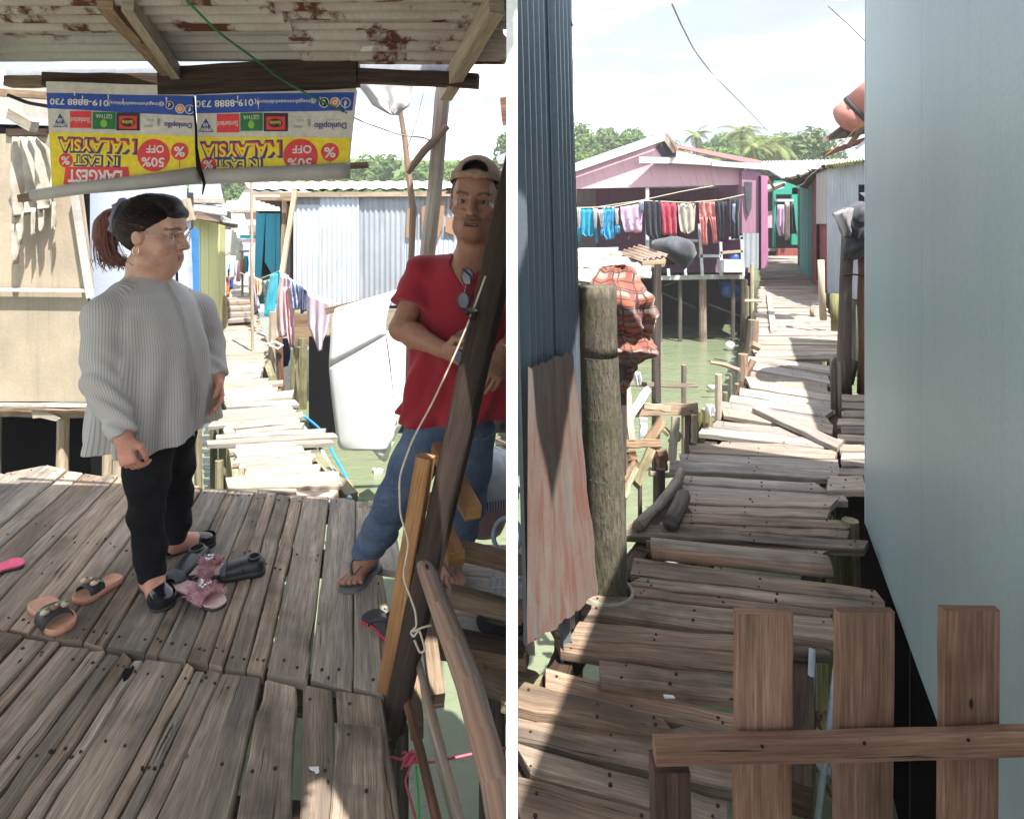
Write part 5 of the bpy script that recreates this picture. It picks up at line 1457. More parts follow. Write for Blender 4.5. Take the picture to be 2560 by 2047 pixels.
# ---- plaid blanket over a post
def plaid():
    m, n, l, b = new_mat('orange plaid cloth')
    uv = n.new('ShaderNodeUVMap').outputs['UV']
    sp = n.new('ShaderNodeSeparateXYZ'); l.new(uv, sp.inputs[0])
    def band(out, freq, ph, lo):
        a = n.new('ShaderNodeMath'); a.operation = 'MULTIPLY_ADD'; a.inputs[1].default_value = freq; a.inputs[2].default_value = ph
        l.new(out, a.inputs[0])
        f = n.new('ShaderNodeMath'); f.operation = 'FRACT'; l.new(a.outputs[0], f.inputs[0])
        g = n.new('ShaderNodeMath'); g.operation = 'LESS_THAN'; g.inputs[1].default_value = lo; l.new(f.outputs[0], g.inputs[0])
        return g.outputs[0]
    base = mixc(n, l, .5, (.38, .105, .042), (.28, .075, .04))
    col = mixc(n, l, band(sp.outputs[1], 9.5, .0, .26), base, (.28, .225, .20))
    col = mixc(n, l, band(sp.outputs[0], 7, .0, .26), col, (.26, .07, .055))
    for ph in (.08, .22, .6): col = mixc(n, l, band(sp.outputs[1], 9.5, ph, .07), col, (.05, .03, .035))
    for ph in (.1, .3): col = mixc(n, l, band(sp.outputs[0], 7, ph, .07), col, (.07, .03, .03))
    nz = ntex(n, l, uv, 90, 2, .5)
    col = mixc(n, l, .5, col, ramp(n, l, nz, .3, .7, (.7, .7, .7), (1.1, 1.1, 1.1)), 'MULTIPLY')
    l.new(col, b.inputs['Base Color']); b.inputs['Roughness'].default_value = .95
    b.inputs['Sheen Weight'].default_value = .3
    bumpn(n, l, b, nz, .3, .004)
    return m
M['plaid'] = plaid()
mb = MB()
prof = [(1535, 1566, 664), (1500, 1588, 674), (1478, 1608, 712), (1470, 1628, 752), (1472, 1638, 790), (1482, 1634, 822), (1500, 1622, 842), (1510, 1644, 872), (1520, 1644, 886), (1530, 1620, 900), (1540, 1594, 914), (1545, 1580, 950), (1548, 1566, 975), (1552, 1557, 992)]
rr = []
for s in range((len(prof) - 1) * 4 + 1):
    i = min(len(prof) - 2, s // 4); f = s / 4 - i
    xl, xr, y = [lerp(prof[i][k], prof[i+1][k], f) for k in range(3)]
    ring = []
    N = 40
    c = (xl + xr) / 2; hw = (xr - xl) / 2
    for k in range(N):
        a = 2 * PI * k / N
        fold = 1 + .16 * math.sin(a * 7 + s * .33) + .30 * mnoise.noise(Vector((math.cos(a) * 2.4, math.sin(a) * 2.4, s * .22)))
        x = c + hw * math.cos(a) * (fold if abs(math.cos(a)) < .9 else 1)
        dd = 3.25 - min(.26, hw / FPX * 3.2 * .9) * math.sin(a) * fold + .05 * math.sin(s * .35)
        ring.append(P(x + 9 * mnoise.noise(Vector((a * 2, s * .5, 7))), y + 14 * mnoise.noise(Vector((math.cos(a) * 2, math.sin(a) * 2, s * .12))), dd))
    rr.append(ring)
mb.loft(rr)
mesh_thing(mb, 'plaid_blanket', M['plaid'], 'crumpled orange plaid blanket bundled on a post above the water', 'blanket', smooth=True)
mb = MB().bar(P(1644, 660, 4.4), P(1644, 1005, 4.4), .038, .04, (0, 1, 0), seg=4, wob=.003)
mesh_thing(mb, 'post', M['bark_dark'], 'dark squared post rising behind the plaid blanket', 'post')

a_ = P(1552, 690, 3.25); mesh_thing(MB().tube([a_, Vector((a_.x - .02, a_.y, -1.7))], .035, 9, .06), 'post', M['bark_dark'], 'rough pole that the plaid blanket is thrown over', 'post')
# ---- broken jetty beside the walkway
def zz(x, y): return (1540 + x * .3247, 860 + y * .3248)
jetty = [  # (x0,y0)-(x1,y1) zoomed, widths px(zoom), depth0, depth1, material, label
    ((82, 330), (125, 740), 52, 3.7, 3.6, 'pale', 'upright pale plank leaning under the tail of the plaid blanket'),
    ((100, 310), (620, 318), 34, 4.5, 4.6, 'bark', 'long thin horizontal grey rail over the water'),
    ((150, 510), (625, 500), 90, 4.15, 4.2, 'brown', 'broad brown plank across the broken jetty'),
    ((210, 480), (420, 500), 50, 4.05, 4.1, 'pale', 'short pale board lying against the broad brown plank'),
    ((215, 570), (205, 740), 60, 4.0, 4.0, 'white_trim', 'white painted upright board in the broken jetty'),
    ((20, 775), (345, 760), 62, 3.6, 3.6, 'brown', 'horizontal brown board low in front of the white upright'),
    ((460, 560), (430, 900), 62, 3.9, 3.85, 'pale', 'pale upright stake in the middle of the broken jetty'),
    ((605, 545), (598, 760), 38, 4.1, 4.1, 'pale', 'slim pale stake at the right end of the broad brown plank'),
    ((360, 590), (240, 760), 70, 3.95, 3.8, 'brown', 'brown board slanting down behind the pale stake'),
    ((270, 810), (150, 1080), 70, 3.6, 3.3, 'pile', 'mossy pole slanting toward the water'),
    ((355, 820), (358, 970), 80, 3.7, 3.7, 'bark_red', 'short thick stump with a split brown face'),
    ((150, 930), (60, 1060), 60, 3.4, 3.2, 'brown', 'brown beam end next to the palm trunk'),
    ((120, 820), (130, 930), 70, 3.5, 3.5, 'bark_red', 'dark reddish post foot under the horizontal brown board'),
    ((150, 960), (60, 1180), 44, 3.3, 3.0, 'pile', 'lower mossy pole slanting to the water'),
    ((260, 1000), (460, 1010), 36, 3.6, 3.7, 'pile', 'yellow green mossy stick lying across the stumps'),
    ((410, 650), (370, 690), 60, 4.0, 4.0, 'pile', 'small mossy block between the stakes'),
    ((250, 350), (40, 640), 60, 4.3, 3.6, 'pale_grey', 'grey board sloping down from the dark squared post'),
    ((500, 700), (420, 760), 50, 3.95, 3.9, 'pile', 'greenish board behind the middle stake')]
for (a, b, w, d0, d1, mk, lab) in jetty:
    ww = w * .3247 / FPX * (d0 + d1) / 2
    mb = MB().bar(P(*zz(*a), d0), P(*zz(*b), d1), ww, ww * (.55 if w > 45 else .8), (0, -1, .3), seg=5, wob=.004, cham=.004)
    mesh_thing(mb, 'jetty_timber', M[mk], lab, 'timber', None, 'timbers of the broken jetty')
pts = [P(*zz(x, y), d) for x, y, d in [(500, 975, 3.6), (470, 1060, 3.5), (400, 1160, 3.35), (320, 1260, 3.2), (230, 1340, 3.1), (170, 1400, 3.0)]]
mesh_thing(MB().tube(pts, [.026, .028, .027, .028, .03, .03], 9, .08), 'branch', M['bark'], 'bent grey branch curving down beside the walkway', 'branch', smooth=True)
pts = [P(*zz(x, y), d) for x, y, d in [(520, 1170, 3.3), (470, 1280, 3.15), (420, 1380, 3.0)]]
mesh_thing(MB().tube(pts, .038, 9, .05), 'stringer_log', M['bark_dark'], 'dark log sloping under the left ends of the walkway planks', 'log', smooth=True)
for (x, y0, y1, r, d, mk, lab) in [
    (185, 1080, 1300, 17, 3.4, 'bark_dark', 'slim dark pile standing in the water near the palm trunk'), (345, 960, 1400, 34, 3.5, 'bark_dark', 'thick dark pile under the split stump'),
    (312, 420, 470, 22, 4.4, 'bark_dark', 'foot of the dark squared post'), (568, 500, 820, 40, 4.2, 'bark_dark', 'thick black pile under the broad brown plank'),
    (524, 160, 450, 21, 4.7, 'bark', 'round grey bollard post standing in the water'), (790, 232, 640, 27, 4.9, 'pale', 'pale split post at the edge of the walkway'),
    (840, 370, 480, 20, 5.4, 'pile', 'short mossy stake in the water by the walkway'), (884, 235, 480, 10, 5.4, 'pile', 'thin mossy pointed stick in the water'),
    (700, 500, 780, 45, 4.6, 'pile', 'fat mossy stump under the pale split post'), (640, 520, 760, 26, 4.6, 'pile', 'mossy stake left of the fat stump')]:
    a = P(*zz(x, y0), d); b = P(*zz(x + 6, y1), d); b.z = min(b.z, WATER_Z - .2); 
    mb = MB().tube([a, lerp(a, b, .5) + Vector((rnd(-.01, .01), 0, 0)), b], r * .3247 / FPX * d, 9, .07)
    mesh_thing(mb, 'pile', M[mk], lab, 'pile', None, 'piles of the broken jetty')
c = P(*zz(725, 500), 4.55)
mb = cloth([(1768, 1785, 1012), (1764, 1790, 1026), (1770, 1782, 1040)], 4.5, .03, .03, 8, 3, 2)
mesh_thing(mb, 'plastic_bag', M['plastic_white'], 'white plastic scrap caught on the fat mossy stump', 'bag', smooth=True)
mb = cloth([(1580, 1600, 930), (1584, 1606, 948), (1590, 1602, 962)], 4.4, .03, .03, 8, 3, 2)
mesh_thing(mb, 'plastic_bag', M['plastic_white'], 'white plastic scrap just below the plaid blanket', 'bag', smooth=True)
c = G(1779, 980, WATER_Z)
mb = MB().tube([c, c + Vector((0, 0, .09)), c + Vector((0, 0, .11))], [.04, .055, .05], 10)
mesh_thing(mb, 'floating_cup', CL['white'], 'white and blue plastic cup floating in the green water', 'cup', smooth=True)
c = G(1825, 876, WATER_Z)
mb = MB().tube([c + Vector((0, 0, -.02)), c + Vector((0, 0, .05)), c + Vector((0, 0, .14)), c + Vector((0, 0, .19))], [.06, .10, .10, .05], 10)
mesh_thing(mb, 'float', CL['white'], 'white plastic float drifting in the water left of the walkway', 'float', smooth=True)
mb = MB().tube([P(1776, 906, 5.6), P(1810, 912, 5.6), P(1850, 926, 5.5)], [.012, .02, .02], 7, .1)
mesh_thing(mb, 'stick', M['bark'], 'thin driftwood stick poking out left of the walkway', 'stick')
# posts and stumps along the left edge of the right walkway
for (pts, r, d, mk, lab) in [([(1858, 885), (1858, 925), (1852, 975)], 12, 6.1, 'bark', 'forked grey stump at the left edge of the walkway, nearest the camera'),
                             ([(1884, 900), (1868, 930), (1858, 960)], 9, 6.1, 'bark', 'slanting arm of the forked grey stump'),
                             ([(1884, 800), (1882, 840), (1876, 885)], 14, 7.6, 'bark', 'thick grey stump at the left edge of the walkway beyond the forked one'),
                             ([(1878, 860), (1898, 870)], 9, 7.2, 'bark', 'knotty root lying across the left edge of the walkway'),
                             ([(1880, 660), (1880, 720), (1881, 800)], 4.5, 12, 'pale', 'thin pale post at the corner of the pink house platform'),
                             ([(1862, 752), (1905, 752)], 4, 9.5, 'pale', 'short pale stick crossing the left edge of the walkway'),
                             ([(1868, 716), (1868, 790)], 5, 12.4, 'pile', 'mossy post under the pink house corner')]:
    mb = MB().tube([P(x, y, d) for x, y in pts], r / FPX * d, 8, .08)
    mesh_thing(mb, 'stump', M[mk], lab, 'post')
# loose planks lying on the walkway
mb = MB().slab(G(1906, 1012, .05), G(1880, 1018, .05), G(2092, 1118, .04), G(2108, 1104, .04), .035, seg=6, wob=.004)
mesh_thing(mb, 'loose_plank', M['walk_far'], 'long grey brown loose plank lying diagonally over the walkway', 'plank')
mb = MB().slab(G(1916, 732, .05), G(1928, 732, .05), G(1943, 824, .05), G(1926, 828, .05), .05, seg=4, wob=.004)
mesh_thing(mb, 'loose_plank', M['bleached'], 'narrow pale loose plank lying lengthwise on the far part of the walkway', 'plank')
lg = thing('half_log', 'rounded grey half log laid across the walkway', 'log', G(1850, 1400))
rows = []
a0, a1 = G(1628, 1378, .0), G(2072, 1425, .0)
for k in range(9):
    f = k / 8; c = lerp(a0, a1, f); rows.append([c + Vector((.01 * math.cos(t), .062 * math.cos(t), .055 * math.sin(t) + rnd(-.001, .001))) for t in [PI * i / 12 for i in range(13)]] + [c + Vector((0, -.03, -.02)), c + Vector((0, .03, -.02))])
MB().loft(rows, swap=True).build('timber', M['bark'], lg, None, True)
# posts on the right
for (pts, r, d, mk, lab) in [
    ([(2082, 893), (2084, 980), (2086, 1085)], 7.5, 5.0, 'bark_dark', 'left one of two short dark posts at the right edge of the walkway'),
    ([(2095, 905), (2097, 990), (2098, 1092)], 6, 5.0, 'bark', 'right one of two short dark posts at the right edge of the walkway'),
    ([(2120, 590), (2114, 700), (2113, 800), (2110, 900), (2112, 985)], 16, 5.6, 'bark_dark', 'tall grey brown tree trunk post below the black tarpaulin bundle'),
    ([(2160, 600), (2160, 680), (2158, 760), (2160, 860), (2158, 985)], 14, 5.6, 'bark_red', 'tall reddish brown tree trunk post next to the blue wall'),
    ([(2138, 900), (2130, 930), (2124, 960)], 9, 5.7, 'bark_dark', 'short slanting trunk behind the two tall trunk posts'),
    ([(2052, 650), (2054, 720), (2058, 800)], 8, 8.6, 'pale', 'pale weathered post standing before the brick red boards'),
    ([(2030, 770), (2030, 792)], 5, 9.2, 'bark', 'small wooden block on the right edge of the walkway'),
    ([(2086, 735), (2088, 830)], 10, 8.6, 'pile', 'mossy stilt under the grey blue corrugated hut')]:
    ext = [P(x, y, d) for x, y in pts]
    mb = MB().tube(ext, [r / FPX * d * rnd(.92, 1.08) for _ in ext], 10, .07)
    mesh_thing(mb, 'post', M[mk], lab, 'post', smooth=True)
mesh_thing(MB().tube([P(2112, 690, 5.5), P(2135, 686, 5.45), P(2160, 690, 5.5)], .008, 6), 'tie', M['black'], 'black cord tying the two tall trunk posts together', 'cord')

# ---- blue green wall at the right
bw = thing('blue_wall', 'tall pale blue green boarded wall rising along the right of the walkway', 'wall', (1.4, 2.3, 0))
Wf, Wn = Vector((1.772, 3.21, 0)), Vector((.403, -.40, 0))
ZB, ZT = -.06, 2.62
seams_ = [0, .02, .30, .58, .86, 1.0]
inw = Vector((Wf.y - Wn.y, -(Wf.x - Wn.x), 0)).normalized()
for k in range(5):
    f0, f1 = seams_[k] + .0002, seams_[k+1] - .0002
    a, b = lerp(Wf, Wn, f0), lerp(Wf, Wn, f1)
    off = -inw * rnd(0, .003)
    pts = [a + off + Vector((0, 0, ZB + rnd(-.004, .004))), b + off + Vector((0, 0, ZB + rnd(-.004, .004))), b + off + Vector((0, 0, ZT)), a + off + Vector((0, 0, ZT))]
    MB().poly(pts, inw * .02).build('board', M['teal_wall'], bw)
MB().poly([Wf + Vector((-.002, .004, ZB)), Wf + Vector((.16, .06, ZB)), Wf + Vector((.16, .06, ZT)), Wf + Vector((-.002, .004, ZT))], (.006, .016, 0)).build('corner_trim', M['white_trim'], bw)
MB().bar(lerp(Wf, Wn, .002) + inw * .06 + Vector((0, 0, ZB - .02)), Wn + inw * .06 + Vector((0, 0, ZB - .02)), .08, .03).build('bottom_plate', M['brown'], bw)
room = [Wf + inw * .03, Wn + inw * .03, Wn + inw * 2.2, Wf + inw * 2.2]
MB().poly([p + Vector((0, 0, ZB)) for p in room], (0, 0, ZT - ZB)).build('room', M['dark_grey'], bw)
for f in (.12, .35, .6, .85):
    a = lerp(Wf, Wn, f) + inw * .16 + Vector((0, 0, -.05)); b = a.copy(); b.z = -1.7
    MB().tube([a, b], .06, 9, .06).build('stilt', M['bark_dark'], bw)
MB().poly([lerp(Wf, Wn, -.7) + inw * .1 + Vector((0, 0, -.09)), Wn + inw * .1 + Vector((0, 0, -.09)), Wn + inw * .1 + Vector((0, 0, -1.7)), lerp(Wf, Wn, -.7) + inw * .1 + Vector((0, 0, -1.7))], inw * .03).build('shade_skirt', M['dark'], bw)  # dark sheet standing for the shade below the wall
wl_ = Vector((.354, .935, 0))
b0 = Wf + wl_ * .45 + inw * 1.02; b1 = b0 + wl_ * 4.1
bh = thing('back_hut', 'grey boarded hut standing behind the blue green wall, mostly hidden', 'hut', b0)
MB().poly([b0, b1, b1 + inw * 2.5, b0 + inw * 2.5], (0, 0, 2.6)).build('room', M['pale_grey'], bh)
MB().poly([b0 - inw * .06, b1 - inw * .06, b1 + inw * 2.6, b0 + inw * 2.6], (0, 0, .03)).build('roof', M['galv'], bh).location.z = 2.605
MB().poly([b0 + Vector((0, 0, -.02)), b1 + Vector((0, 0, -.02)), b1 + inw * 2.5 + Vector((0, 0, -.02)), b0 + inw * 2.5 + Vector((0, 0, -.02))], (0, 0, -1.6)).build('under_shade', M['dark'], bh)  # dark block filling in as shade beneath this hut

# ---- pale fence in the foreground
fence = thing('picket_fence', 'low fence of wide reddish brown pickets across the walkway in the foreground', 'fence', P(2150, 2000, 1.12))
for (x0, x1, yt) in [(1838, 1980, 1527), (2089, 2232, 1524), (2352, 2494, 1520), (2610, 2750, 1520)]:
    MB().bar(P((x0 + x1) / 2 - 4, 2260, 1.135), P((x0 + x1) / 2, yt, 1.135), (x1 - x0) / FPX * 1.125, .018, (0, -1, 0), seg=8, wob=.0008, cham=.003).build('picket', M['fence'], fence)
MB().bar(P(1636, 1872, 1.107), P(2720, 1842, 1.107), .03, .038, (0, 0, 1), seg=10, wob=.0012, cham=.006).build('rail', M['fence'], fence)
MB().bar(P(1674, 1900, 1.125), P(1682, 2260, 1.125), .062, .05, (0, -1, 0), seg=4, wob=.002).build('post', M['dark_beam'], fence)
for (x, y) in [(1905, 1858), (2160, 1850), (2420, 1842)]:
    p = P(x, y + 6, 1.0915); MB().tube([p, p + Vector((0, -.002, 0))], .003, 7).build('nail', M['black'], fence)
# pipes and litter below
for (x0, y0, x1, y1, lab) in [(2031, 1622, 2012, 2080, 'left one of two grey plastic pipes behind the fence'), (2092, 1660, 2040, 2090, 'right one of two grey plastic pipes behind the fence')]:
    mesh_thing(MB().tube([P(x0, y0, 2.15), P(x1, y1, 2.0)], .011, 10), 'pipe', M['pvc_grey'], lab, 'pipe', None, 'grey plastic pipes behind the fence', True)
for k in range(9):
    x, y = rnd(1985, 2100), rnd(1700, 2040)
    d = 2.4 + rnd(0, .3)
    mb = cloth([(x - rnd(8, 20), x + rnd(8, 20), y), (x - 14, x + 16, y + rnd(10, 20)), (x - 8, x + 8, y + 32)], d, .03, .01, 6, 2, 1.5, seed=k)
    tag(mb.build('litter', M['plastic_white'] if k % 2 else M['brown'], None, P(x, y, d), True), 'crumpled scrap of rubbish in the dark gap behind the fence', 'litter', 'litter in the dark gap behind the fence')
mesh_thing(MB().poly([G(1658, 1738, .032), G(1682, 1740, .032), G(1688, 1746, .032), G(1662, 1746, .032)], (0, 0, .004)), 'paper_scrap', M['plastic_white'], 'scrap of crumpled white paper lying between two near walkway planks', 'paper')

# ---- low cover of boards and sheets on the left, dark tarpaulin bundle
cover = thing('board_roof', 'low roof of sun bleached boards and rusty sheets behind the plaid blanket', 'roof', P(1560, 660, 7.2))
rg = random.Random(4)
for k in range(13):
    f = k / 12
    y = 622 + 68 * f; d = 8.6 - 2.4 * f
    x1 = 1560 + 60 * f + rg.uniform(-30, 30)
    MB().slab(P(1380, y + rg.uniform(-2, 2), d + .09), P(1380, y + 7, d - .09), P(x1, y + 7 + rg.uniform(-6, 6), d - .09), P(x1, y + rg.uniform(-6, 4), d + .09), .03, seg=4, wob=.02, sag=.02).build('board', M['pale'] if k % 3 else M['white_trim'], cover)
corrq([(1540, 632, 8.4), (1600, 612, 8.2), (1675, 638, 7.6), (1600, 652, 7.4)], 'sheet', M['bark'], cover, .08, .015, seg=4)
corrq([(1590, 640, 7.9), (1662, 640, 7.7), (1664, 655, 7.3), (1608, 660, 7.2)], 'sheet', M['brown'], cover, .08, .012, seg=3)
MB().slab(P(1606, 652, 7.2), P(1606, 660, 7.1), P(1662, 658, 7.1), P(1664, 648, 7.2), .04, seg=3).build('board', M['brown'], cover)
MB().slab(P(1430, 690, 6.3), P(1430, 704, 6.1), P(1560, 704, 6.2), P(1600, 690, 6.4), .03, seg=3).build('board', M['pale'], cover)
for x in (1470, 1560, 1640):
    a = P(x, 668, 7.1); b = a.copy(); b.z = -1.6
    MB().tube([a, b], .05, 8, .06).build('leg', M['bark_dark'], cover)
rows = []
for (xl, xr, y) in [(1672, 1700, 593), (1640, 1725, 600), (1628, 1738, 614), (1640, 1742, 632), (1668, 1738, 646), (1688, 1730, 656), (1698, 1718, 666), (1704, 1712, 672)]:
    c, hw = (xl + xr) / 2, (xr - xl) / 2
    rows.append([P(c + hw * math.cos(a) * (1 + .08 * math.sin(3 * a + y) + .05 * math.sin(7 * a - y)), y + 3 * math.sin(2 * a + y), 7.9 - hw / FPX * 7.9 * .8 * math.sin(a) * (1 + .2 * math.sin(5 * a + y * .1))) for a in [2*PI*k/22 for k in range(22)]])
mesh_thing(MB().loft(rows), 'tarpaulin_bundle', M['tarp'], 'dark grey tarpaulin bundle with a pointed end in front of the hanging washing', 'tarpaulin', smooth=True)

# ---- pink house
house = thing('pink_house', 'pink painted gabled house on stilts with a dark purple porch', 'house', P(1650, 690, 15))
HD = 15.0
part(MB().poly([P(1412, 424, HD), P(1650, 352, HD), P(1692, 376, HD), P(1860, 418, HD), P(1860, 462, HD), P(1412, 473, HD)], (0, .08, 0)), 'gable_wall', M['pink'], house)
part(MB().poly([P(1405, 470, HD + 3), P(1870, 470, HD + 3), P(1870, 690, HD + 3), P(1405, 690, HD + 3)], (0, .1, 0)), 'porch_wall', M['purple'], house)
part(MB().poly([P(1405, 476, HD + 2.9), P(1490, 476, HD + 2.9), P(1490, 640, HD + 2.9), P(1405, 640, HD + 2.9)], (0, .05, 0)), 'porch_board', M['pale_grey'], house)
part(MB().poly([P(1640, 500, HD + 2.9), P(1700, 500, HD + 2.9), P(1700, 660, HD + 2.9), P(1640, 660, HD + 2.9)], (0, .05, 0)), 'doorway', M['dark'], house)
part(MB().poly([P(1400, 470, HD + .1), P(1405, 470, HD + 3), P(1405, 690, HD + 3), P(1400, 690, HD + .1)], (-.05, 0, 0)), 'side_wall', M['purple'], house)
rz = P(1662, 333, HD).z
def roofq(pts, name, m, pitch=.2, amp=.02): MB().corr(*[P(*q) for q in pts], pitch, amp, seg=2, trap=True).build(name, m, house, smooth=True)
roofq([(1664, 333, HD - .12), (1664, 333 + 14, HD + 5), (1396, 432, HD + 5), (1396, 428, HD - .12)], 'roof_sheet', M['red_roof'])
roofq([(1664, 333, HD - .12), (1664, 340, HD + 5), (1700, 372, HD + 5), (1692, 378, HD - .45)], 'roof_sheet', M['red_roof'])
roofq([(1690, 369, HD + .4), (1696, 364, HD + 5), (1905, 404, HD + 5), (1893, 412, HD - .3)], 'roof_sheet', M['red_roof'])
part(MB().bar(P(1400, 432, HD - .17), P(1664, 340, HD - .17), .04, .19, (0, 0, 1)), 'barge_board', M['white_trim'], house)
part(MB().bar(P(1662, 338, HD - .17), P(1690, 378, HD - .3), .04, .16, (0, 0, 1)), 'barge_board', M['pale'], house)
part(MB().poly([P(1640, 368, HD - .05), P(1664, 350, HD - .05), P(1690, 378, HD - .05), P(1690, 392, HD - .05), P(1655, 392, HD - .05)], (0, .04, 0)), 'gap_shade', M['dark_grey'], house)  # dark grey panel painted as shade below the roof peak
part(MB().poly([P(1598, 392, HD - .30), P(1672, 394, HD - .30), P(1672, 409, HD - .30), P(1598, 408, HD - .30)], (0, .05, 0)), 'white_board', M['white_trim'], house)
part(MB().poly([P(1672, 395, HD - .28), P(1780, 402, HD - .28), P(1780, 414, HD - .28), P(1672, 408, HD - .28)], (0, .05, 0)), 'fascia', M['pale_grey'], house)
part(MB().poly([P(1780, 403, HD - .30), P(1968, 413, HD - .30), P(1966, 428, HD - .30), P(1780, 415, HD - .30)], (0, .05, 0)), 'fascia', M['white_trim'], house)
part(MB().poly([P(1600, 394, HD - .25), P(1960, 412, HD - .25), P(1960, 420, HD + 1.5), P(1690, 395, HD + .2)], (0, 0, -.02)), 'lean_to_sheet', M['galv'], house)
part(MB().bar(P(1618, 470, HD - .02), P(1618, 690, HD - .02), .075, .075, (0, 1, 0)), 'porch_post', M['white_trim'], house)
part(MB().bar(P(1854, 462, HD - .02), P(1854, 590, HD - .02), .05, .05, (0, 1, 0)), 'porch_post', M['magenta'], house)
part(MB().bar(P(1438, 472, HD - .02), P(1442, 690, HD - .02), .05, .05, (0, 1, 0)), 'porch_post', M['pale'], house)
# purple side room at its right end
part(MB().poly([P(1855, 425, HD - .2), P(1900, 425, HD - .2), P(1900, 585, HD - .2), P(1855, 585, HD - .2)], (0, .3, 0)), 'end_wall', M['purple'], house)
part(MB().poly([P(1900, 438, HD - .25), P(1919, 440, HD - .25), P(1921, 668, HD - .25), P(1900, 672, HD - .25)], (0, 3.0, 0)), 'end_wall', M['magenta'], house)
MB().corr(P(1857, 583, HD - .25), P(1898, 583, HD - .25), P(1897, 672, HD - .25), P(1857, 668, HD - .25), .14, .02).build('skirt_sheet', M['galv'], house, smooth=True)
part(MB().poly([P(1898, 440, HD - .27), P(1903, 440, HD - .27), P(1903, 675, HD - .27), P(1898, 675, HD - .27)], (0, .03, 0)), 'corner_gap', M['dark'], house)
part(MB().poly([P(1860, 455, HD - .26), P(1880, 455, HD - .26), P(1879, 520, HD - .26), P(1872, 540, HD - .26), P(1866, 520, HD - .26)], (0, .02, 0)), 'torn_curtain', M['tarp'], house)
# porch floor, stilts and railings
part(MB().poly([P(1400, 690, HD - .1), P(1862, 690, HD - .1), P(1862, 690, HD + 3) * 1, P(1400, 690, HD + 3) * 1], (0, 0, -.08)), 'porch_floor', M['dark_beam'], house)
part(MB().bar(P(1640, 695, HD - .16), P(1860, 692, HD - .16), .05, .10, (0, 0, 1), seg=4, wob=.01), 'floor_edge', M['pale_grey'], house)
for (x, w) in [(1648, .07), (1757, .09), (1832, .05), (1860, .09), (1500, .08), (1570, .08), (1700, .05)]:
    a = P(x, 698, HD - .1); b = a.copy(); b.z = -1.8
    part(MB().tube([a, b], w, 8, .08), 'stilt', M['bark'] if x == 1757 else M['bark_dark'], house)
part(MB().box((P(1400, 700, HD + 2.5).x, HD + 2.4, -1.8), (P(1880, 700, HD + 2.5).x, HD + 2.5, .1)), 'under_shade', M['dark'], house)  # dark sheet painted as the shade among the house stilts
for (x0, y0, x1, y1) in [(1650, 730, 1740, 770), (1660, 715, 1700, 700), (1770, 760, 1850, 790)]:
    part(MB().bar(P(x0, y0, HD + .6), P(x1, y1, HD + .4), .04, .04), 'brace', M['bark_dark'], house)
for (x0, y0, x1, y1, mk) in [(1630, 602, 1700, 600, 'white_trim'), (1700, 600, 1745, 602, 'white_trim'), (1748, 560, 1756, 690, 'white_trim'), (1748, 640, 1802, 640, 'white_trim'), (1822, 596, 1858, 595, 'white_trim'), (1853, 590, 1858, 690, 'white_trim'), (1801, 600, 1803, 690, 'white_trim'), (1618, 600, 1626, 690, 'white_trim'), (1670, 672, 1672, 690, 'white_trim'), (1713, 670, 1714, 688, 'white_trim'), (1624, 672, 1626, 690, 'white_trim'), (1800, 632, 1856, 628, 'pale')]:
    part(MB().bar(P(x0, y0, HD - .3), P(x1, y1, HD - .3), .06, .06, (0, 1, 0)), 'railing', M[mk], house)
mb = MB().poly([P(1803, 650, HD - .45), P(1860, 650, HD - .45), P(1862, 680, HD - .45), P(1804, 680, HD - .45)], (0, .3, 0))
mesh_thing(mb, 'white_box', M['white_trim'], 'white box on the right corner of the pink house porch', 'box')
mb = MB().tube([P(1836, 650, HD - .2), P(1836, 636, HD - .2)], .12, 12)
mesh_thing(mb, 'bucket', M['barrel'], 'small blue bucket behind the white box on the porch', 'bucket', smooth=True)
mb = MB().tube([P(1805, 722, HD + .2), P(1812, 722, HD + .2), P(1846, 726, HD + .2), P(1852, 726, HD + .2)], [.16, .19, .19, .16], 14)
mesh_thing(mb, 'barrel', M['barrel'], 'blue plastic barrel lying under the pink house', 'barrel', smooth=True)

# washing on the porch line
mesh_thing(MB().tube([P(1436, 520, 14.4), P(1530, 518, 14.4), P(1610, 502, 14.4), P(1720, 507, 14.4), P(1800, 500, 14.3), P(1860, 487, 14.3)], .012, 5), 'clothes_line', M['rope_pale'], 'washing line along the porch of the pink house', 'rope')
mesh_thing(MB().tube([P(1480, 520, 14.2), P(1600, 502, 14.2), P(1700, 480, 14.2), P(1782, 465, 14.3)], .010, 5), 'clothes_line', M['rope_pale'], 'second thin line rising to the right across the porch opening', 'rope')
RC = {'cyan1': cloth_mat('bright turquoise jersey', (.02, .30, .46)), 'cyan2': cloth_mat('sky blue jersey', (.05, .34, .60)), 'w': CL['white'], 'pinkl': cloth_mat('lilac pink sheet', (.56, .38, .55), (.50, .34, .50)), 'dk': cloth_mat('charcoal fabric', (.035, .037, .05)),
      'redp': cloth_mat('crimson fabric', (.46, .06, .10)), 'beige': cloth_mat('beige towel', (.42, .38, .33)), 'salmon': cloth_mat('salmon trousers', (.60, .22, .21)), 'palebl': cloth_mat('pale blue cotton', (.40, .50, .62))}
def wash(pieces, d, lab, seed):
    """pieces: list of (rows, material, name); first is the body"""
    root = thing('hung_clothing', lab, 'clothing', P(pieces[0][0][0][0], pieces[0][0][0][2], d), 'washing on the porch of the pink house')
    for k, (rows, m_, nm) in enumerate(pieces):
        mb = cloth(rows, d - .02 * k, .045, .02, 14, 4, 2.6, seed=seed + k, flare=.45)
        mb.build(nm, RC[m_], root, None, True)
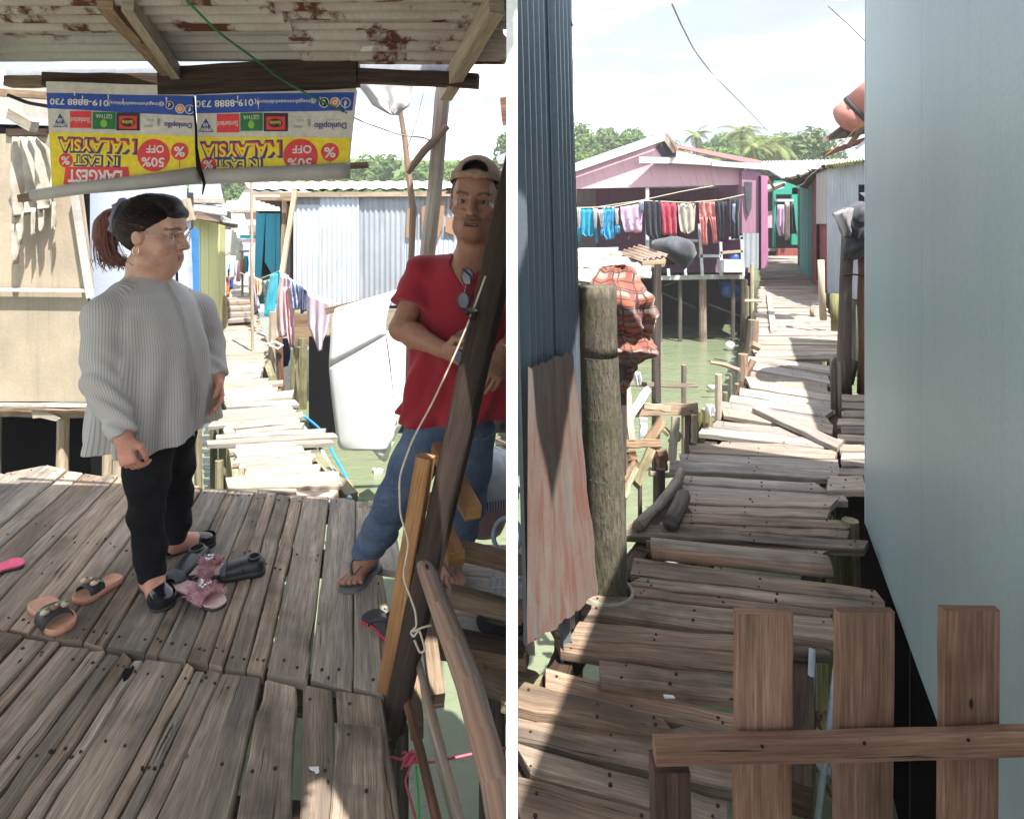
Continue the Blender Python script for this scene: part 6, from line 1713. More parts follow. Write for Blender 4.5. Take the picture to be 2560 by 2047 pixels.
wash([([(1450, 1483, 523), (1450, 1484, 560), (1449, 1486, 585), (1462, 1478, 590)], 'cyan1', 'body'), ([(1441, 1451, 520), (1443, 1452, 550), (1445, 1450, 575)], 'w', 'sleeve'), ([(1483, 1494, 522), (1484, 1493, 550), (1486, 1490, 575)], 'w', 'sleeve'), ([(1444, 1450, 568), (1442, 1450, 590), (1443, 1449, 610)], 'cyan1', 'cuff'), ([(1487, 1492, 568), (1489, 1495, 590), (1490, 1494, 610)], 'cyan1', 'cuff')], 14.4, 'turquoise jersey with white sleeves, leftmost on the porch line', .1)
wash([([(1505, 1537, 522), (1506, 1536, 560), (1502, 1540, 580), (1515, 1535, 600)], 'cyan2', 'body'), ([(1493, 1508, 525), (1500, 1508, 550), (1503, 1508, 572)], 'w', 'sleeve'), ([(1535, 1546, 521), (1537, 1546, 545), (1540, 1546, 565)], 'w', 'sleeve'), ([(1502, 1512, 575), (1500, 1512, 590)], 'cyan2', 'cuff'), ([(1538, 1550, 565), (1538, 1549, 585)], 'cyan2', 'cuff'), ([(1508, 1536, 516), (1508, 1536, 524)], 'palebl', 'collar')], 14.4, 'sky blue jersey with white sleeves, second from the left on the porch line', .5)
wash([([(1550, 1608, 518, 508), (1552, 1606, 545), (1560, 1605, 580)], 'pinkl', 'sheet'), ([(1598, 1610, 504), (1600, 1608, 530)], 'palebl', 'peg_cloth')], 14.4, 'lilac pink sheet hanging left of the white porch post', .9)
wash([([(1614, 1651, 502), (1614, 1652, 540), (1616, 1652, 585), (1630, 1650, 600)], 'dk', 'cloth')], 14.4, 'charcoal cloth hanging just right of the white porch post', 1.4)
wash([([(1651, 1692, 507), (1655, 1692, 550), (1655, 1692, 588)], 'redp', 'cloth')], 14.4, 'crimson shorts hanging on the porch line', 1.9)
wash([([(1694, 1739, 509), (1696, 1738, 550), (1700, 1736, 578), (1710, 1726, 584)], 'beige', 'cloth')], 14.4, 'beige towel hanging on the porch line', 2.3)
wash([([(1747, 1786, 505), (1748, 1787, 530), (1748, 1789, 545)], 'salmon', 'waist'), ([(1748, 1770, 543), (1751, 1768, 580), (1754, 1770, 612)], 'salmon', 'trouser_leg'), ([(1772, 1789, 543), (1780, 1792, 580), (1782, 1794, 608)], 'salmon', 'trouser_leg')], 14.4, 'salmon pink trousers hanging on the porch line', 2.7)
wash([([(1792, 1818, 503), (1796, 1818, 560), (1800, 1812, 605)], 'dk', 'cloth')], 14.3, 'dark trousers hanging next to the salmon pink trousers', 3.1)
wash([([(1822, 1854, 495), (1822, 1848, 540), (1826, 1850, 598)], 'dk', 'cloth'), ([(1832, 1838, 510), (1830, 1836, 545), (1834, 1838, 560)], 'palebl', 'stripe')], 14.2, 'black trousers with pale stripes at the right end of the line', 3.6)
mb = MB().tube([P(1590, 583, HD - .3), P(1592, 570, HD - .3)], [.08, .08], 12)
mesh_thing(mb, 'red_ball', plain('red plastic', (.45, .02, .05)), 'red plastic tub on the porch under the lilac pink sheet', 'tub')

# ---- far green hut at the end of the right walkway
gh = thing('green_hut', 'green painted hut with an open front at the end of the right walkway', 'hut', P(1955, 640, 24))
GD = 24
part(rect(MB(), 1890, 440, 2010, 640, GD + 1.5, .1), 'back_wall', M['dark'], gh)
part(rect(MB(), 1936, 452, 2010, 486, GD, .1), 'header', M['green'], gh)
part(rect(MB(), 1934, 478, 1940, 618, GD - .05, .1), 'post', M['green'], gh)
part(rect(MB(), 1980, 470, 1998, 612, GD, .1), 'door_jamb', M['green'], gh)
part(rect(MB(), 1916, 528, 1936, 570, GD, .1), 'panel', M['pink'], gh)
part(rect(MB(), 1938, 498, 1984, 504, GD - .1, .1), 'rail', M['white_trim'], gh)
part(MB().poly([P(1915, 462, GD - .4), P(1965, 455, GD - .4), P(1960, 470, GD - .4), P(1918, 480, GD - .4)], (0, .1, 0)), 'awning', M['white_roof'], gh)
part(rect(MB(), 1916, 622, 1998, 628, GD - .2, .3), 'step', M['pale'], gh)
part(rect(MB(), 1945, 622, 1996, 640, GD - .3, .2), 'step', M['brick_red'], gh)
mesh_thing(cloth([(1944, 1960, 512), (1942, 1962, 560), (1948, 1958, 590)], GD - .4, .08, .06, 10, 4, 2), 'hung_clothing', RC['pinkl'], 'mauve cloth hanging in the doorway of the far green hut', 'clothing', smooth=True)
mesh_thing(cloth([(1963, 1973, 505), (1962, 1974, 560), (1964, 1972, 600)], GD - .4, .08, .06, 10, 4, 2), 'hung_clothing', RC['beige'], 'beige cloth hanging in the doorway of the far green hut', 'clothing', smooth=True)
mesh_thing(cloth([(1974, 1984, 510), (1974, 1990, 560), (1978, 1992, 585)], GD - .4, .08, .06, 10, 4, 2), 'hung_clothing', RC['dk'], 'dark cloth hanging at the right of the far green doorway', 'clothing', smooth=True)

# ---- teal, red and corrugated hut on the right of the walkway
rh = thing('corrugated_hut', 'hut with teal and brick red boards and grey blue corrugated sheets beside the walkway', 'hut', G(2060, 735))
Q = lambda x, y, d: P(x, y, d)
def wallq(x0, yt0, yb0, d0, x1, yt1, yb1, d1, name, m, n=1, root=None):
    for k in range(n):
        f0, f1 = k / n, (k + 1) / n - .012
        def cc(f, yt): return lerp(Q(x0, yt[0], d0), Q(x1, yt[1], d1), f)
        a, b = cc(f0, (yb0, yb1)), cc(f1, (yb0, yb1)); c, e = cc(f1, (yt0, yt1)), cc(f0, (yt0, yt1))
        MB().poly([a, b, c, e], (.05, 0, 0)).build(name, m, root)
wallq(1994, 470, 660, 23, 2000, 470, 668, 21.0, 'wall_board', M['dark_grey'], 1, rh)
wallq(2000, 462, 668, 20.8, 2031, 440, 708, 15.8, 'wall_board', M['teal'], 4, rh)
wallq(2031, 440, 708, 15.7, 2044, 432, 715, 14.6, 'wall_board', M['brick_red'], 1, rh)
wallq(2044, 425, 716, 14.5, 2070, 420, 728, 13.3, 'wall_board', M['brick_red'], 2, rh)
part(MB().poly([P(2041, 430, 14.3), P(2046, 430, 14.2), P(2046, 700, 14.2), P(2041, 700, 14.3)], (.02, 0, 0)), 'gap', M['dark'], rh)
wallq(2040, 430, 560, 14.2, 2066, 425, 560, 13.1, 'torn_sheet', M['pale_grey'], 3, rh)
MB().corr(P(2066, 418, 13.1), P(2215, 405, 11.0), P(2215, 765, 11.0), P(2068, 732, 13.1), .076 * 1.6, .016).build('wall_sheet', M['galv'], rh, smooth=True)
MB().corr(P(2136, 408, 11.8), P(2230, 398, 10.6), P(2230, 466, 10.6), P(2140, 466, 11.8), .13, .025).build('wall_sheet', M['galv'], rh, smooth=True)
part(MB().poly([P(2146, 462, 11.3), P(2230, 462, 10.4), P(2230, 520, 10.4), P(2146, 520, 11.3)], (.02, .02, 0)), 'window_gap', M['dark'], rh)
part(MB().poly([P(2150, 482, 11.0), P(2215, 474, 10.2), P(2215, 512, 10.2), P(2180, 506, 10.7)], (.02, .06, 0)), 'shutter', M['white_board'], rh)
rq = [(1884, 404, 22), (2200, 398, 16), (2200, 388, 10.2), (1968, 440, 15)]
MB().corr(P(1890, 404, 24), P(2215, 396, 18), P(2215, 392, 10.2), P(1955, 448, 17.5), .2, .02, seg=3, ragged=.1).build('roof_sheet', M['white_roof'], rh, smooth=True)
MB().corr(P(1960, 452, 17.3), P(2080, 412, 12.4), P(2085, 426, 13.4), P(2010, 470, 17.5), .12, .03, seg=3, ragged=.15).build('eave_thatch', M['bark'], rh, smooth=True)
MB().corr(P(2060, 412, 12.6), P(2215, 390, 10.0), P(2215, 396, 10.8), P(2070, 424, 13.1), .12, .02, seg=2).build('eave_or_shade_sheet', M['yellow'], rh, smooth=True)
part(MB().bar(P(1916, 480, 22), P(1960, 462, 18), .05, .09), 'beam', M['pale'], rh)
part(MB().bar(P(1918, 444, 20), P(1934, 470, 19), .06, .06), 'strut', M['orange'], rh)
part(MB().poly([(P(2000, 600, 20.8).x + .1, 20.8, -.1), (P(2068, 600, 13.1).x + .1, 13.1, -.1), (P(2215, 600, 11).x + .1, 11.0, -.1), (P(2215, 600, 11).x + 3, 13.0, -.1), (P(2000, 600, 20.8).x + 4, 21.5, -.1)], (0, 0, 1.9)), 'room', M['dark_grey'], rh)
for (x, y, d) in [(2074, 735, 13.0), (2104, 745, 12.4), (2130, 750, 12.0), (2170, 755, 11.5)]:
    a = P(x, y, d); b = a.copy(); b.z = -1.7
    MB().tube([a, b], .07, 8, .07).build('stilt', M['bark_dark'], rh)
wire('cable', [(1985, 470, 15), (2010, 460, 14), (2018, 445, 13.5), (2050, 420, 13)], .012, M['wire_grey'], 'slack cable under the ragged eave of the corrugated hut', 'cable')

# ---- black tarpaulin bundle on the trunk posts
rows = []
for (xl, xr, y, dz) in [(2146, 2215, 508, .3), (2110, 2215, 522, .4), (2084, 2215, 538, .45), (2090, 2215, 556, .45), (2100, 2215, 575, .42), (2106, 2215, 595, .4), (2104, 2210, 618, .34), (2102, 2160, 636, .25), (2108, 2132, 648, .15)]:
    c, hw = (xl + xr) / 2, (xr - xl) / 2
    rows.append([P(c + hw * math.cos(a) * (1 + .06 * math.sin(4 * a + y * .2) + .05 * math.sin(9 * a + y)), y + 5 * math.sin(2 * a + y), 5.6 - dz * .6 * math.sin(a) * (1 + .2 * math.sin(5 * a + y * .13))) for a in [2*PI*k/24 for k in range(24)]])
tb = mesh_thing(MB().loft(rows), 'tarpaulin_bundle', M['tarp'], 'black tarpaulin bundle strapped high on the trunk posts next to the blue wall', 'tarpaulin', smooth=True)
rows = []
for (xl, xr, y, dz) in [(2112, 2140, 522, .40), (2083, 2138, 535, .47), (2090, 2138, 556, .47), (2104, 2136, 576, .44), (2108, 2130, 590, .40)]:
    c, hw = (xl + xr) / 2, (xr - xl) / 2
    rows.append([P(c + hw * math.cos(a), y + 3 * math.sin(3 * a + y), 5.56 - dz * .62 * math.sin(a) * (1 + .12 * math.sin(6 * a + y * .1))) for a in [2*PI*k/20 for k in range(20)]])
MB().loft(rows).build('faded_flap', M['tarp_pale'], tb, None, True)

# ---- red tank and frame above the roof
tk = thing('red_tank', 'red oxide cylindrical tank tilted on a roof frame beside the blue wall', 'tank', P(2150, 290, 9))
a, b = P(2112, 300, 9.0), P(2230, 205, 8.6)
ax = (b - a).normalized()
MB().tube([a - ax * .09, a - ax * .05, a, a + ax * .18], [.09, .18, .225, .235], 20).build('tank_end', M['tank'], tk, None, True)
MB().tube([a + ax * .18, a + ax * .24], .24, 20).build('band', M['dark_grey'], tk, None, True)
MB().tube([a + ax * .24, b], .235, 20).build('tank_body', M['tank'], tk, None, True)
fr = thing('roof_frame', 'rusty frame and torn sheet sticking out from the roof under the red tank', 'frame', P(2130, 360, 9))
MB().bar(P(2058, 388, 9.2), P(2230, 325, 9.0), .05, .07).build('beam', M['bark_red'], fr)
MB().bar(P(2120, 368, 9.0), P(2200, 262, 9.0), .05, .06).build('strut', M['bark_red'], fr)
MB().poly([P(2058, 352, 9.2), P(2110, 312, 9.0), P(2220, 292, 8.9), P(2220, 322, 8.9), P(2120, 345, 9.0)], (0, .03, 0)).build('torn_sheet', M['bark_dark'], fr)
for k in range(5):
    MB().poly([P(2056 + k * 11, 350 - k * 8, 9.15), P(2068 + k * 11, 340 - k * 8, 9.15), P(2072 + k * 11, 346 - k * 8, 9.15), P(2060 + k * 11, 358 - k * 8, 9.15)], (0, .02, 0)).build('rust_scrap', M['pink'], fr)
MB().bar(P(2140, 372, 9.0), P(2230, 300, 9.0), .02, .04).build('strut', M['white_trim'], fr)
MB().bar(P(2220, 420, 9.1), P(2220, 280, 9.1), .08, .08, (0, 1, 0)).build('upright', M['bark_dark'], fr)
wire('cable', [(2060, 392, 8.9), (2120, 345, 8.8), (2180, 270, 8.8)], .008, M['orange'], 'thin brown cable running up to the red tank', 'cable')

# ---- overhead cables
wire('cable', [(1680, 10, 6), (1702, 60, 6.5), (1735, 125, 8), (1780, 185, 9.5), (1850, 255, 12), (1918, 326, 16)], .009, M['wire_grey'], 'long sagging cable crossing the sky above the pink house', 'cable')
wire('cable', [(2070, 15, 6), (2130, 70, 6), (2200, 142, 6)], .007, M['wire_grey'], 'short cable across the top right of the sky, ending at the blue wall', 'cable')
# tin patch above the end of the left hand rail seen at the sky edge
mb = MB().poly([P(1250, 245, 4.5), P(1290, 240, 4.5), P(1290, 318, 4.5), P(1256, 312, 4.5)], (0, .03, 0))
mesh_thing(mb, 'hanging_board', M['bark_red'], 'dark reddish board hanging at the right end of the open sky by the deck', 'board')
mb = MB().poly([P(1240, 392, 9.3), P(1285, 372, 9.3), P(1285, 400, 9.3), P(1244, 402, 9.3)], (0, .5, 0))
mesh_thing(mb, 'roof_corner', M['galv'], 'small roof corner showing above the cap of the man', 'roof')
# ================================================================== PEOPLE
def A3(v): return np.array([v[0], v[1], v[2]], dtype=np.float32)

class Field:
    """signed distance field on a grid, grown from tapered limbs and ellipsoids, meshed as one continuous surface"""
    def __init__(self, lo, hi, h):
        self.lo = np.array(lo, np.float32); self.h = h
        self.n = np.ceil((np.array(hi) - self.lo) / h).astype(int) + 1
        self.V = np.full(self.n, .09, np.float32)
    def sub(self, lo, hi):
        i0 = np.clip(np.floor((np.array(lo) - self.lo) / self.h).astype(int), 0, self.n - 1)
        i1 = np.clip(np.ceil((np.array(hi) - self.lo) / self.h).astype(int) + 1, 1, self.n)
        if np.any(i1 - i0 < 1): return None, None
        sl = tuple(slice(a, b) for a, b in zip(i0, i1))
        ax = [self.lo[k] + self.h * np.arange(i0[k], i1[k], dtype=np.float32) for k in range(3)]
        return sl, np.meshgrid(*ax, indexing='ij', sparse=True)
    def blend(self, sl, d, k, op):
        a = self.V[sl]
        if op == 'add':
            if k > 0:
                h = np.maximum(k - np.abs(a - d), 0) / k
                self.V[sl] = np.minimum(a, d) - h * h * k * .25
            else: self.V[sl] = np.minimum(a, d)
        else:
            d = -d
            if k > 0:
                h = np.maximum(k - np.abs(a - d), 0) / k
                self.V[sl] = np.maximum(a, d) + h * h * k * .25
            else: self.V[sl] = np.maximum(a, d)
    def cap(self, a, b, ra, rb=None, k=.02, op='add'):
        rb = ra if rb is None else rb
        a, b = A3(a), A3(b); m = max(ra, rb) + .05
        sl, g = self.sub(np.minimum(a, b) - m, np.maximum(a, b) + m)
        if sl is None: return
        ba = b - a; L2 = float(ba @ ba) + 1e-9
        px, py, pz = g[0] - a[0], g[1] - a[1], g[2] - a[2]
        t = np.clip((px * ba[0] + py * ba[1] + pz * ba[2]) / L2, 0, 1)
        d = np.sqrt((px - ba[0]*t)**2 + (py - ba[1]*t)**2 + (pz - ba[2]*t)**2) - (ra + (rb - ra) * t)
        self.blend(sl, d, k, op)
    def chain(self, pts, rs, k=.02):
        for i in range(len(pts) - 1): self.cap(pts[i], pts[i+1], rs[i], rs[i+1], k)
    def ell(self, c, axes, r, k=.02, op='add'):
        c = A3(c); m = max(r) + .05
        sl, g = self.sub(c - m, c + m)
        if sl is None: return
        q = []
        for a in axes:
            a = A3(a); q.append((g[0]-c[0])*a[0] + (g[1]-c[1])*a[1] + (g[2]-c[2])*a[2])
        k0 = np.sqrt(sum((q[i]/r[i])**2 for i in range(3))); k1 = np.sqrt(sum((q[i]/r[i]**2)**2 for i in range(3))) + 1e-6
        self.blend(sl, k0 * (k0 - 1) / k1, k, op)
    def fn(self, f, lo, hi, k=.0, op='add'):
        sl, g = self.sub(lo, hi)
        if sl is None: return
        self.blend(sl, np.broadcast_to(f(*g), self.V[sl].shape).astype(np.float32), k, op)
    def mesh(self):
        V = self.V; s = V < 0
        cs = [(i, j, k) for i in (0, 1) for j in (0, 1) for k in (0, 1)]
        def sh(a, c): return a[c[0]:a.shape[0]-1+c[0], c[1]:a.shape[1]-1+c[1], c[2]:a.shape[2]-1+c[2]]
        cnt = sum(sh(s, c).astype(np.uint8) for c in cs)
        cells = np.argwhere((cnt > 0) & (cnt < 8))
        idx = np.full(np.array(V.shape) - 1, -1, np.int64)
        idx[tuple(cells.T)] = np.arange(len(cells))
        vals = {c: V[cells[:, 0]+c[0], cells[:, 1]+c[1], cells[:, 2]+c[2]] for c in cs}
        acc = np.zeros((len(cells), 3)); num = np.zeros(len(cells))
        for c in cs:
            for ax in range(3):
                if c[ax] == 0:
                    e = list(c); e[ax] = 1; e = tuple(e)
                    v0, v1 = vals[c], vals[e]
                    cr = (v0 < 0) != (v1 < 0)
                    t = np.where(cr, v0 / np.where(v0 == v1, 1, v0 - v1), 0)
                    p = np.array(c, float)[None] + 0 * acc
                    p[:, ax] = t
                    acc[cr] += p[cr]; num[cr] += 1
        P_ = (cells + acc / num[:, None]) * self.h + self.lo
        quads = []
        for ax in range(3):
            o1, o2 = [(1, 2), (2, 0), (0, 1)][ax]
            a = np.moveaxis(s, ax, 0)
            d = np.argwhere(np.moveaxis(a[1:] != a[:-1], 0, ax))
            d = d[(d[:, o1] > 0) & (d[:, o2] > 0) & (d[:, o1] < V.shape[o1]-1) & (d[:, o2] < V.shape[o2]-1)]
            def at(x, y):
                q = d.copy(); q[:, o1] -= x; q[:, o2] -= y
                return idx[tuple(q.T)]
            q = np.stack([at(1, 1), at(0, 1), at(0, 0), at(1, 0)], 1)
            inside = s[tuple(d.T)]
            q[~inside] = q[~inside][:, ::-1]
            quads.append(q)
        Q_ = np.concatenate(quads); Q_ = Q_[(Q_ >= 0).all(1)]
        return P_, Q_
    def build(self, name, mat, parent, color=None, attr=None, relax=0):
        Pv, Qv = self.mesh()
        for _ in range(relax):
            acc = np.zeros_like(Pv); n = np.zeros(len(Pv))
            for i in range(4):
                for j in (1, 3):
                    np.add.at(acc, Qv[:, i], Pv[Qv[:, (i+j) % 4]]); np.add.at(n, Qv[:, i], 1)
            Pv = Pv * .5 + .5 * acc / np.maximum(n, 1)[:, None]
        base = np.array(wloc(parent)) if parent is not None else Pv.mean(0)
        me = bpy.data.meshes.new(name)
        me.vertices.add(len(Pv)); me.vertices.foreach_set('co', (Pv - base).astype(np.float32).ravel())
        me.loops.add(Qv.size); me.loops.foreach_set('vertex_index', Qv.ravel().astype(np.int32))
        me.polygons.add(len(Qv)); me.polygons.foreach_set('loop_start', np.arange(0, Qv.size, 4, dtype=np.int32))
        me.polygons.foreach_set('use_smooth', np.ones(len(Qv), bool))
        me.update(calc_edges=True); me.validate()
        if color is not None:
            c = np.ones((len(Pv), 4), np.float32); c[:, :3] = color(Pv)
            me.color_attributes.new('Col', 'FLOAT_COLOR', 'POINT').data.foreach_set('color', c.ravel())
        if attr is not None:
            me.attributes.new('su', 'FLOAT', 'POINT').data.foreach_set('value', attr(Pv).astype(np.float32))
        me.materials.append(mat)
        o = bpy.data.objects.new(name, me); COL.objects.link(o)
        if parent is not None: o.parent = parent
        else: o.location = base
        return o

def skin_mat():
    m, n, l, b = new_mat('skin')
    a = n.new('ShaderNodeAttribute'); a.attribute_name = 'Col'
    vec = n.new('ShaderNodeTexCoord').outputs['Object']
    f = ntex(n, l, vec, 45, 4, .6); g = ntex(n, l, vec, 320, 2, .5)
    l.new(mixc(n, l, 1.0, a.outputs['Color'], ramp(n, l, f, .3, .7, (.86, .84, .84), (1.08, 1.06, 1.06)), 'MULTIPLY'), b.inputs['Base Color'])
    b.inputs['Roughness'].default_value = .48
    b.inputs['Specular IOR Level'].default_value = .42
    b.inputs['Subsurface Weight'].default_value = .08
    b.inputs['Subsurface Radius'].default_value = (.01, .004, .002)
    bumpn(n, l, b, g, .08, .002)
    return m
M['skin'] = skin_mat()
def col_mat(name, rough=.5):
    m, n, l, b = new_mat(name)
    a = n.new('ShaderNodeAttribute'); a.attribute_name = 'Col'
    l.new(a.outputs['Color'], b.inputs['Base Color']); b.inputs['Roughness'].default_value = rough
    return m
M['eye'] = col_mat('eye', .15)
def hair_mat(name, c1, c2, st=(60, 60, 6)):
    m, n, l, b = new_mat(name)
    vec = n.new('ShaderNodeTexCoord').outputs['Object']
    s = ntex(n, l, vec, 1.0, 4, .65, st, .8)
    l.new(mixc(n, l, ramp(n, l, s, .38, .66), c1, c2), b.inputs['Base Color'])
    b.inputs['Roughness'].default_value = .5; b.inputs['Specular IOR Level'].default_value = .3
    bumpn(n, l, b, s, .9, .006)
    return m
M['hair_dark'] = hair_mat('dark hair', (.0035, .0025, .0025), (.014, .008, .006), (30, 110, 110))
M['hair_red'] = hair_mat('red brown hair', (.07, .018, .010), (.20, .06, .035), (90, 90, 8))
M['hair_black'] = hair_mat('short black hair', (.012, .012, .012), (.05, .048, .046), (160, 160, 160))

def fabric(name, c, c2, scale=8, rough=.9, bump=.4, weave=300):
    m = cloth_mat(name, c, c2, scale, rough, bump); return m
def denim(name, c1, c2, c3):
    m, n, l, b = new_mat(name)
    vec = n.new('ShaderNodeTexCoord').outputs['Object']
    f = ntex(n, l, vec, 5, 6, .65); w = ntex(n, l, vec, 1.0, 2, .5, (500, 500, 160)); k = ntex(n, l, vec, 14, 4, .6, (1, 1, 2.2), 1.2)
    col = mixc(n, l, ramp(n, l, f, .38, .66), c1, c2)
    col = mixc(n, l, ramp(n, l, k, .6, .8, (0, 0, 0), (.6, .6, .6)), col, c3)
    col = mixc(n, l, .6, col, ramp(n, l, w, .3, .7, (.75, .75, .75), (1.15, 1.15, 1.15)), 'MULTIPLY')
    l.new(col, b.inputs['Base Color']); b.inputs['Roughness'].default_value = .9; b.inputs['Specular IOR Level'].default_value = .15
    bumpn(n, l, b, k, .5, .012)
    return m
M['jeans'] = denim('blue denim', (.06, .09, .15), (.115, .16, .235), (.27, .32, .38))
M['trousers'] = denim('black trousers cloth', (.008, .008, .010), (.016, .016, .020), (.03, .03, .036))
M['redshirt'] = cloth_mat('red t-shirt cotton', (.33, .024, .036), (.26, .018, .028), 6, .85, .55)
def stripe_cloth():
    m, n, l, b = new_mat('pinstriped blouse cloth')
    a = n.new('ShaderNodeAttribute'); a.attribute_name = 'su'
    mu = n.new('ShaderNodeMath'); mu.operation = 'MULTIPLY'; mu.inputs[1].default_value = 1 / .0104; l.new(a.outputs['Fac'], mu.inputs[0])
    fr = n.new('ShaderNodeMath'); fr.operation = 'FRACT'; l.new(mu.outputs[0], fr.inputs[0])
    pp = n.new('ShaderNodeMath'); pp.operation = 'PINGPONG'; pp.inputs[1].default_value = .5; l.new(fr.outputs[0], pp.inputs[0])
    vec = n.new('ShaderNodeTexCoord').outputs['Object']
    f = ntex(n, l, vec, 7, 4, .6)
    base = mixc(n, l, ramp(n, l, f, .35, .65), (.54, .525, .50), (.47, .455, .435))
    col = mixc(n, l, ramp(n, l, pp.outputs[0], .15, .23, (1, 1, 1), (0, 0, 0)), base, (.35, .34, .335))
    l.new(col, b.inputs['Base Color']); b.inputs['Roughness'].default_value = .9; b.inputs['Specular IOR Level'].default_value = .12
    b.inputs['Sheen Weight'].default_value = .1
    bumpn(n, l, b, f, .35, .012)
    return m
M['blouse'] = stripe_cloth()

class Head:
    def __init__(self, c, fw, pitch, s, roll=0.0):
        self.c = Vector(c); self.s = s
        fw = Vector(fw).normalized(); z = Vector((0, 0, 1))
        self.f = (fw * math.cos(pitch) - z * math.sin(pitch)).normalized()
        up = (z * math.cos(pitch) + fw * math.sin(pitch)).normalized()
        self.l = up.cross(self.f).normalized()
        if roll:
            R = Matrix.Rotation(roll, 3, self.f); up = R @ up; self.l = R @ self.l
        self.u = up
        self.ax = (self.l, self.f, self.u)
    def __call__(self, l, f, u): return self.c + (self.l * l + self.f * f + self.u * u) * self.s
    def local(self, Pv):
        q = Pv - np.array(self.c)
        return [(q @ np.array(a)) / self.s for a in self.ax]
    def grow(self, F, chubby=0.0):
        s = self.s; c = chubby
        E = lambda l, f, u, r, k=.02, op='add': F.ell(self(l, f, u), self.ax, [x * s for x in r], k * s, op)
        E(0, -.012, .03, (.076, .095, .092))
        E(0, .028, -.04, (.060 + .012*c, .066, .080), .03)
        E(0, .055, -.088, (.036 + .014*c, .034, .030), .03)
        for sd in (-1, 1):
            E(sd * (.043 + .004*c), .058, -.028, (.026 + .006*c, .022, .022 + .004*c), .02)      # cheekbone
            E(sd * (.048 + .01*c), .015, -.078, (.020 + .012*c, .035, .024), .03)                 # jaw corner
        F.cap(self(-.04, .078, .030), self(.04, .078, .030), .012 * s, None, .016 * s)           # brow
        E(0, .062, .06, (.05, .03, .035), .03)
        for sd in (-1, 1):
            E(sd * .031, .093, .006, (.017, .012, .010), .012, 'sub')                            # eye hollow
            F.cap(self(sd * .018, .082, .0115), self(sd * .047, .073, .010), .0064 * s, .006 * s, .005 * s)   # lid
            F.cap(self(sd * .018, .080, -.004), self(sd * .046, .072, -.003), .005 * s, .0045 * s, .005 * s)
        F.cap(self(0, .086, .016), self(0, .108, -.028), .0085 * s, .0125 * s, .012 * s)          # nose
        for sd in (-1, 1): E(sd * .013, .097, -.032, (.0095, .011, .008), .008)
        E(0, .083, -.066, (.028, .014, .018), .016)
        F.cap(self(-.020, .088, -.061), self(0, .096, -.059), .0055 * s, .0065 * s, .005 * s)
        F.cap(self(.020, .088, -.061), self(0, .096, -.059), .0055 * s, .0065 * s, .005 * s)
        F.cap(self(-.017, .088, -.071), self(.017, .088, -.071), .0070 * s, None, .006 * s)
        F.cap(self(-.022, .098, -.066), self(.022, .098, -.066), .0028 * s, None, .003 * s, 'sub')
        for sd in (-1, 1):
            E(sd * .077, -.010, -.004, (.010, .018, .029), .008)
            E(sd * .090, -.002, -.002, (.006, .012, .018), .006, 'sub')
    def paint(self, Pv, col, skin, lip, brow=(.02, .015, .012), stubble=None, brow_w=.006):
        l, f, u = self.local(Pv)
        hd = (np.abs(l) < .12) & (f > .04) & (u > -.13) & (u < .12)
        def put(mask, c, a=1.0): col[mask] = col[mask] * (1 - a) + np.array(c) * a
        if stubble is not None:
            put(hd & (u < -.045) & (f > .03), stubble, .2)
            put(hd & (np.abs(l) < .03) & (u < -.042) & (u > -.056) & (f > .07), stubble, .6)
        put(hd & (np.abs(l) < .024) & (u < -.056) & (u > -.0765) & (f > .076), lip, .75)
        put(hd & (np.abs(l) < .022) & (np.abs(u + .0663) < .0030) & (f > .07), (.06, .015, .015), .8)
        for sd in (-1, 1):
            x = sd * l
            yb = .026 + .006 * np.clip((x - .015) / .022, 0, 1) - .006 * np.clip((x - .037) / .016, 0, 1)
            put(hd & (x > .013) & (x < .055) & (np.abs(u - yb) < brow_w) & (f > .05), brow, .8)
            put(hd & (((x - .031) / .020) ** 2 + ((u - .004) / .011) ** 2 < 1) & (f > .05), np.array(skin) * .55, .5)
            put(hd & (((x - .013) / .006) ** 2 + ((u + .038) / .004) ** 2 < 1) & (f > .08), (.08, .03, .025), .6)
        put(hd & (np.abs(l) < .055) & (np.abs(l) > .02) & (u < -.01) & (u > -.05), np.array(skin) * np.array((1.15, .88, .85)), .14)
    def eyes(self, root, iris, openness=1.0):
        for sd in (-1, 1):
            F = Field(A3(self(sd * .031, .074, .004)) - .022 * self.s, A3(self(sd * .031, .074, .004)) + .022 * self.s, .0016)
            F.ell(self(sd * .031, .0725, .0045), self.ax, (.0125 * self.s, .0125 * self.s, .0125 * self.s * .9), 0)
            def colr(Pv, sd=sd):
                l, f, u = self.local(Pv); c = np.tile(np.array((.42, .37, .34)), (len(Pv), 1))
                r = np.sqrt((l - sd * .031) ** 2 + (u - .0045) ** 2)
                c[r < .0078] = iris; c[r < .003] = (.005, .005, .005); c[f < .06] = (.3, .2, .17)
                return c
            F.build('eye', M['eye'], root, colr)

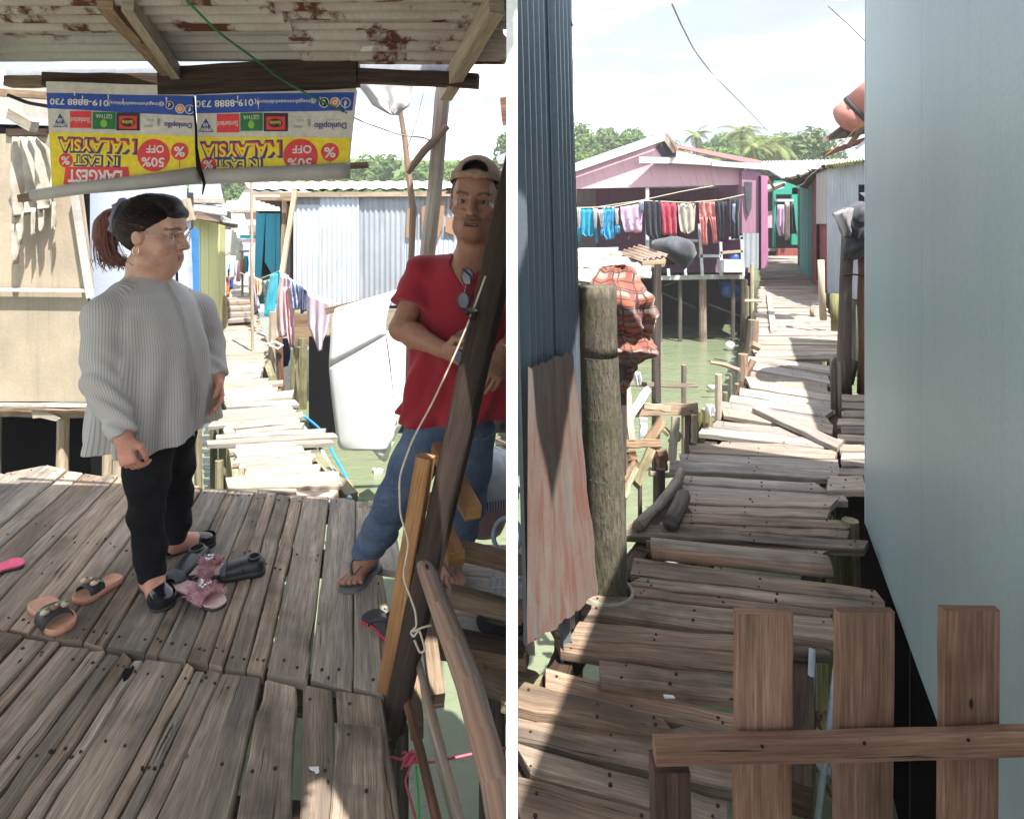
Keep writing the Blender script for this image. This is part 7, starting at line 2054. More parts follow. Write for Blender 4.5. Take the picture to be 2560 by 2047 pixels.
def hand(F, w, d, thumb, palm, s=1.0, curl=.5, k=.008, spread=.0, thumb_in=.3):
    """palm, four unequal bent fingers and a thumb; d towards the fingers, palm = way the palm faces"""
    w, d, t, p = Vector(w), Vector(d).normalized(), Vector(thumb), Vector(palm)
    t = (t - d * t.dot(d)).normalized(); p = (p - d * p.dot(d) - t * p.dot(t)).normalized()
    F.cap(w - d * .03 * s, w + d * .02 * s, .026 * s, .024 * s, .015)
    for q in (-.024, -.008, .008, .024):
        F.cap(w + d * .02 * s + t * q * .7 * s, w + d * .085 * s + t * q * s, .0145 * s, .0125 * s, .012)
    lens = [(.030, .020, .017), (.038, .024, .019), (.041, .026, .02), (.037, .024, .019)]
    for i, q in enumerate((-.029, -.010, .010, .029)):
        b = w + d * (.086 - .006 * (i == 0)) * s + t * q * s
        a = .25 * curl + .05 * i * 0
        for j, L in enumerate(lens[i]):
            a += curl * (.55, .75, .5)[j]
            dr = (d * math.cos(a) + p * math.sin(a) + t * q * spread * 8).normalized()
            e = b + dr * L * s
            r0 = (.0088, .0082, .0074)[j] * s
            F.cap(b, e, r0, r0 * .92, .002)
            b = e
    b = w + d * .022 * s + t * .022 * s + p * .006 * s
    e = b + (d * .62 + t * .72 + p * .25).normalized() * .038 * s; F.cap(b, e, .0155 * s, .0125 * s, .012)
    e2 = e + (d * .9 + t * (.25 - thumb_in) + p * .35).normalized() * .034 * s; F.cap(e, e2, .0118 * s, .0105 * s, .006)
    e3 = e2 + (d * .9 - t * thumb_in + p * .45).normalized() * .024 * s; F.cap(e2, e3, .0105 * s, .0085 * s, .004)

def foot(F, heel, toe, ankle, s=1.0):
    h, t, a = Vector(heel), Vector(toe), Vector(ankle)
    x = (t - h).normalized(); L = (t - h).length; y = Vector((-x.y, x.x, 0)); z = Vector((0, 0, 1))
    F.cap(a, h + x * L * .14 + z * .04, .038 * s, .034 * s, .03)
    F.cap(h + x * L * .12 + z * .034, h + x * L * .6 + z * .034, .034 * s, .032 * s, .03)
    F.cap(a, h + x * L * .6 + z * .034, .034 * s, .026 * s, .03)
    F.cap(h + x * L * .6 + z * .03 - y * .012, h + x * L * .74 + z * .024 + y * .018, .026 * s, .02 * s, .02)
    return h, x, y, L
def toes(F, h, x, y, L, side, s=1.0):
    for i in range(5):
        yy = side * (-.036 + .0185 * i)
        r = (.0145, .0105, .0102, .0098, .0092)[i] * s
        e = (1.0, 1.0, .965, .92, .86)[i]
        F.cap(h + x * L * .74 + y * yy * .9 + Vector((0, 0, .028)), h + x * (L * e - r) + y * yy * 1.08 + Vector((0, 0, .018 + r * .3)), r * .95, r, .006)

# ------------------------------------------------------------------ woman
WB = Vector(((372 - CX) / FPX * 2.6, 2.6, 0))
wf = Vector((.985, -.174, 0)); wlf = Vector((.174, .985, 0))
woman = thing('person', 'woman in a grey pinstriped blouse and black trousers with a red brown ponytail', 'person', WB)
W = lambda f, l, u: WB + wf * f + wlf * l + Vector((0, 0, u))
wh = Head(P(382, 588, 2.6), (.985, .06, 0), math.radians(5), 1.24)
rS, rE, rW = P(262, 792, 2.42), P(258, 958, 2.36), P(308, 1088, 2.31)
lS, lE, lW = P(494, 775, 2.80), P(522, 856, 2.82), P(542, 943, 2.74)
F = Field((-2.0, 2.05, -.02), (-1.12, 3.1, 1.62), .0046)
F.chain([W(0, 0, .80), W(.01, 0, .9), W(-.01, 0, 1.10)], [.13, .15, .12], .03)
F.chain([W(-.015, 0, 1.12), wh(0, -.018, -.1)], [.075, .066], .05)
F.cap(W(.0, -.01, 1.19), wh(0, .03, -.115), .062, .05, .05)
F.chain([rS, rE, rW], [.058, .046, .032]); F.chain([lS, lE, lW], [.056, .046, .032])
hand(F, rW + Vector((0, 0, -.012)), P(322, 1150, 2.30) - rW, wf, (.2, 1, 0), .98, .95)
hand(F, lW + Vector((0, 0, -.01)), P(553, 1012, 2.68) - lW, (.6, -.6, -.1), (-.6, -.7, 0), .98, .45)
rH, rK, rA = P(372, 1100, 2.52), P(366, 1285, 2.50), P(380, 1440, 2.52)
lH, lK, lA = P(425, 1090, 2.66), P(442, 1245, 2.75), P(438, 1352, 2.82)
F.chain([rH, rK, rA], [.08, .046, .036]); F.chain([lH, lK, lA], [.08, .046, .036])
rf = foot(F, G(370, 1464), G(408, 1522), rA, .95); lf = foot(F, G(418, 1387), G(526, 1359), lA, .95)
wh.grow(F, .9)
wskin = np.array((.57, .335, .245))
def wcol(Pv):
    c = np.tile(wskin, (len(Pv), 1))
    hands = (Pv[:, 2] < .9); c[hands] = wskin * np.array((1.02, .86, .82))
    wh.paint(Pv, c, wskin, (.50, .13, .14), (.05, .03, .025), None, .0042)
    return c
F.build('body', M['skin'], woman, wcol)
wh.eyes(woman, (.03, .018, .012))
# hair
F = Field(A3(wh.c) - .24, A3(wh.c) + .24, .0045)
def hairfn(x, y, z):
    q = [((x - wh.c[0]) * a[0] + (y - wh.c[1]) * a[1] + (z - wh.c[2]) * a[2]) / wh.s for a in wh.ax]
    r = (.0835, .106, .100); c = (0, -.014, .034)
    k0 = np.sqrt(sum(((q[i] - c[i]) / r[i]) ** 2 for i in range(3)))
    d = (k0 - 1) * .085
    line = np.interp(q[2], [-.10, -.06, -.02, .02, .05, .075, .1, .14], [-.07, -.04, -.012, .012, .050, .088, .11, .12])
    cut = (q[1] - line) * .8
    ear = .030 - np.sqrt((np.abs(q[0]) - .078) ** 2 + (q[1] + .006) ** 2 + (q[2] + .012) ** 2)
    d = np.maximum(np.maximum(d, cut), ear)
    d = d + .0008 * np.sin(q[2] * 230 + q[1] * 200 + 3 * np.sin(q[0] * 40))
    return d * wh.s
F.fn(hairfn, A3(wh.c) - .23, A3(wh.c) + .23)
F.ell(wh(0, .035, .112), wh.ax, (.05 * 1.2, .045 * 1.2, .024 * 1.2), .03)
F.ell(wh(.0, .080, .078), wh.ax, (.056 * 1.2, .018 * 1.2, .022 * 1.2), .03)
F.build('hair', M['hair_dark'], woman)
tie_c = P(302, 545, 2.63)
mb = MB()
pts = [tie_c + Vector((.03 * math.cos(t) * .45, .04 * math.sin(t), .062 * math.cos(t))) for t in [2*PI*i/22 for i in range(23)]]
mb.tube(pts, [.020 + .005 * math.sin(i * 2.4) for i in range(23)], 9, .12)
mb.build('hair_tie', cloth_mat('grey velvet', (.24, .24, .32), (.18, .18, .25), 12), woman, None, True)
tail = thing('ponytail', None, None, (0, 0, 0)); tail.parent = woman; tail.location = tie_c - WB
F = Field(A3(tie_c) - .25, A3(tie_c) + .22, .005)
ppx = [(300, 545), (282, 548), (268, 566), (264, 592), (268, 618), (276, 640)]
F.chain([P(x, y, 2.63) for x, y in ppx], [.030, .038, .043, .040, .030, .012], .03)
F.build('hair_mass', M['hair_red'], tail)
mb = MB(); rg = random.Random(3)
for k in range(420):
    oy, oz = rg.gauss(0, .016), rg.gauss(0, 1)
    sp = rg.uniform(.6, 1.25)
    pp = []
    for i, (x, y) in enumerate(ppx + [(282 + rg.uniform(-14, 30), 655 + rg.uniform(-20, 14))]):
        f = i / 6
        pp.append(P(x + oz * 13 * (0.4 + f) * sp, y + rg.uniform(-5, 5) + abs(oz) * 6 * f, 2.63 + oy * (1 + f)))
    for a, b in zip(pp[1:], pp[2:]):
        s = (b - a).cross(Vector((0, 1, 0))).normalized() * .0011
        mb.add([a - s, a + s, b + s, b - s], [[0, 1, 2, 3]])
tag(mb.build('hair_strand', M['hair_red'], tail), None, None, None, 'stuff')
# combed strands over the head, drawn back to the tie
mb = MB(); tdir = (tie_c - wh(0, -.014, .034)).normalized()
ts = Vector([tdir.dot(a) for a in wh.ax])
for k in range(900):
    uu_ = rg.uniform(-.03, .115); sd = rg.choice((-1, 1)); ll = rg.uniform(.0, .08)
    ff_ = float(np.interp(uu_, [-.06, -.02, .02, .05, .075, .1, .14], [-.04, -.012, .012, .050, .088, .09, .09])) - rg.uniform(0, .02)
    ll = .085 * math.sqrt(max(.0, 1 - ((ff_ + .014) / .1075) ** 2 - ((uu_ - .034) / .1015) ** 2))
    s0 = Vector((sd * ll, ff_ + .014, uu_ - .034)).normalized()
    prev = None
    for i in range(9):
        t = i / 8 * rg.uniform(.9, 1)
        dv = (s0 * (1 - t) + ts * t).normalized()
        dv += Vector((0, 0, .05)) * math.sin(PI * t)
        r_ = 1 / math.sqrt((dv.x / .085) ** 2 + (dv.y / .1075) ** 2 + (dv.z / .1015) ** 2) + .0006 + .002 * rg.random()
        p = wh(dv.x * r_, dv.y * r_ - .014, dv.z * r_ + .034)
        if prev is not None:
            s = (p - prev).cross(p - wh.c).normalized() * .0011
            mb.add([prev - s, prev + s, p + s, p - s], [[0, 1, 2, 3]], None, 1 if k % 7 == 0 else 0)
        prev = p
tag(mb.build('hair_strand', [M['hair_dark'], M['hair_red']], woman), None, None, None, 'stuff')
# flyaway strands round the face
mb = MB()
for k in range(130):
    a = wh(rg.choice((-1, 1)) * rg.uniform(.06, .085), rg.uniform(-.05, .03), rg.uniform(.0, .07)); b = a + Vector((rg.uniform(-.03, .03), rg.uniform(-.02, .02), rg.uniform(-.05, .02)))
    mb.add([a, a + Vector((.001, 0, .001)), b], [[0, 1, 2]])
tag(mb.build('hair_strand', M['hair_dark'], woman), None, None, None, 'stuff')
# spectacles and earring
gl = thing('spectacles', None, None, (0, 0, 0)); gl.parent = woman; gl.location = wh(0, .1, 0) - WB
fm = plain('pale gold wire', (.55, .50, .44), .25, .6, .7)
for sd in (-1, 1):
    ring = [wh(sd * .033 + .026 * math.cos(t), .101 - .008 * abs(math.cos(t)) * (1 if sd * math.cos(t) > 0 else 0), -.002 + .023 * math.sin(t)) for t in [2*PI*i/24 for i in range(25)]]
    MB().tube(ring, .0016, 6).build('frame', fm, gl, None, True)
    MB().tube([wh(sd * .058, .094, .004), wh(sd * .074, .05, .006), wh(sd * .080, .0, .006)], .0014, 6).build('temple', fm, gl, None, True)
MB().tube([wh(-.008, .106, .004), wh(0, .110, .006), wh(.008, .106, .004)], .0014, 6).build('bridge', fm, gl)
er = [wh(-.090, -.004 + .010 * math.sin(t), -.048 + .013 * math.cos(t)) for t in [2*PI*i/14 for i in range(15)]]
MB().tube(er, .0022, 6).build('earring', plain('gold', (.75, .55, .25), .25, .6, .9), woman, None, True)
# blouse
prof_u = [.52, .60, .75, .95, 1.06, 1.13, 1.175, 1.21, 1.235, 1.26]
prof_l = [.245, .243, .236, .224, .214, .196, .160, .112, .082, .072]
prof_f = [.205, .203, .198, .182, .166, .148, .124, .097, .080, .072]
prof_c = [.015, .015, .022, .022, .010, .0, -.006, -.010, -.008, -.004]
def torso_q(x, y, z):
    u = z
    dx, dy = x - WB[0], y - WB[1]
    f = dx * wf[0] + dy * wf[1] - np.interp(u, prof_u, prof_c); l = dx * wlf[0] + dy * wlf[1]
    return u, f, l
def blousefn(x, y, z):
    u, f, l = torso_q(x, y, z)
    al, bf = np.interp(u, prof_u, prof_l), np.interp(u, prof_u, prof_f)
    th = np.arctan2(l / al, f / bf)
    k0 = np.sqrt((l / al) ** 2 + (f / bf) ** 2)
    g = np.clip((1.12 - u) / .5, 0, 1)
    fold = g * (.014 * np.sin(7 * th + 4 * u + .8) + .011 * np.sin(12 * th - 3 * u + 1.7 * np.sin(3 * u)) + .010 * np.sin(4 * th + 7.5 * u) + .006 * np.sin(9 * th + 15 * u + 2 * np.sin(5 * th)))
    d = (k0 - 1) * np.minimum(al, bf) * .85 - fold
    d = np.maximum(d, (.598 + .022 * np.sin(th * 1.5 + .4) - u))
    return np.maximum(d, u - 1.237)
def sleeve(F, a, b, c, r):
    F.chain([a, lerp(a, b, .55), b], [r[0], (r[0] + r[1]) / 2, r[1]], .03); F.chain([b, c], [r[1], r[2]], .03)
F = Field((-2.0, 2.02, .5), (-1.1, 3.1, 1.32), .0055)
F.fn(blousefn, (-2.0, 2.02, .5), (-1.1, 3.1, 1.32))
torsoV = F.V.copy()
S2 = Field((-2.0, 2.02, .5), (-1.1, 3.1, 1.32), .0055)
S2.chain([W(-.02, -.10, 1.155), rS + Vector((0, .01, -.01))], [.072, .078], .03)
sleeve(S2, rS, rE, rW + Vector((.004, 0, .0)), (.076, .066, .045))
S2.chain([W(-.02, .10, 1.155), lS + Vector((0, -.01, -.01))], [.072, .074], .03)
sleeve(S2, lS, lE, lW + Vector((0, 0, .0)), (.072, .060, .044))
g = np.meshgrid(*[S2.lo[k] + S2.h * np.arange(S2.n[k], dtype=np.float32) for k in range(3)], indexing='ij', sparse=True)
for (w_, e_) in ((rW, rE), (lW, lE)):
    dr = A3((w_ - e_).normalized()); c_ = A3(w_ + (w_ - e_).normalized() * .0)
    near_ = np.sqrt((g[0]-c_[0])**2 + (g[1]-c_[1])**2 + (g[2]-c_[2])**2)
    cut = (g[0]-c_[0])*dr[0] + (g[1]-c_[1])*dr[1] + (g[2]-c_[2])*dr[2]
    S2.V = np.where(near_ < .11, np.maximum(S2.V, cut), S2.V)
wrk = .0065 * np.sin(70 * g[2] + 25 * g[0] + 4 * np.sin(30 * g[1])) * np.clip((1.05 - g[2]) / .3, 0, 1)
S2.V = np.maximum(S2.V + wrk, g[2] - 1.235)
slV = S2.V.copy()
k_ = .014
h_ = np.maximum(k_ - np.abs(F.V - slV), 0) / k_
F.V = np.minimum(F.V, slV) - h_ * h_ * k_ * .25
def bl_su(Pv):
    ii = np.clip(np.round((Pv - F.lo) / F.h).astype(int), 0, F.n - 1)
    tv, sv = torsoV[tuple(ii.T)], slV[tuple(ii.T)]
    u, f, l = torso_q(Pv[:, 0], Pv[:, 1], Pv[:, 2])
    su = np.arctan2(l, f) * .235
    for (a, b, c) in ((rS, rE, rW), (lS, lE, lW)):
        ax = A3((c - a).normalized()); r1 = A3(wf) - ax * float(A3(wf) @ ax); r1 /= np.linalg.norm(r1); r2 = np.cross(ax, r1)
        mid = A3(a); q = Pv - mid
        # follow the bent arm
        t = np.clip(q @ ax / (c - a).length, 0, 1)
        bend = A3(b) - (A3(a) + ax * float((A3(b) - A3(a)) @ ax))
        tb = float((A3(b) - A3(a)) @ ax) / (c - a).length
        w_ = np.where(t < tb, t / tb, (1 - t) / (1 - tb))
        q = q - w_[:, None] * bend[None]
        dist = np.linalg.norm(q - (q @ ax)[:, None] * ax[None], axis=1)
        m_ = (sv < tv) & (dist < .13)
        su = np.where(m_, np.arctan2(q @ r2, q @ r1) * .078, su)
    return su
bo = F.build('blouse', M['blouse'], woman, None, bl_su, 1)
# placket line of the blouse
pk = []
for u in [1.21 - .04 * i for i in range(16)]:
    al, bf, cc = np.interp(u, prof_u, prof_l), np.interp(u, prof_u, prof_f), np.interp(u, prof_u, prof_c)
    pk.append(W(cc + bf * math.cos(-.12) + .008, al * math.sin(-.12), u))
MB().tube(pk, .0028, 6).build('placket', M['blouse'], woman, None, True)
# trousers
F = Field((-1.95, 2.1, .0), (-1.1, 3.05, .85), .006)
F.ell(W(.0, 0, .70), (wf, wlf, Vector((0, 0, 1))), (.155, .185, .17), .02)
F.chain([rH, lerp(rH, rK, .5), rK, lerp(rK, rA, .5), rA + Vector((0, 0, .015))], [.102, .078, .059, .056, .053], .03)
F.chain([lH, lerp(lH, lK, .5), lK, lerp(lK, lA, .5), lA + Vector((0, 0, .025))], [.102, .078, .059, .056, .053], .03)
g = np.meshgrid(*[F.lo[k] + F.h * np.arange(F.n[k], dtype=np.float32) for k in range(3)], indexing='ij', sparse=True)
F.V = F.V + .0025 * np.sin(75 * g[2] + 22 * g[0] + 3 * np.sin(18 * g[1])) * np.clip((.62 - g[2]) * 3, .2, 1) + .003 * np.sin(31 * g[2] - 40 * g[1])
fl = np.where(g[1] < 2.66, rA[2] - .012, lA[2] - .005)
F.V = np.maximum(F.V, fl - g[2])
F.build('trousers', M['trousers'], woman, None, None, 1)
# flat shoes
patent = plain('black patent leather', (.010, .011, .016), .18, .6)
def flat_shoe(fr, root):
    h, x, y, L = fr
    class FF: pass
    f_ = Frame.__new__(Frame); f_.o = h - x * .018; f_.x = x; f_.y = y; f_.L = L + .04
    sh = thing('shoe', None, None, (0, 0, 0)); sh.parent = root; sh.location = f_(.5, 0, 0) - wloc(root)
    w = .098
    sole(f_, w, .0, .012, 'sole', SH['charc'], sh)
    R = sole_ring(w)
    rows = [[f_(xx, yy, .012) for xx, yy in R], [f_(.5 + (xx - .5) * 1.005, yy * 1.02, .03) for xx, yy in R], [f_(.5 + (xx - .5) * .985, yy * .93, .045 + (.012 if xx < .12 else 0)) for xx, yy in R]]
    MB().loft(rows, True, False).build('side', patent, sh, None, True)
    rr = []
    for xx, wy, hh in [(.60, .086, .062), (.66, .094, .060), (.75, .098, .054), (.86, .090, .044), (.95, .064, .032), (.995, .03, .02)]:
        rr.append([f_(xx, wy / 2 * math.cos(a) + .006, .014 + hh * math.sin(a) ** .8 * .82) for a in [PI * k / 12 for k in range(13)]])
    MB().loft(rr, False, False).build('toe_cap', patent, sh, None, True)
flat_shoe(rf, woman); flat_shoe(lf, woman)

# ------------------------------------------------------------------ man
MBs = Vector(((1130 - CX) / FPX * 2.62, 2.62, 0))
mf = Vector((-.10, -.995, 0)); ml = Vector((.995, -.10, 0))
man = thing('person', 'man in a red t-shirt, blue jeans and a backwards khaki cap', 'person', MBs)
mh = Head(P(1189, 506, 2.58), (-.05, -1, 0), math.radians(3), 1.27, math.radians(-3))
T0, T1 = P(1128, 1060, 2.64), P(1178, 655, 2.62)
def MC(u):
    f = (u - T0.z) / (T1.z - T0.z); return lerp(T0, T1, f)
def Mp(f, l, u): c = MC(u); return Vector((c.x, c.y, u)) + mf * f + ml * l
rS, rE, rW = P(1056, 672, 2.62), P(1003, 822, 2.52), P(1102, 872, 2.40)
lS, lE, lW = P(1292, 674, 2.60), P(1318, 820, 2.50), P(1262, 876, 2.40)
F = Field((-.85, 2.2, -.02), (.16, 2.98, 1.78), .0045)
F.chain([Mp(0, 0, .72), Mp(0, 0, 1.0), Mp(0, 0, 1.2)], [.13, .13, .13], .04)
F.chain([Mp(-.01, 0, 1.2), mh(0, -.012, -.09)], [.07, .062], .05)
F.cap(Mp(.03, -.03, 1.29), mh(-.03, .0, -.07), .016, .016, .03); F.cap(Mp(.03, .03, 1.29), mh(.03, .0, -.07), .016, .016, .03)
F.cap(Mp(.0, -.12, 1.22), Mp(0, .12, 1.22), .045, .045, .05)
F.chain([rS + Vector((0, 0, -.02)), rE], [.046, .046]); F.chain([rE, lerp(rE, rW, .35), rW], [.044, .047, .030])
F.chain([lS, lE, lerp(lE, lW, .35), lW], [.060, .046, .047, .030])
hand(F, rW + (rW - rE).normalized() * .02, P(1158, 892, 2.30) - rW, (-.1, -.2, 1), (.5, 1, -.2), 1.02, .75)
hand(F, lW + (lW - lE).normalized() * .02, P(1232, 955, 2.33) - lW, (-.8, -.2, .4), (-.4, 1, 0), 1.02, .6)
rH, rK, rA = P(1078, 1075, 2.62), P(986, 1252, 2.56), P(920, 1384, 2.62)
lH, lK, lA = P(1180, 1080, 2.66), P(1168, 1255, 2.66), P(1128, 1402, 2.66)
F.chain([rH, rK, rA], [.085, .055, .036]); F.chain([lH, lK, lA], [.085, .055, .036])
rf = foot(F, G(932, 1412), G(868, 1476), rA, 1.0); toes(F, *rf, 1); lf = foot(F, G(1114, 1402), G(1136, 1480), lA, 1.0); toes(F, *lf, -1)
mh.grow(F, -.15)
for sd in (-1, 1):   # hollow cheeks, sunken temples, bags under the eyes
    F.ell(mh(sd * .060, .066, -.062), mh.ax, (.015, .018, .022), .03, 'sub')
    F.cap(mh(sd * .020, .088, -.018), mh(sd * .045, .074, -.020), .0025, .002, .006, 'sub')
F.cap(mh(-.020, .099, -.0665), mh(.020, .099, -.0665), .0062, None, .004, 'sub')
for sd in (-1, 1):   # smile folds beside the mouth
    F.cap(mh(sd * .022, .098, -.035), mh(sd * .036, .078, -.075), .0035 * 1.25, .003, .006, 'sub')
mskin = np.array((.33, .165, .10))
def mcol(Pv):
    c = np.tile(mskin, (len(Pv), 1))
    mh.paint(Pv, c, mskin, (.26, .085, .075), (.03, .02, .016), (.07, .045, .035), .0045)
    l_, f_, u_ = mh.local(Pv)
    c[(np.abs(l_) < .021) & (np.abs(u_ + .0665) < .0048) & (f_ > .06) & (f_ < .097)] = (.05, .012, .012)
    c[(np.abs(l_) < .015) & (u_ < -.0605) & (u_ > -.0655) & (f_ > .06) & (f_ < .0955)] = (.26, .21, .17)
    ft = Pv[:, 2] < .12; c[ft] = np.array((.36, .18, .12))
    return c
F.build('body', M['skin'], man, mcol)
mh.eyes(man, (.02, .012, .01))
F = Field(A3(mh.c) - .22, A3(mh.c) + .22, .0045)
def mhair(x, y, z):
    q = [((x - mh.c[0]) * a[0] + (y - mh.c[1]) * a[1] + (z - mh.c[2]) * a[2]) / mh.s for a in mh.ax]
    k0 = np.sqrt((q[0] / .0795) ** 2 + ((q[1] + .013) / .099) ** 2 + ((q[2] - .03) / .096) ** 2)
    line = np.interp(q[2], [-.07, -.03, .0, .03, .06, .078, .095, .12], [-.06, .0, .012, .018, .045, .07, .1, .1])
    ear = .028 - np.sqrt((np.abs(q[0]) - .078) ** 2 + (q[1] + .006) ** 2 + (q[2] + .012) ** 2)
    return np.maximum(np.maximum((k0 - 1) * .085, (q[1] - line) * .8), ear) * mh.s
F.fn(mhair, A3(mh.c) - .21, A3(mh.c) + .21)
F.build('hair', M['hair_black'], man)
# backwards cap with its adjusting strap across the forehead
cap_ = thing('cap', None, None, (0, 0, 0)); cap_.parent = man; cap_.location = mh(0, 0, .09) - MBs
khaki = cloth_mat('khaki cap cotton', (.40, .28, .20), (.28, .18, .12), 26, .9, .4)
F = Field(A3(mh.c) - .24, A3(mh.c) + .24, .0042)
def capfn(x, y, z):
    q = [((x - mh.c[0]) * a[0] + (y - mh.c[1]) * a[1] + (z - mh.c[2]) * a[2]) / mh.s for a in mh.ax]
    k0 = np.sqrt((q[0] / .0875) ** 2 + ((q[1] + .012) / .109) ** 2 + ((q[2] - .044) / .107) ** 2)
    d = np.maximum((k0 - 1) * .09, (.040 + .20 * (q[1] + .1) - q[2]))
    d = np.maximum(d, -((k0 - .93) * .09))
    hole = np.sqrt((q[0] / .040) ** 2 + ((q[2] - .098) / .034) ** 2) - 1
    hole = np.where(q[1] > .03, hole * .03, 1)
    hole = np.maximum(hole, .096 - q[2])
    return np.maximum(d, -hole) * mh.s
F.fn(capfn, A3(mh.c) - .23, A3(mh.c) + .23)
F.build('crown', khaki, cap_, None, None, 1)
bp_ = [mh(.089 * math.sin(t), -.012 + .107 * math.cos(t), .080 + .006 * math.cos(t)) for t in [-1.0 + 2.0 * i / 16 for i in range(17)]]
rows = [[p + mh.u * .013, p - mh.u * .013, p - mh.u * .013 + mh.f * .004, p + mh.u * .013 + mh.f * .004] for p in bp_]
MB().loft(rows).build('strap', khaki, cap_, None, True)
MB().loft([[p + mh.u * .015, p - mh.u * .015, p - mh.u * .015 + mh.f * .007, p + mh.u * .015 + mh.f * .007] for p in bp_[8:11]]).build('strap_keeper', khaki, cap_)
MB().loft([[mh(.085 * math.sin(t) * r, -.02 - .105 * math.cos(t) * r - .05 * (r - 1), .05 - .05 * (r - 1)) for t in [-1.1 + 2.2 * i / 12 for i in range(13)]] for r in (1.0, 1.3, 1.6)], False, False).build('peak', khaki, cap_)
# t-shirt
pu = [.60, .66, .80, 1.0, 1.12, 1.21, 1.262, 1.298, 1.322]
pl = [.222, .218, .200, .196, .204, .208, .190, .140, .088]
pf = [.158, .156, .142, .136, .142, .138, .118, .092, .078]
def shirtfn(x, y, z):
    f_ = (z - T0.z) / (T1.z - T0.z)
    dx, dy = x - (T0.x + (T1.x - T0.x) * f_), y - (T0.y + (T1.y - T0.y) * f_)
    f = dx * mf[0] + dy * mf[1]; l = dx * ml[0] + dy * ml[1]
    al, bf = np.interp(z, pu, pl), np.interp(z, pu, pf)
    th = np.arctan2(l / al, f / bf)
    k0 = (np.abs(l / al) ** 2.3 + np.abs(f / bf) ** 2.3) ** (1 / 2.3)
    g_ = np.clip((1.22 - z) / .5, 0, 1)
    fold = g_ * (.011 * np.sin(6 * th + 9 * z) + .008 * np.sin(11 * th - 8 * z + 2 * np.sin(5 * z)) + .006 * np.sin(30 * z + 4 * th + 2 * np.sin(3 * th))) 
    d = (k0 - 1) * np.minimum(al, bf) * .85 - fold
    d = np.maximum(d, .655 + .012 * np.sin(th * 2) - z)
    neck = np.maximum(np.sqrt(l ** 2 + (f * .9) ** 2) - .082, 1.262 - z) 
    vneck = np.maximum(np.abs(l) - np.clip((z - 1.205) * .85, 0, .07), -f)      # open V at the front
    vneck = np.maximum(vneck, 1.205 - z)
    d = np.maximum(d, -np.where(z > 1.27, np.sqrt(l**2 + f**2) - .080, 1))
    return np.maximum(np.maximum(d, -vneck), z - 1.325)
F = Field((-.85, 2.2, .58), (.2, 3.0, 1.4), .0052)
F.fn(shirtfn, (-.85, 2.2, .58), (.2, 3.0, 1.4))
S2 = Field((-.85, 2.2, .58), (.2, 3.0, 1.4), .0052)
for (a, b) in ((rS, rE), (lS, lE)):
    cuff = lerp(a, b, .62)
    S2.cap(Mp(0, .12 if a is lS else -.12, 1.255), a + Vector((0, 0, -.012)), .062, .064, .04)
    S2.cap(a + Vector((0, 0, -.012)), b, .064, .088, .03)
    dr = A3((b - a).normalized()); c_ = A3(cuff)
    g = np.meshgrid(*[S2.lo[k] + S2.h * np.arange(S2.n[k], dtype=np.float32) for k in range(3)], indexing='ij', sparse=True)
    cut = (g[0]-c_[0])*dr[0] + (g[1]-c_[1])*dr[1] + (g[2]-c_[2])*dr[2]
    near_ = np.sqrt((g[0]-c_[0])**2 + (g[1]-c_[1])**2 + (g[2]-c_[2])**2)
    S2.V = np.where(near_ < .2, np.maximum(S2.V, cut), S2.V)
S2.V = np.maximum(S2.V + .0035 * np.sin(60 * g[2] + 40 * g[0]), g[2] - 1.325)
k_ = .04; h_ = np.maximum(k_ - np.abs(F.V - S2.V), 0) / k_
F.V = np.minimum(F.V, S2.V) - h_ * h_ * k_ * .25
F.build('t_shirt', M['redshirt'], man, None, None, 1)
# jeans
F = Field((-.9, 2.25, .0), (.1, 3.0, .92), .0055)
F.ell(Mp(0, 0, .70), (ml, mf, Vector((0, 0, 1))), (.165, .118, .16), .03)
F.chain([rH, lerp(rH, rK, .5), rK, lerp(rK, rA, .55), rA + Vector((.0, 0, .02))], [.103, .090, .074, .067, .062], .03)
F.chain([lH, lerp(lH, lK, .5), lK, lerp(lK, lA, .55), lA + Vector((0, 0, .02))], [.10, .088, .074, .068, .063], .03)
g = np.meshgrid(*[F.lo[k] + F.h * np.arange(F.n[k], dtype=np.float32) for k in range(3)], indexing='ij', sparse=True)
low = np.clip((.42 - g[2]) * 4, .25, 1.1)
F.V = F.V + low * (.0032 * np.sin(84 * g[2] + 30 * g[0] + 3 * np.sin(14 * g[0] + 9 * g[1])) + .0025 * np.sin(55 * g[2] - 60 * g[1] + 12 * g[0]))
F.V = np.maximum(F.V, .092 + .01 * np.sin(30 * g[0]) - g[2])
F.build('jeans', M['jeans'], man, None, None, 1)
# flip flops he wears
def worn(fr, side):
    h, x, y, L = fr
    f_ = Frame.__new__(Frame); f_.o = h - x * .012 + Vector((0, 0, -.012)); f_.x = x; f_.y = y; f_.L = L + .03
    sh = thing('flip_flop', None, None, (0, 0, 0)); sh.parent = man; sh.location = f_(.5, 0, 0) - MBs
    sole(f_, .112, .0, .022, 'sole', SH['greyr'], sh)
    for s in (-1, 1):
        rows = []
        for k in range(9):
            t = k / 8
            c = f_(.40 + .40 * t, s * (.052 * (1 - t) ** .7) + side * .006 * t, .03 + .052 * math.sin(PI * (.12 + .72 * t)))
            rows.append([c + x * .019 * (1 - .6 * t), c - x * .019 * (1 - .6 * t), c - x * .019 * (1 - .6 * t) + Vector((0, 0, .005)), c + x * .019 * (1 - .6 * t) + Vector((0, 0, .005))])
        MB().loft(rows).build('strap', SH['greyr'], sh, None, True)
worn(rf, 1); worn(lf, -1)
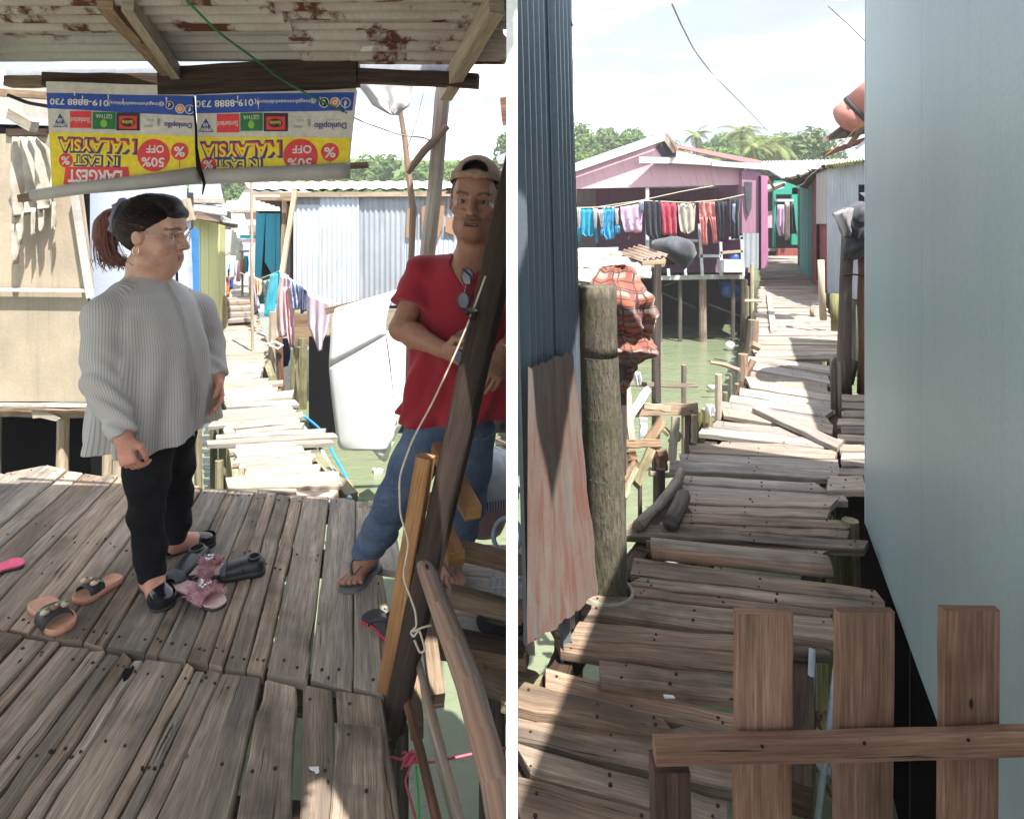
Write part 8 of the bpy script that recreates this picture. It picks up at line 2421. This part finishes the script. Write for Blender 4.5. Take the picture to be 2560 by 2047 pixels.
# phone-sized dark object in his hand, wrist band, eyeglasses at the neckline
mb = MB().bar(P(1138, 878, 2.31), P(1160, 905, 2.29), .035, .010, (0, -1, 0), cham=.002)
mesh_thing(mb, 'phone', plain('dark blue glossy case', (.03, .05, .09), .25, .5), 'small dark device held in the right hand of the man', 'phone')
dirw = (lW - lE).normalized()
MB().tube([lW - dirw * .012, lW + dirw * .008], .036, 14).build('wristband', CL['white'], man, None, True)
eg = thing('eyeglasses', 'dark eyeglasses hanging folded from the neckline of the red t-shirt', 'eyeglasses', P(1168, 720, 2.44))
gm = plain('dark tinted plastic', (.045, .03, .05), .15, .6); gw = plain('glossy pale lens', (.07, .05, .08), .08, .7)
for (cx, cy) in [(1168, 692), (1158, 752)]:
    ring = [P(cx + 15 * math.cos(t), cy + 21 * math.sin(t), 2.445) for t in [2*PI*i/20 for i in range(21)]]
    MB().tube(ring, .0032, 6).build('frame', gm, eg, None, True)
    MB().add([P(cx + 13 * math.cos(t), cy + 19 * math.sin(t), 2.447) for t in [2*PI*i/20 for i in range(20)]], [list(range(20))]).build('lens', gw, eg)
MB().tube([P(1166, 712, 2.44), P(1163, 731, 2.44)], .004, 6).build('bridge', gm, eg)
MB().tube([P(1156, 672, 2.446), P(1176, 690, 2.43), P(1184, 760, 2.435)], .003, 6).build('temple', gm, eg)
MB().tube([P(1150, 770, 2.446), P(1166, 776, 2.43), P(1180, 740, 2.435)], .003, 6).build('temple', gm, eg)
# ================================================================== TREES
def leaf_mat(name, c1, c2, c3):
    m, n, l, b = new_mat(name)
    vec = n.new('ShaderNodeTexCoord').outputs['Object']
    oi = n.new('ShaderNodeObjectInfo').outputs['Random']
    f = ntex(n, l, vec, .9, 3, .6); g = ntex(n, l, vec, 5.0, 2, .6)
    col = mixc(n, l, ramp(n, l, f, .35, .65), c1, c2)
    col = mixc(n, l, ramp(n, l, g, .45, .75), col, c3)
    rv = n.new('ShaderNodeMapRange'); rv.inputs[3].default_value = .7; rv.inputs[4].default_value = 1.3
    l.new(oi, rv.inputs[0]); vc = n.new('ShaderNodeCombineColor')
    for i in range(3): l.new(rv.outputs[0], vc.inputs[i])
    col = mixc(n, l, 1.0, col, vc.outputs[0], 'MULTIPLY')
    l.new(col, b.inputs['Base Color'])
    b.inputs['Roughness'].default_value = .6
    b.inputs['Specular IOR Level'].default_value = .25
    tr = n.new('ShaderNodeBsdfTranslucent'); l.new(col, tr.inputs['Color'])
    mx = n.new('ShaderNodeMixShader'); mx.inputs[0].default_value = .3
    out = [x for x in n if x.type == 'OUTPUT_MATERIAL'][0]
    l.new(b.outputs[0], mx.inputs[1]); l.new(tr.outputs[0], mx.inputs[2]); l.new(mx.outputs[0], out.inputs['Surface'])
    return m
M['leaf'] = leaf_mat('bright foliage', (.10, .19, .035), (.15, .24, .05), (.06, .12, .022))
M['leaf_dark'] = leaf_mat('deep foliage', (.085, .145, .04), (.12, .175, .055), (.055, .095, .03))
M['palm_leaf'] = leaf_mat('palm foliage', (.24, .28, .10), (.30, .33, .13), (.15, .20, .06))
M['tree_bark'] = plain('tree bark', (.16, .13, .10), .95, .1)

def crown_mesh(seed, mat, n=1500, R=(2.6, 2.6, 2.4), leaf=.34):
    rg = random.Random(seed)
    lobes = []
    for k in range(11):
        a = rg.uniform(0, 2*PI); e = rg.uniform(-.35, 1.0)
        rr = rg.uniform(.35, .8)
        lobes.append((Vector((math.cos(a) * rr * R[0], math.sin(a) * rr * R[1], e * R[2] * .75)), rg.uniform(.75, 1.35)))
    vs_, fs = [], []
    for k in range(n):
        c, r = rg.choice(lobes)
        d = Vector((rg.gauss(0, 1), rg.gauss(0, 1), rg.gauss(0, 1))).normalized()
        p = c + d * r * rg.uniform(.55, 1.05) ** .6
        nn = (d + Vector((rg.uniform(-.8, .8), rg.uniform(-.8, .8), rg.uniform(-.3, 1)))).normalized()
        t = nn.cross(Vector((rg.uniform(-1, 1), rg.uniform(-1, 1), rg.uniform(-1, 1)))).normalized(); b = nn.cross(t)
        s = leaf * rg.uniform(.55, 1.2)
        i = len(vs_)
        vs_ += [p - t * s, p - b * s * .45 + nn * s * .08, p + t * s, p + b * s * .45 + nn * s * .08]
        fs.append((i, i + 1, i + 2, i + 3))
    me = bpy.data.meshes.new('crown'); me.from_pydata(vs_, [], fs); me.materials.append(mat); me.update()
    return me, lobes
def trunk_mesh(seed, lobes, h):
    rg = random.Random(seed + 50)
    mb = MB()
    mb.tube([(0, 0, -h), (.1, 0, -h * .5), (0, .05, 0), (.05, 0, .6)], [.26, .2, .15, .08], 7, .06)
    for c, r in lobes[:6]:
        mb.tube([(0, 0, -.5), c * .5 + Vector((0, 0, -.2)), c], [.10, .07, .03], 5, .06)
    me = bpy.data.meshes.new('trunk'); me.from_pydata(mb.v, [], mb.f); me.materials.append(M['tree_bark']); me.update()
    return me
kinds = []
for s in range(6):
    cmsh, lb = crown_mesh(s, M['leaf'] if s < 4 else M['leaf_dark'], 1500, (2.7, 2.7, 2.3 + .25 * (s % 3)))
    kinds.append((cmsh, trunk_mesh(s, lb, 6.0)))
def plant(x, y, ztop, scale, k, label, group):
    t = bpy.data.objects.new('tree', None); COL.objects.link(t)
    gz = terrain_h(x, y)
    t.location = (x, y, gz)
    tag(t, label, 'tree', group)
    for nm, me in (('crown', kinds[k][0]), ('trunk', kinds[k][1])):
        o = bpy.data.objects.new(nm, me); COL.objects.link(o); o.parent = t
        o.location = (0, 0, ztop - gz - 2.9 * scale); o.scale = (scale * (1 + .0), scale, scale)
        o.rotation_euler = (0, 0, rgv.uniform(0, 6.28))
    return t
rgv = random.Random(11)
# wooded hill on the left: tops follow the skyline of the photo
sky_l = [(-200, 380), (480, 372), (620, 380), (880, 372), (905, 368), (950, 392), (990, 408), (1010, 420), (1060, 385), (1100, 410), (1150, 372), (1190, 395), (1240, 420), (1300, 420)]
def sk(x, t):
    for (a, ya), (b, yb) in zip(t, t[1:]):
        if x <= b: return ya + (yb - ya) * (x - a) / (b - a)
    return t[-1][1]
for row, (d, dy, st) in enumerate([(58, 6, 62), (53, 34, 66), (49, 62, 70)]):
    sx = -150 + rgv.uniform(0, 40)
    while sx < 1290:
        top = P(sx, sk(sx, sky_l) + dy + rgv.uniform(-12, 14), d)
        plant(top.x, d + rgv.uniform(-1, 1), top.z, rgv.uniform(.75, 1.05), rgv.randrange(4), 'bright green broadleaf tree on the hill behind the sheds on the left', 'trees on the hill behind the left huts')
        sx += st * rgv.uniform(.8, 1.25)
sky_r = [(1290, 300), (1430, 302), (1480, 318), (1530, 300), (1560, 292), (1600, 318), (1640, 312), (1680, 340), (1760, 330), (1800, 318), (1850, 322), (1890, 345), (1940, 330), (1960, 328), (2000, 352), (2040, 390), (2300, 380)]
for row, (d, dy, st) in enumerate([(66, 8, 56), (60, 36, 58), (54, 62, 62)]):
    sx = 1290 + rgv.uniform(0, 30)
    while sx < 2300:
        top = P(sx, sk(sx, sky_r) + dy + rgv.uniform(-10, 12), d)
        plant(top.x, d + rgv.uniform(-1, 1), top.z, rgv.uniform(.7, .95), rgv.choice((0, 1, 2, 4, 5)), 'broadleaf tree on the shore behind the pink house', 'trees behind the pink house')
        sx += st * rgv.uniform(.8, 1.25)
top = P(2062, 288, 40)
big = plant(top.x, 46, top.z, .92, 4, 'large round crowned tree standing alone above the roofs, left of the red tank', None)
top = P(2110, 312, 42); plant(top.x, 46, top.z, .8, 5, 'second rounded tree half behind the red tank', None)

# coconut palms
def frond_mesh(seed):
    rg = random.Random(seed)
    vs_, fs = [], []
    L = 3.2; n = 26
    spine = []
    for i in range(n + 1):
        t = i / n; spine.append(Vector((L * (t - .12 * t * t), 0, 1.0 * t - 2.1 * t * t)))
    for i in range(n):
        a, b = spine[i], spine[i + 1]
        k = len(vs_); vs_ += [a + Vector((0, -.025, 0)), a + Vector((0, .025, 0)), b + Vector((0, .02, 0)), b + Vector((0, -.02, 0))]; fs.append((k, k+1, k+2, k+3))
        if i < 3: continue
        for sd in (-1, 1):
            t = i / n; ln = .85 * math.sin(PI * (.12 + .85 * t)) + .1
            d = Vector((.55, sd * .8, -.45 + rg.uniform(-.15, .1))).normalized()
            w = (b - a).normalized() * .045
            k = len(vs_); e = a + d * ln + Vector((0, 0, -.12 * ln))
            vs_ += [a - w, a + w, a + d * ln * .6 + w * .7, e, a + d * ln * .6 - w * .7]; fs.append((k, k+1, k+2, k+3, k+4))
    me = bpy.data.meshes.new('frond'); me.from_pydata(vs_, [], fs); me.materials.append(M['palm_leaf']); me.update()
    return me
fronds = [frond_mesh(s) for s in range(3)]
def palm(sx, sy, d, scale, label):
    c = P(sx, sy - 16, d)
    gz = terrain_h(c.x, d) if d > 44 else WATER_Z
    t = thing('coconut_palm', label, 'palm tree', (c.x, d, gz), 'coconut palms behind the pink house')
    MB().tube([(c.x + .5, d, gz), (c.x + .3, d, lerp(gz, c.z, .5)), c], [.2, .15, .12], 8, .05).build('trunk', M['tree_bark'], t)
    for k in range(19):
        o = bpy.data.objects.new('frond', fronds[k % 3]); COL.objects.link(o); o.parent = t
        o.location = Vector(c) - t.location
        el = rgv.uniform(-.55, .75) if k > 3 else rgv.uniform(-1.2, -.8)
        o.rotation_euler = (rgv.uniform(-.2, .2), el * -1, k * 2.4 + rgv.uniform(-.3, .3)); s = scale * rgv.uniform(.85, 1.1); o.scale = (s, s, s)
palm(1854, 345, 44.5, .58, 'tallest coconut palm above the right end of the pink roof')
palm(1935, 376, 42, .62, 'coconut palm just left of the lone round tree')
palm(1882, 384, 41, .48, 'low coconut palm between the two taller ones')
palm(2012, 372, 46, .45, 'small coconut palm near the lone round tree')
palm(1740, 352, 52, .5, 'small coconut palm over the middle of the red roof')

# ================================================================== hazy tropical air
m = bpy.data.materials.new('haze'); m.use_nodes = True
m.node_tree.nodes.remove(m.node_tree.nodes['Principled BSDF'])
pv = m.node_tree.nodes.new('ShaderNodeVolumePrincipled')
pv.inputs['Color'].default_value = (.93, .96, 1.0, 1); pv.inputs['Density'].default_value = .0019; pv.inputs['Anisotropy'].default_value = .0
m.node_tree.links.new(pv.outputs[0], m.node_tree.nodes['Material Output'].inputs['Volume'])
hz = MB().box((-135, -14, -4.2), (135, 160, 24)).build('haze', m, None, (0, 0, 0))
tag(hz, 'thin humid haze over the water and the village', None, None, 'stuff')
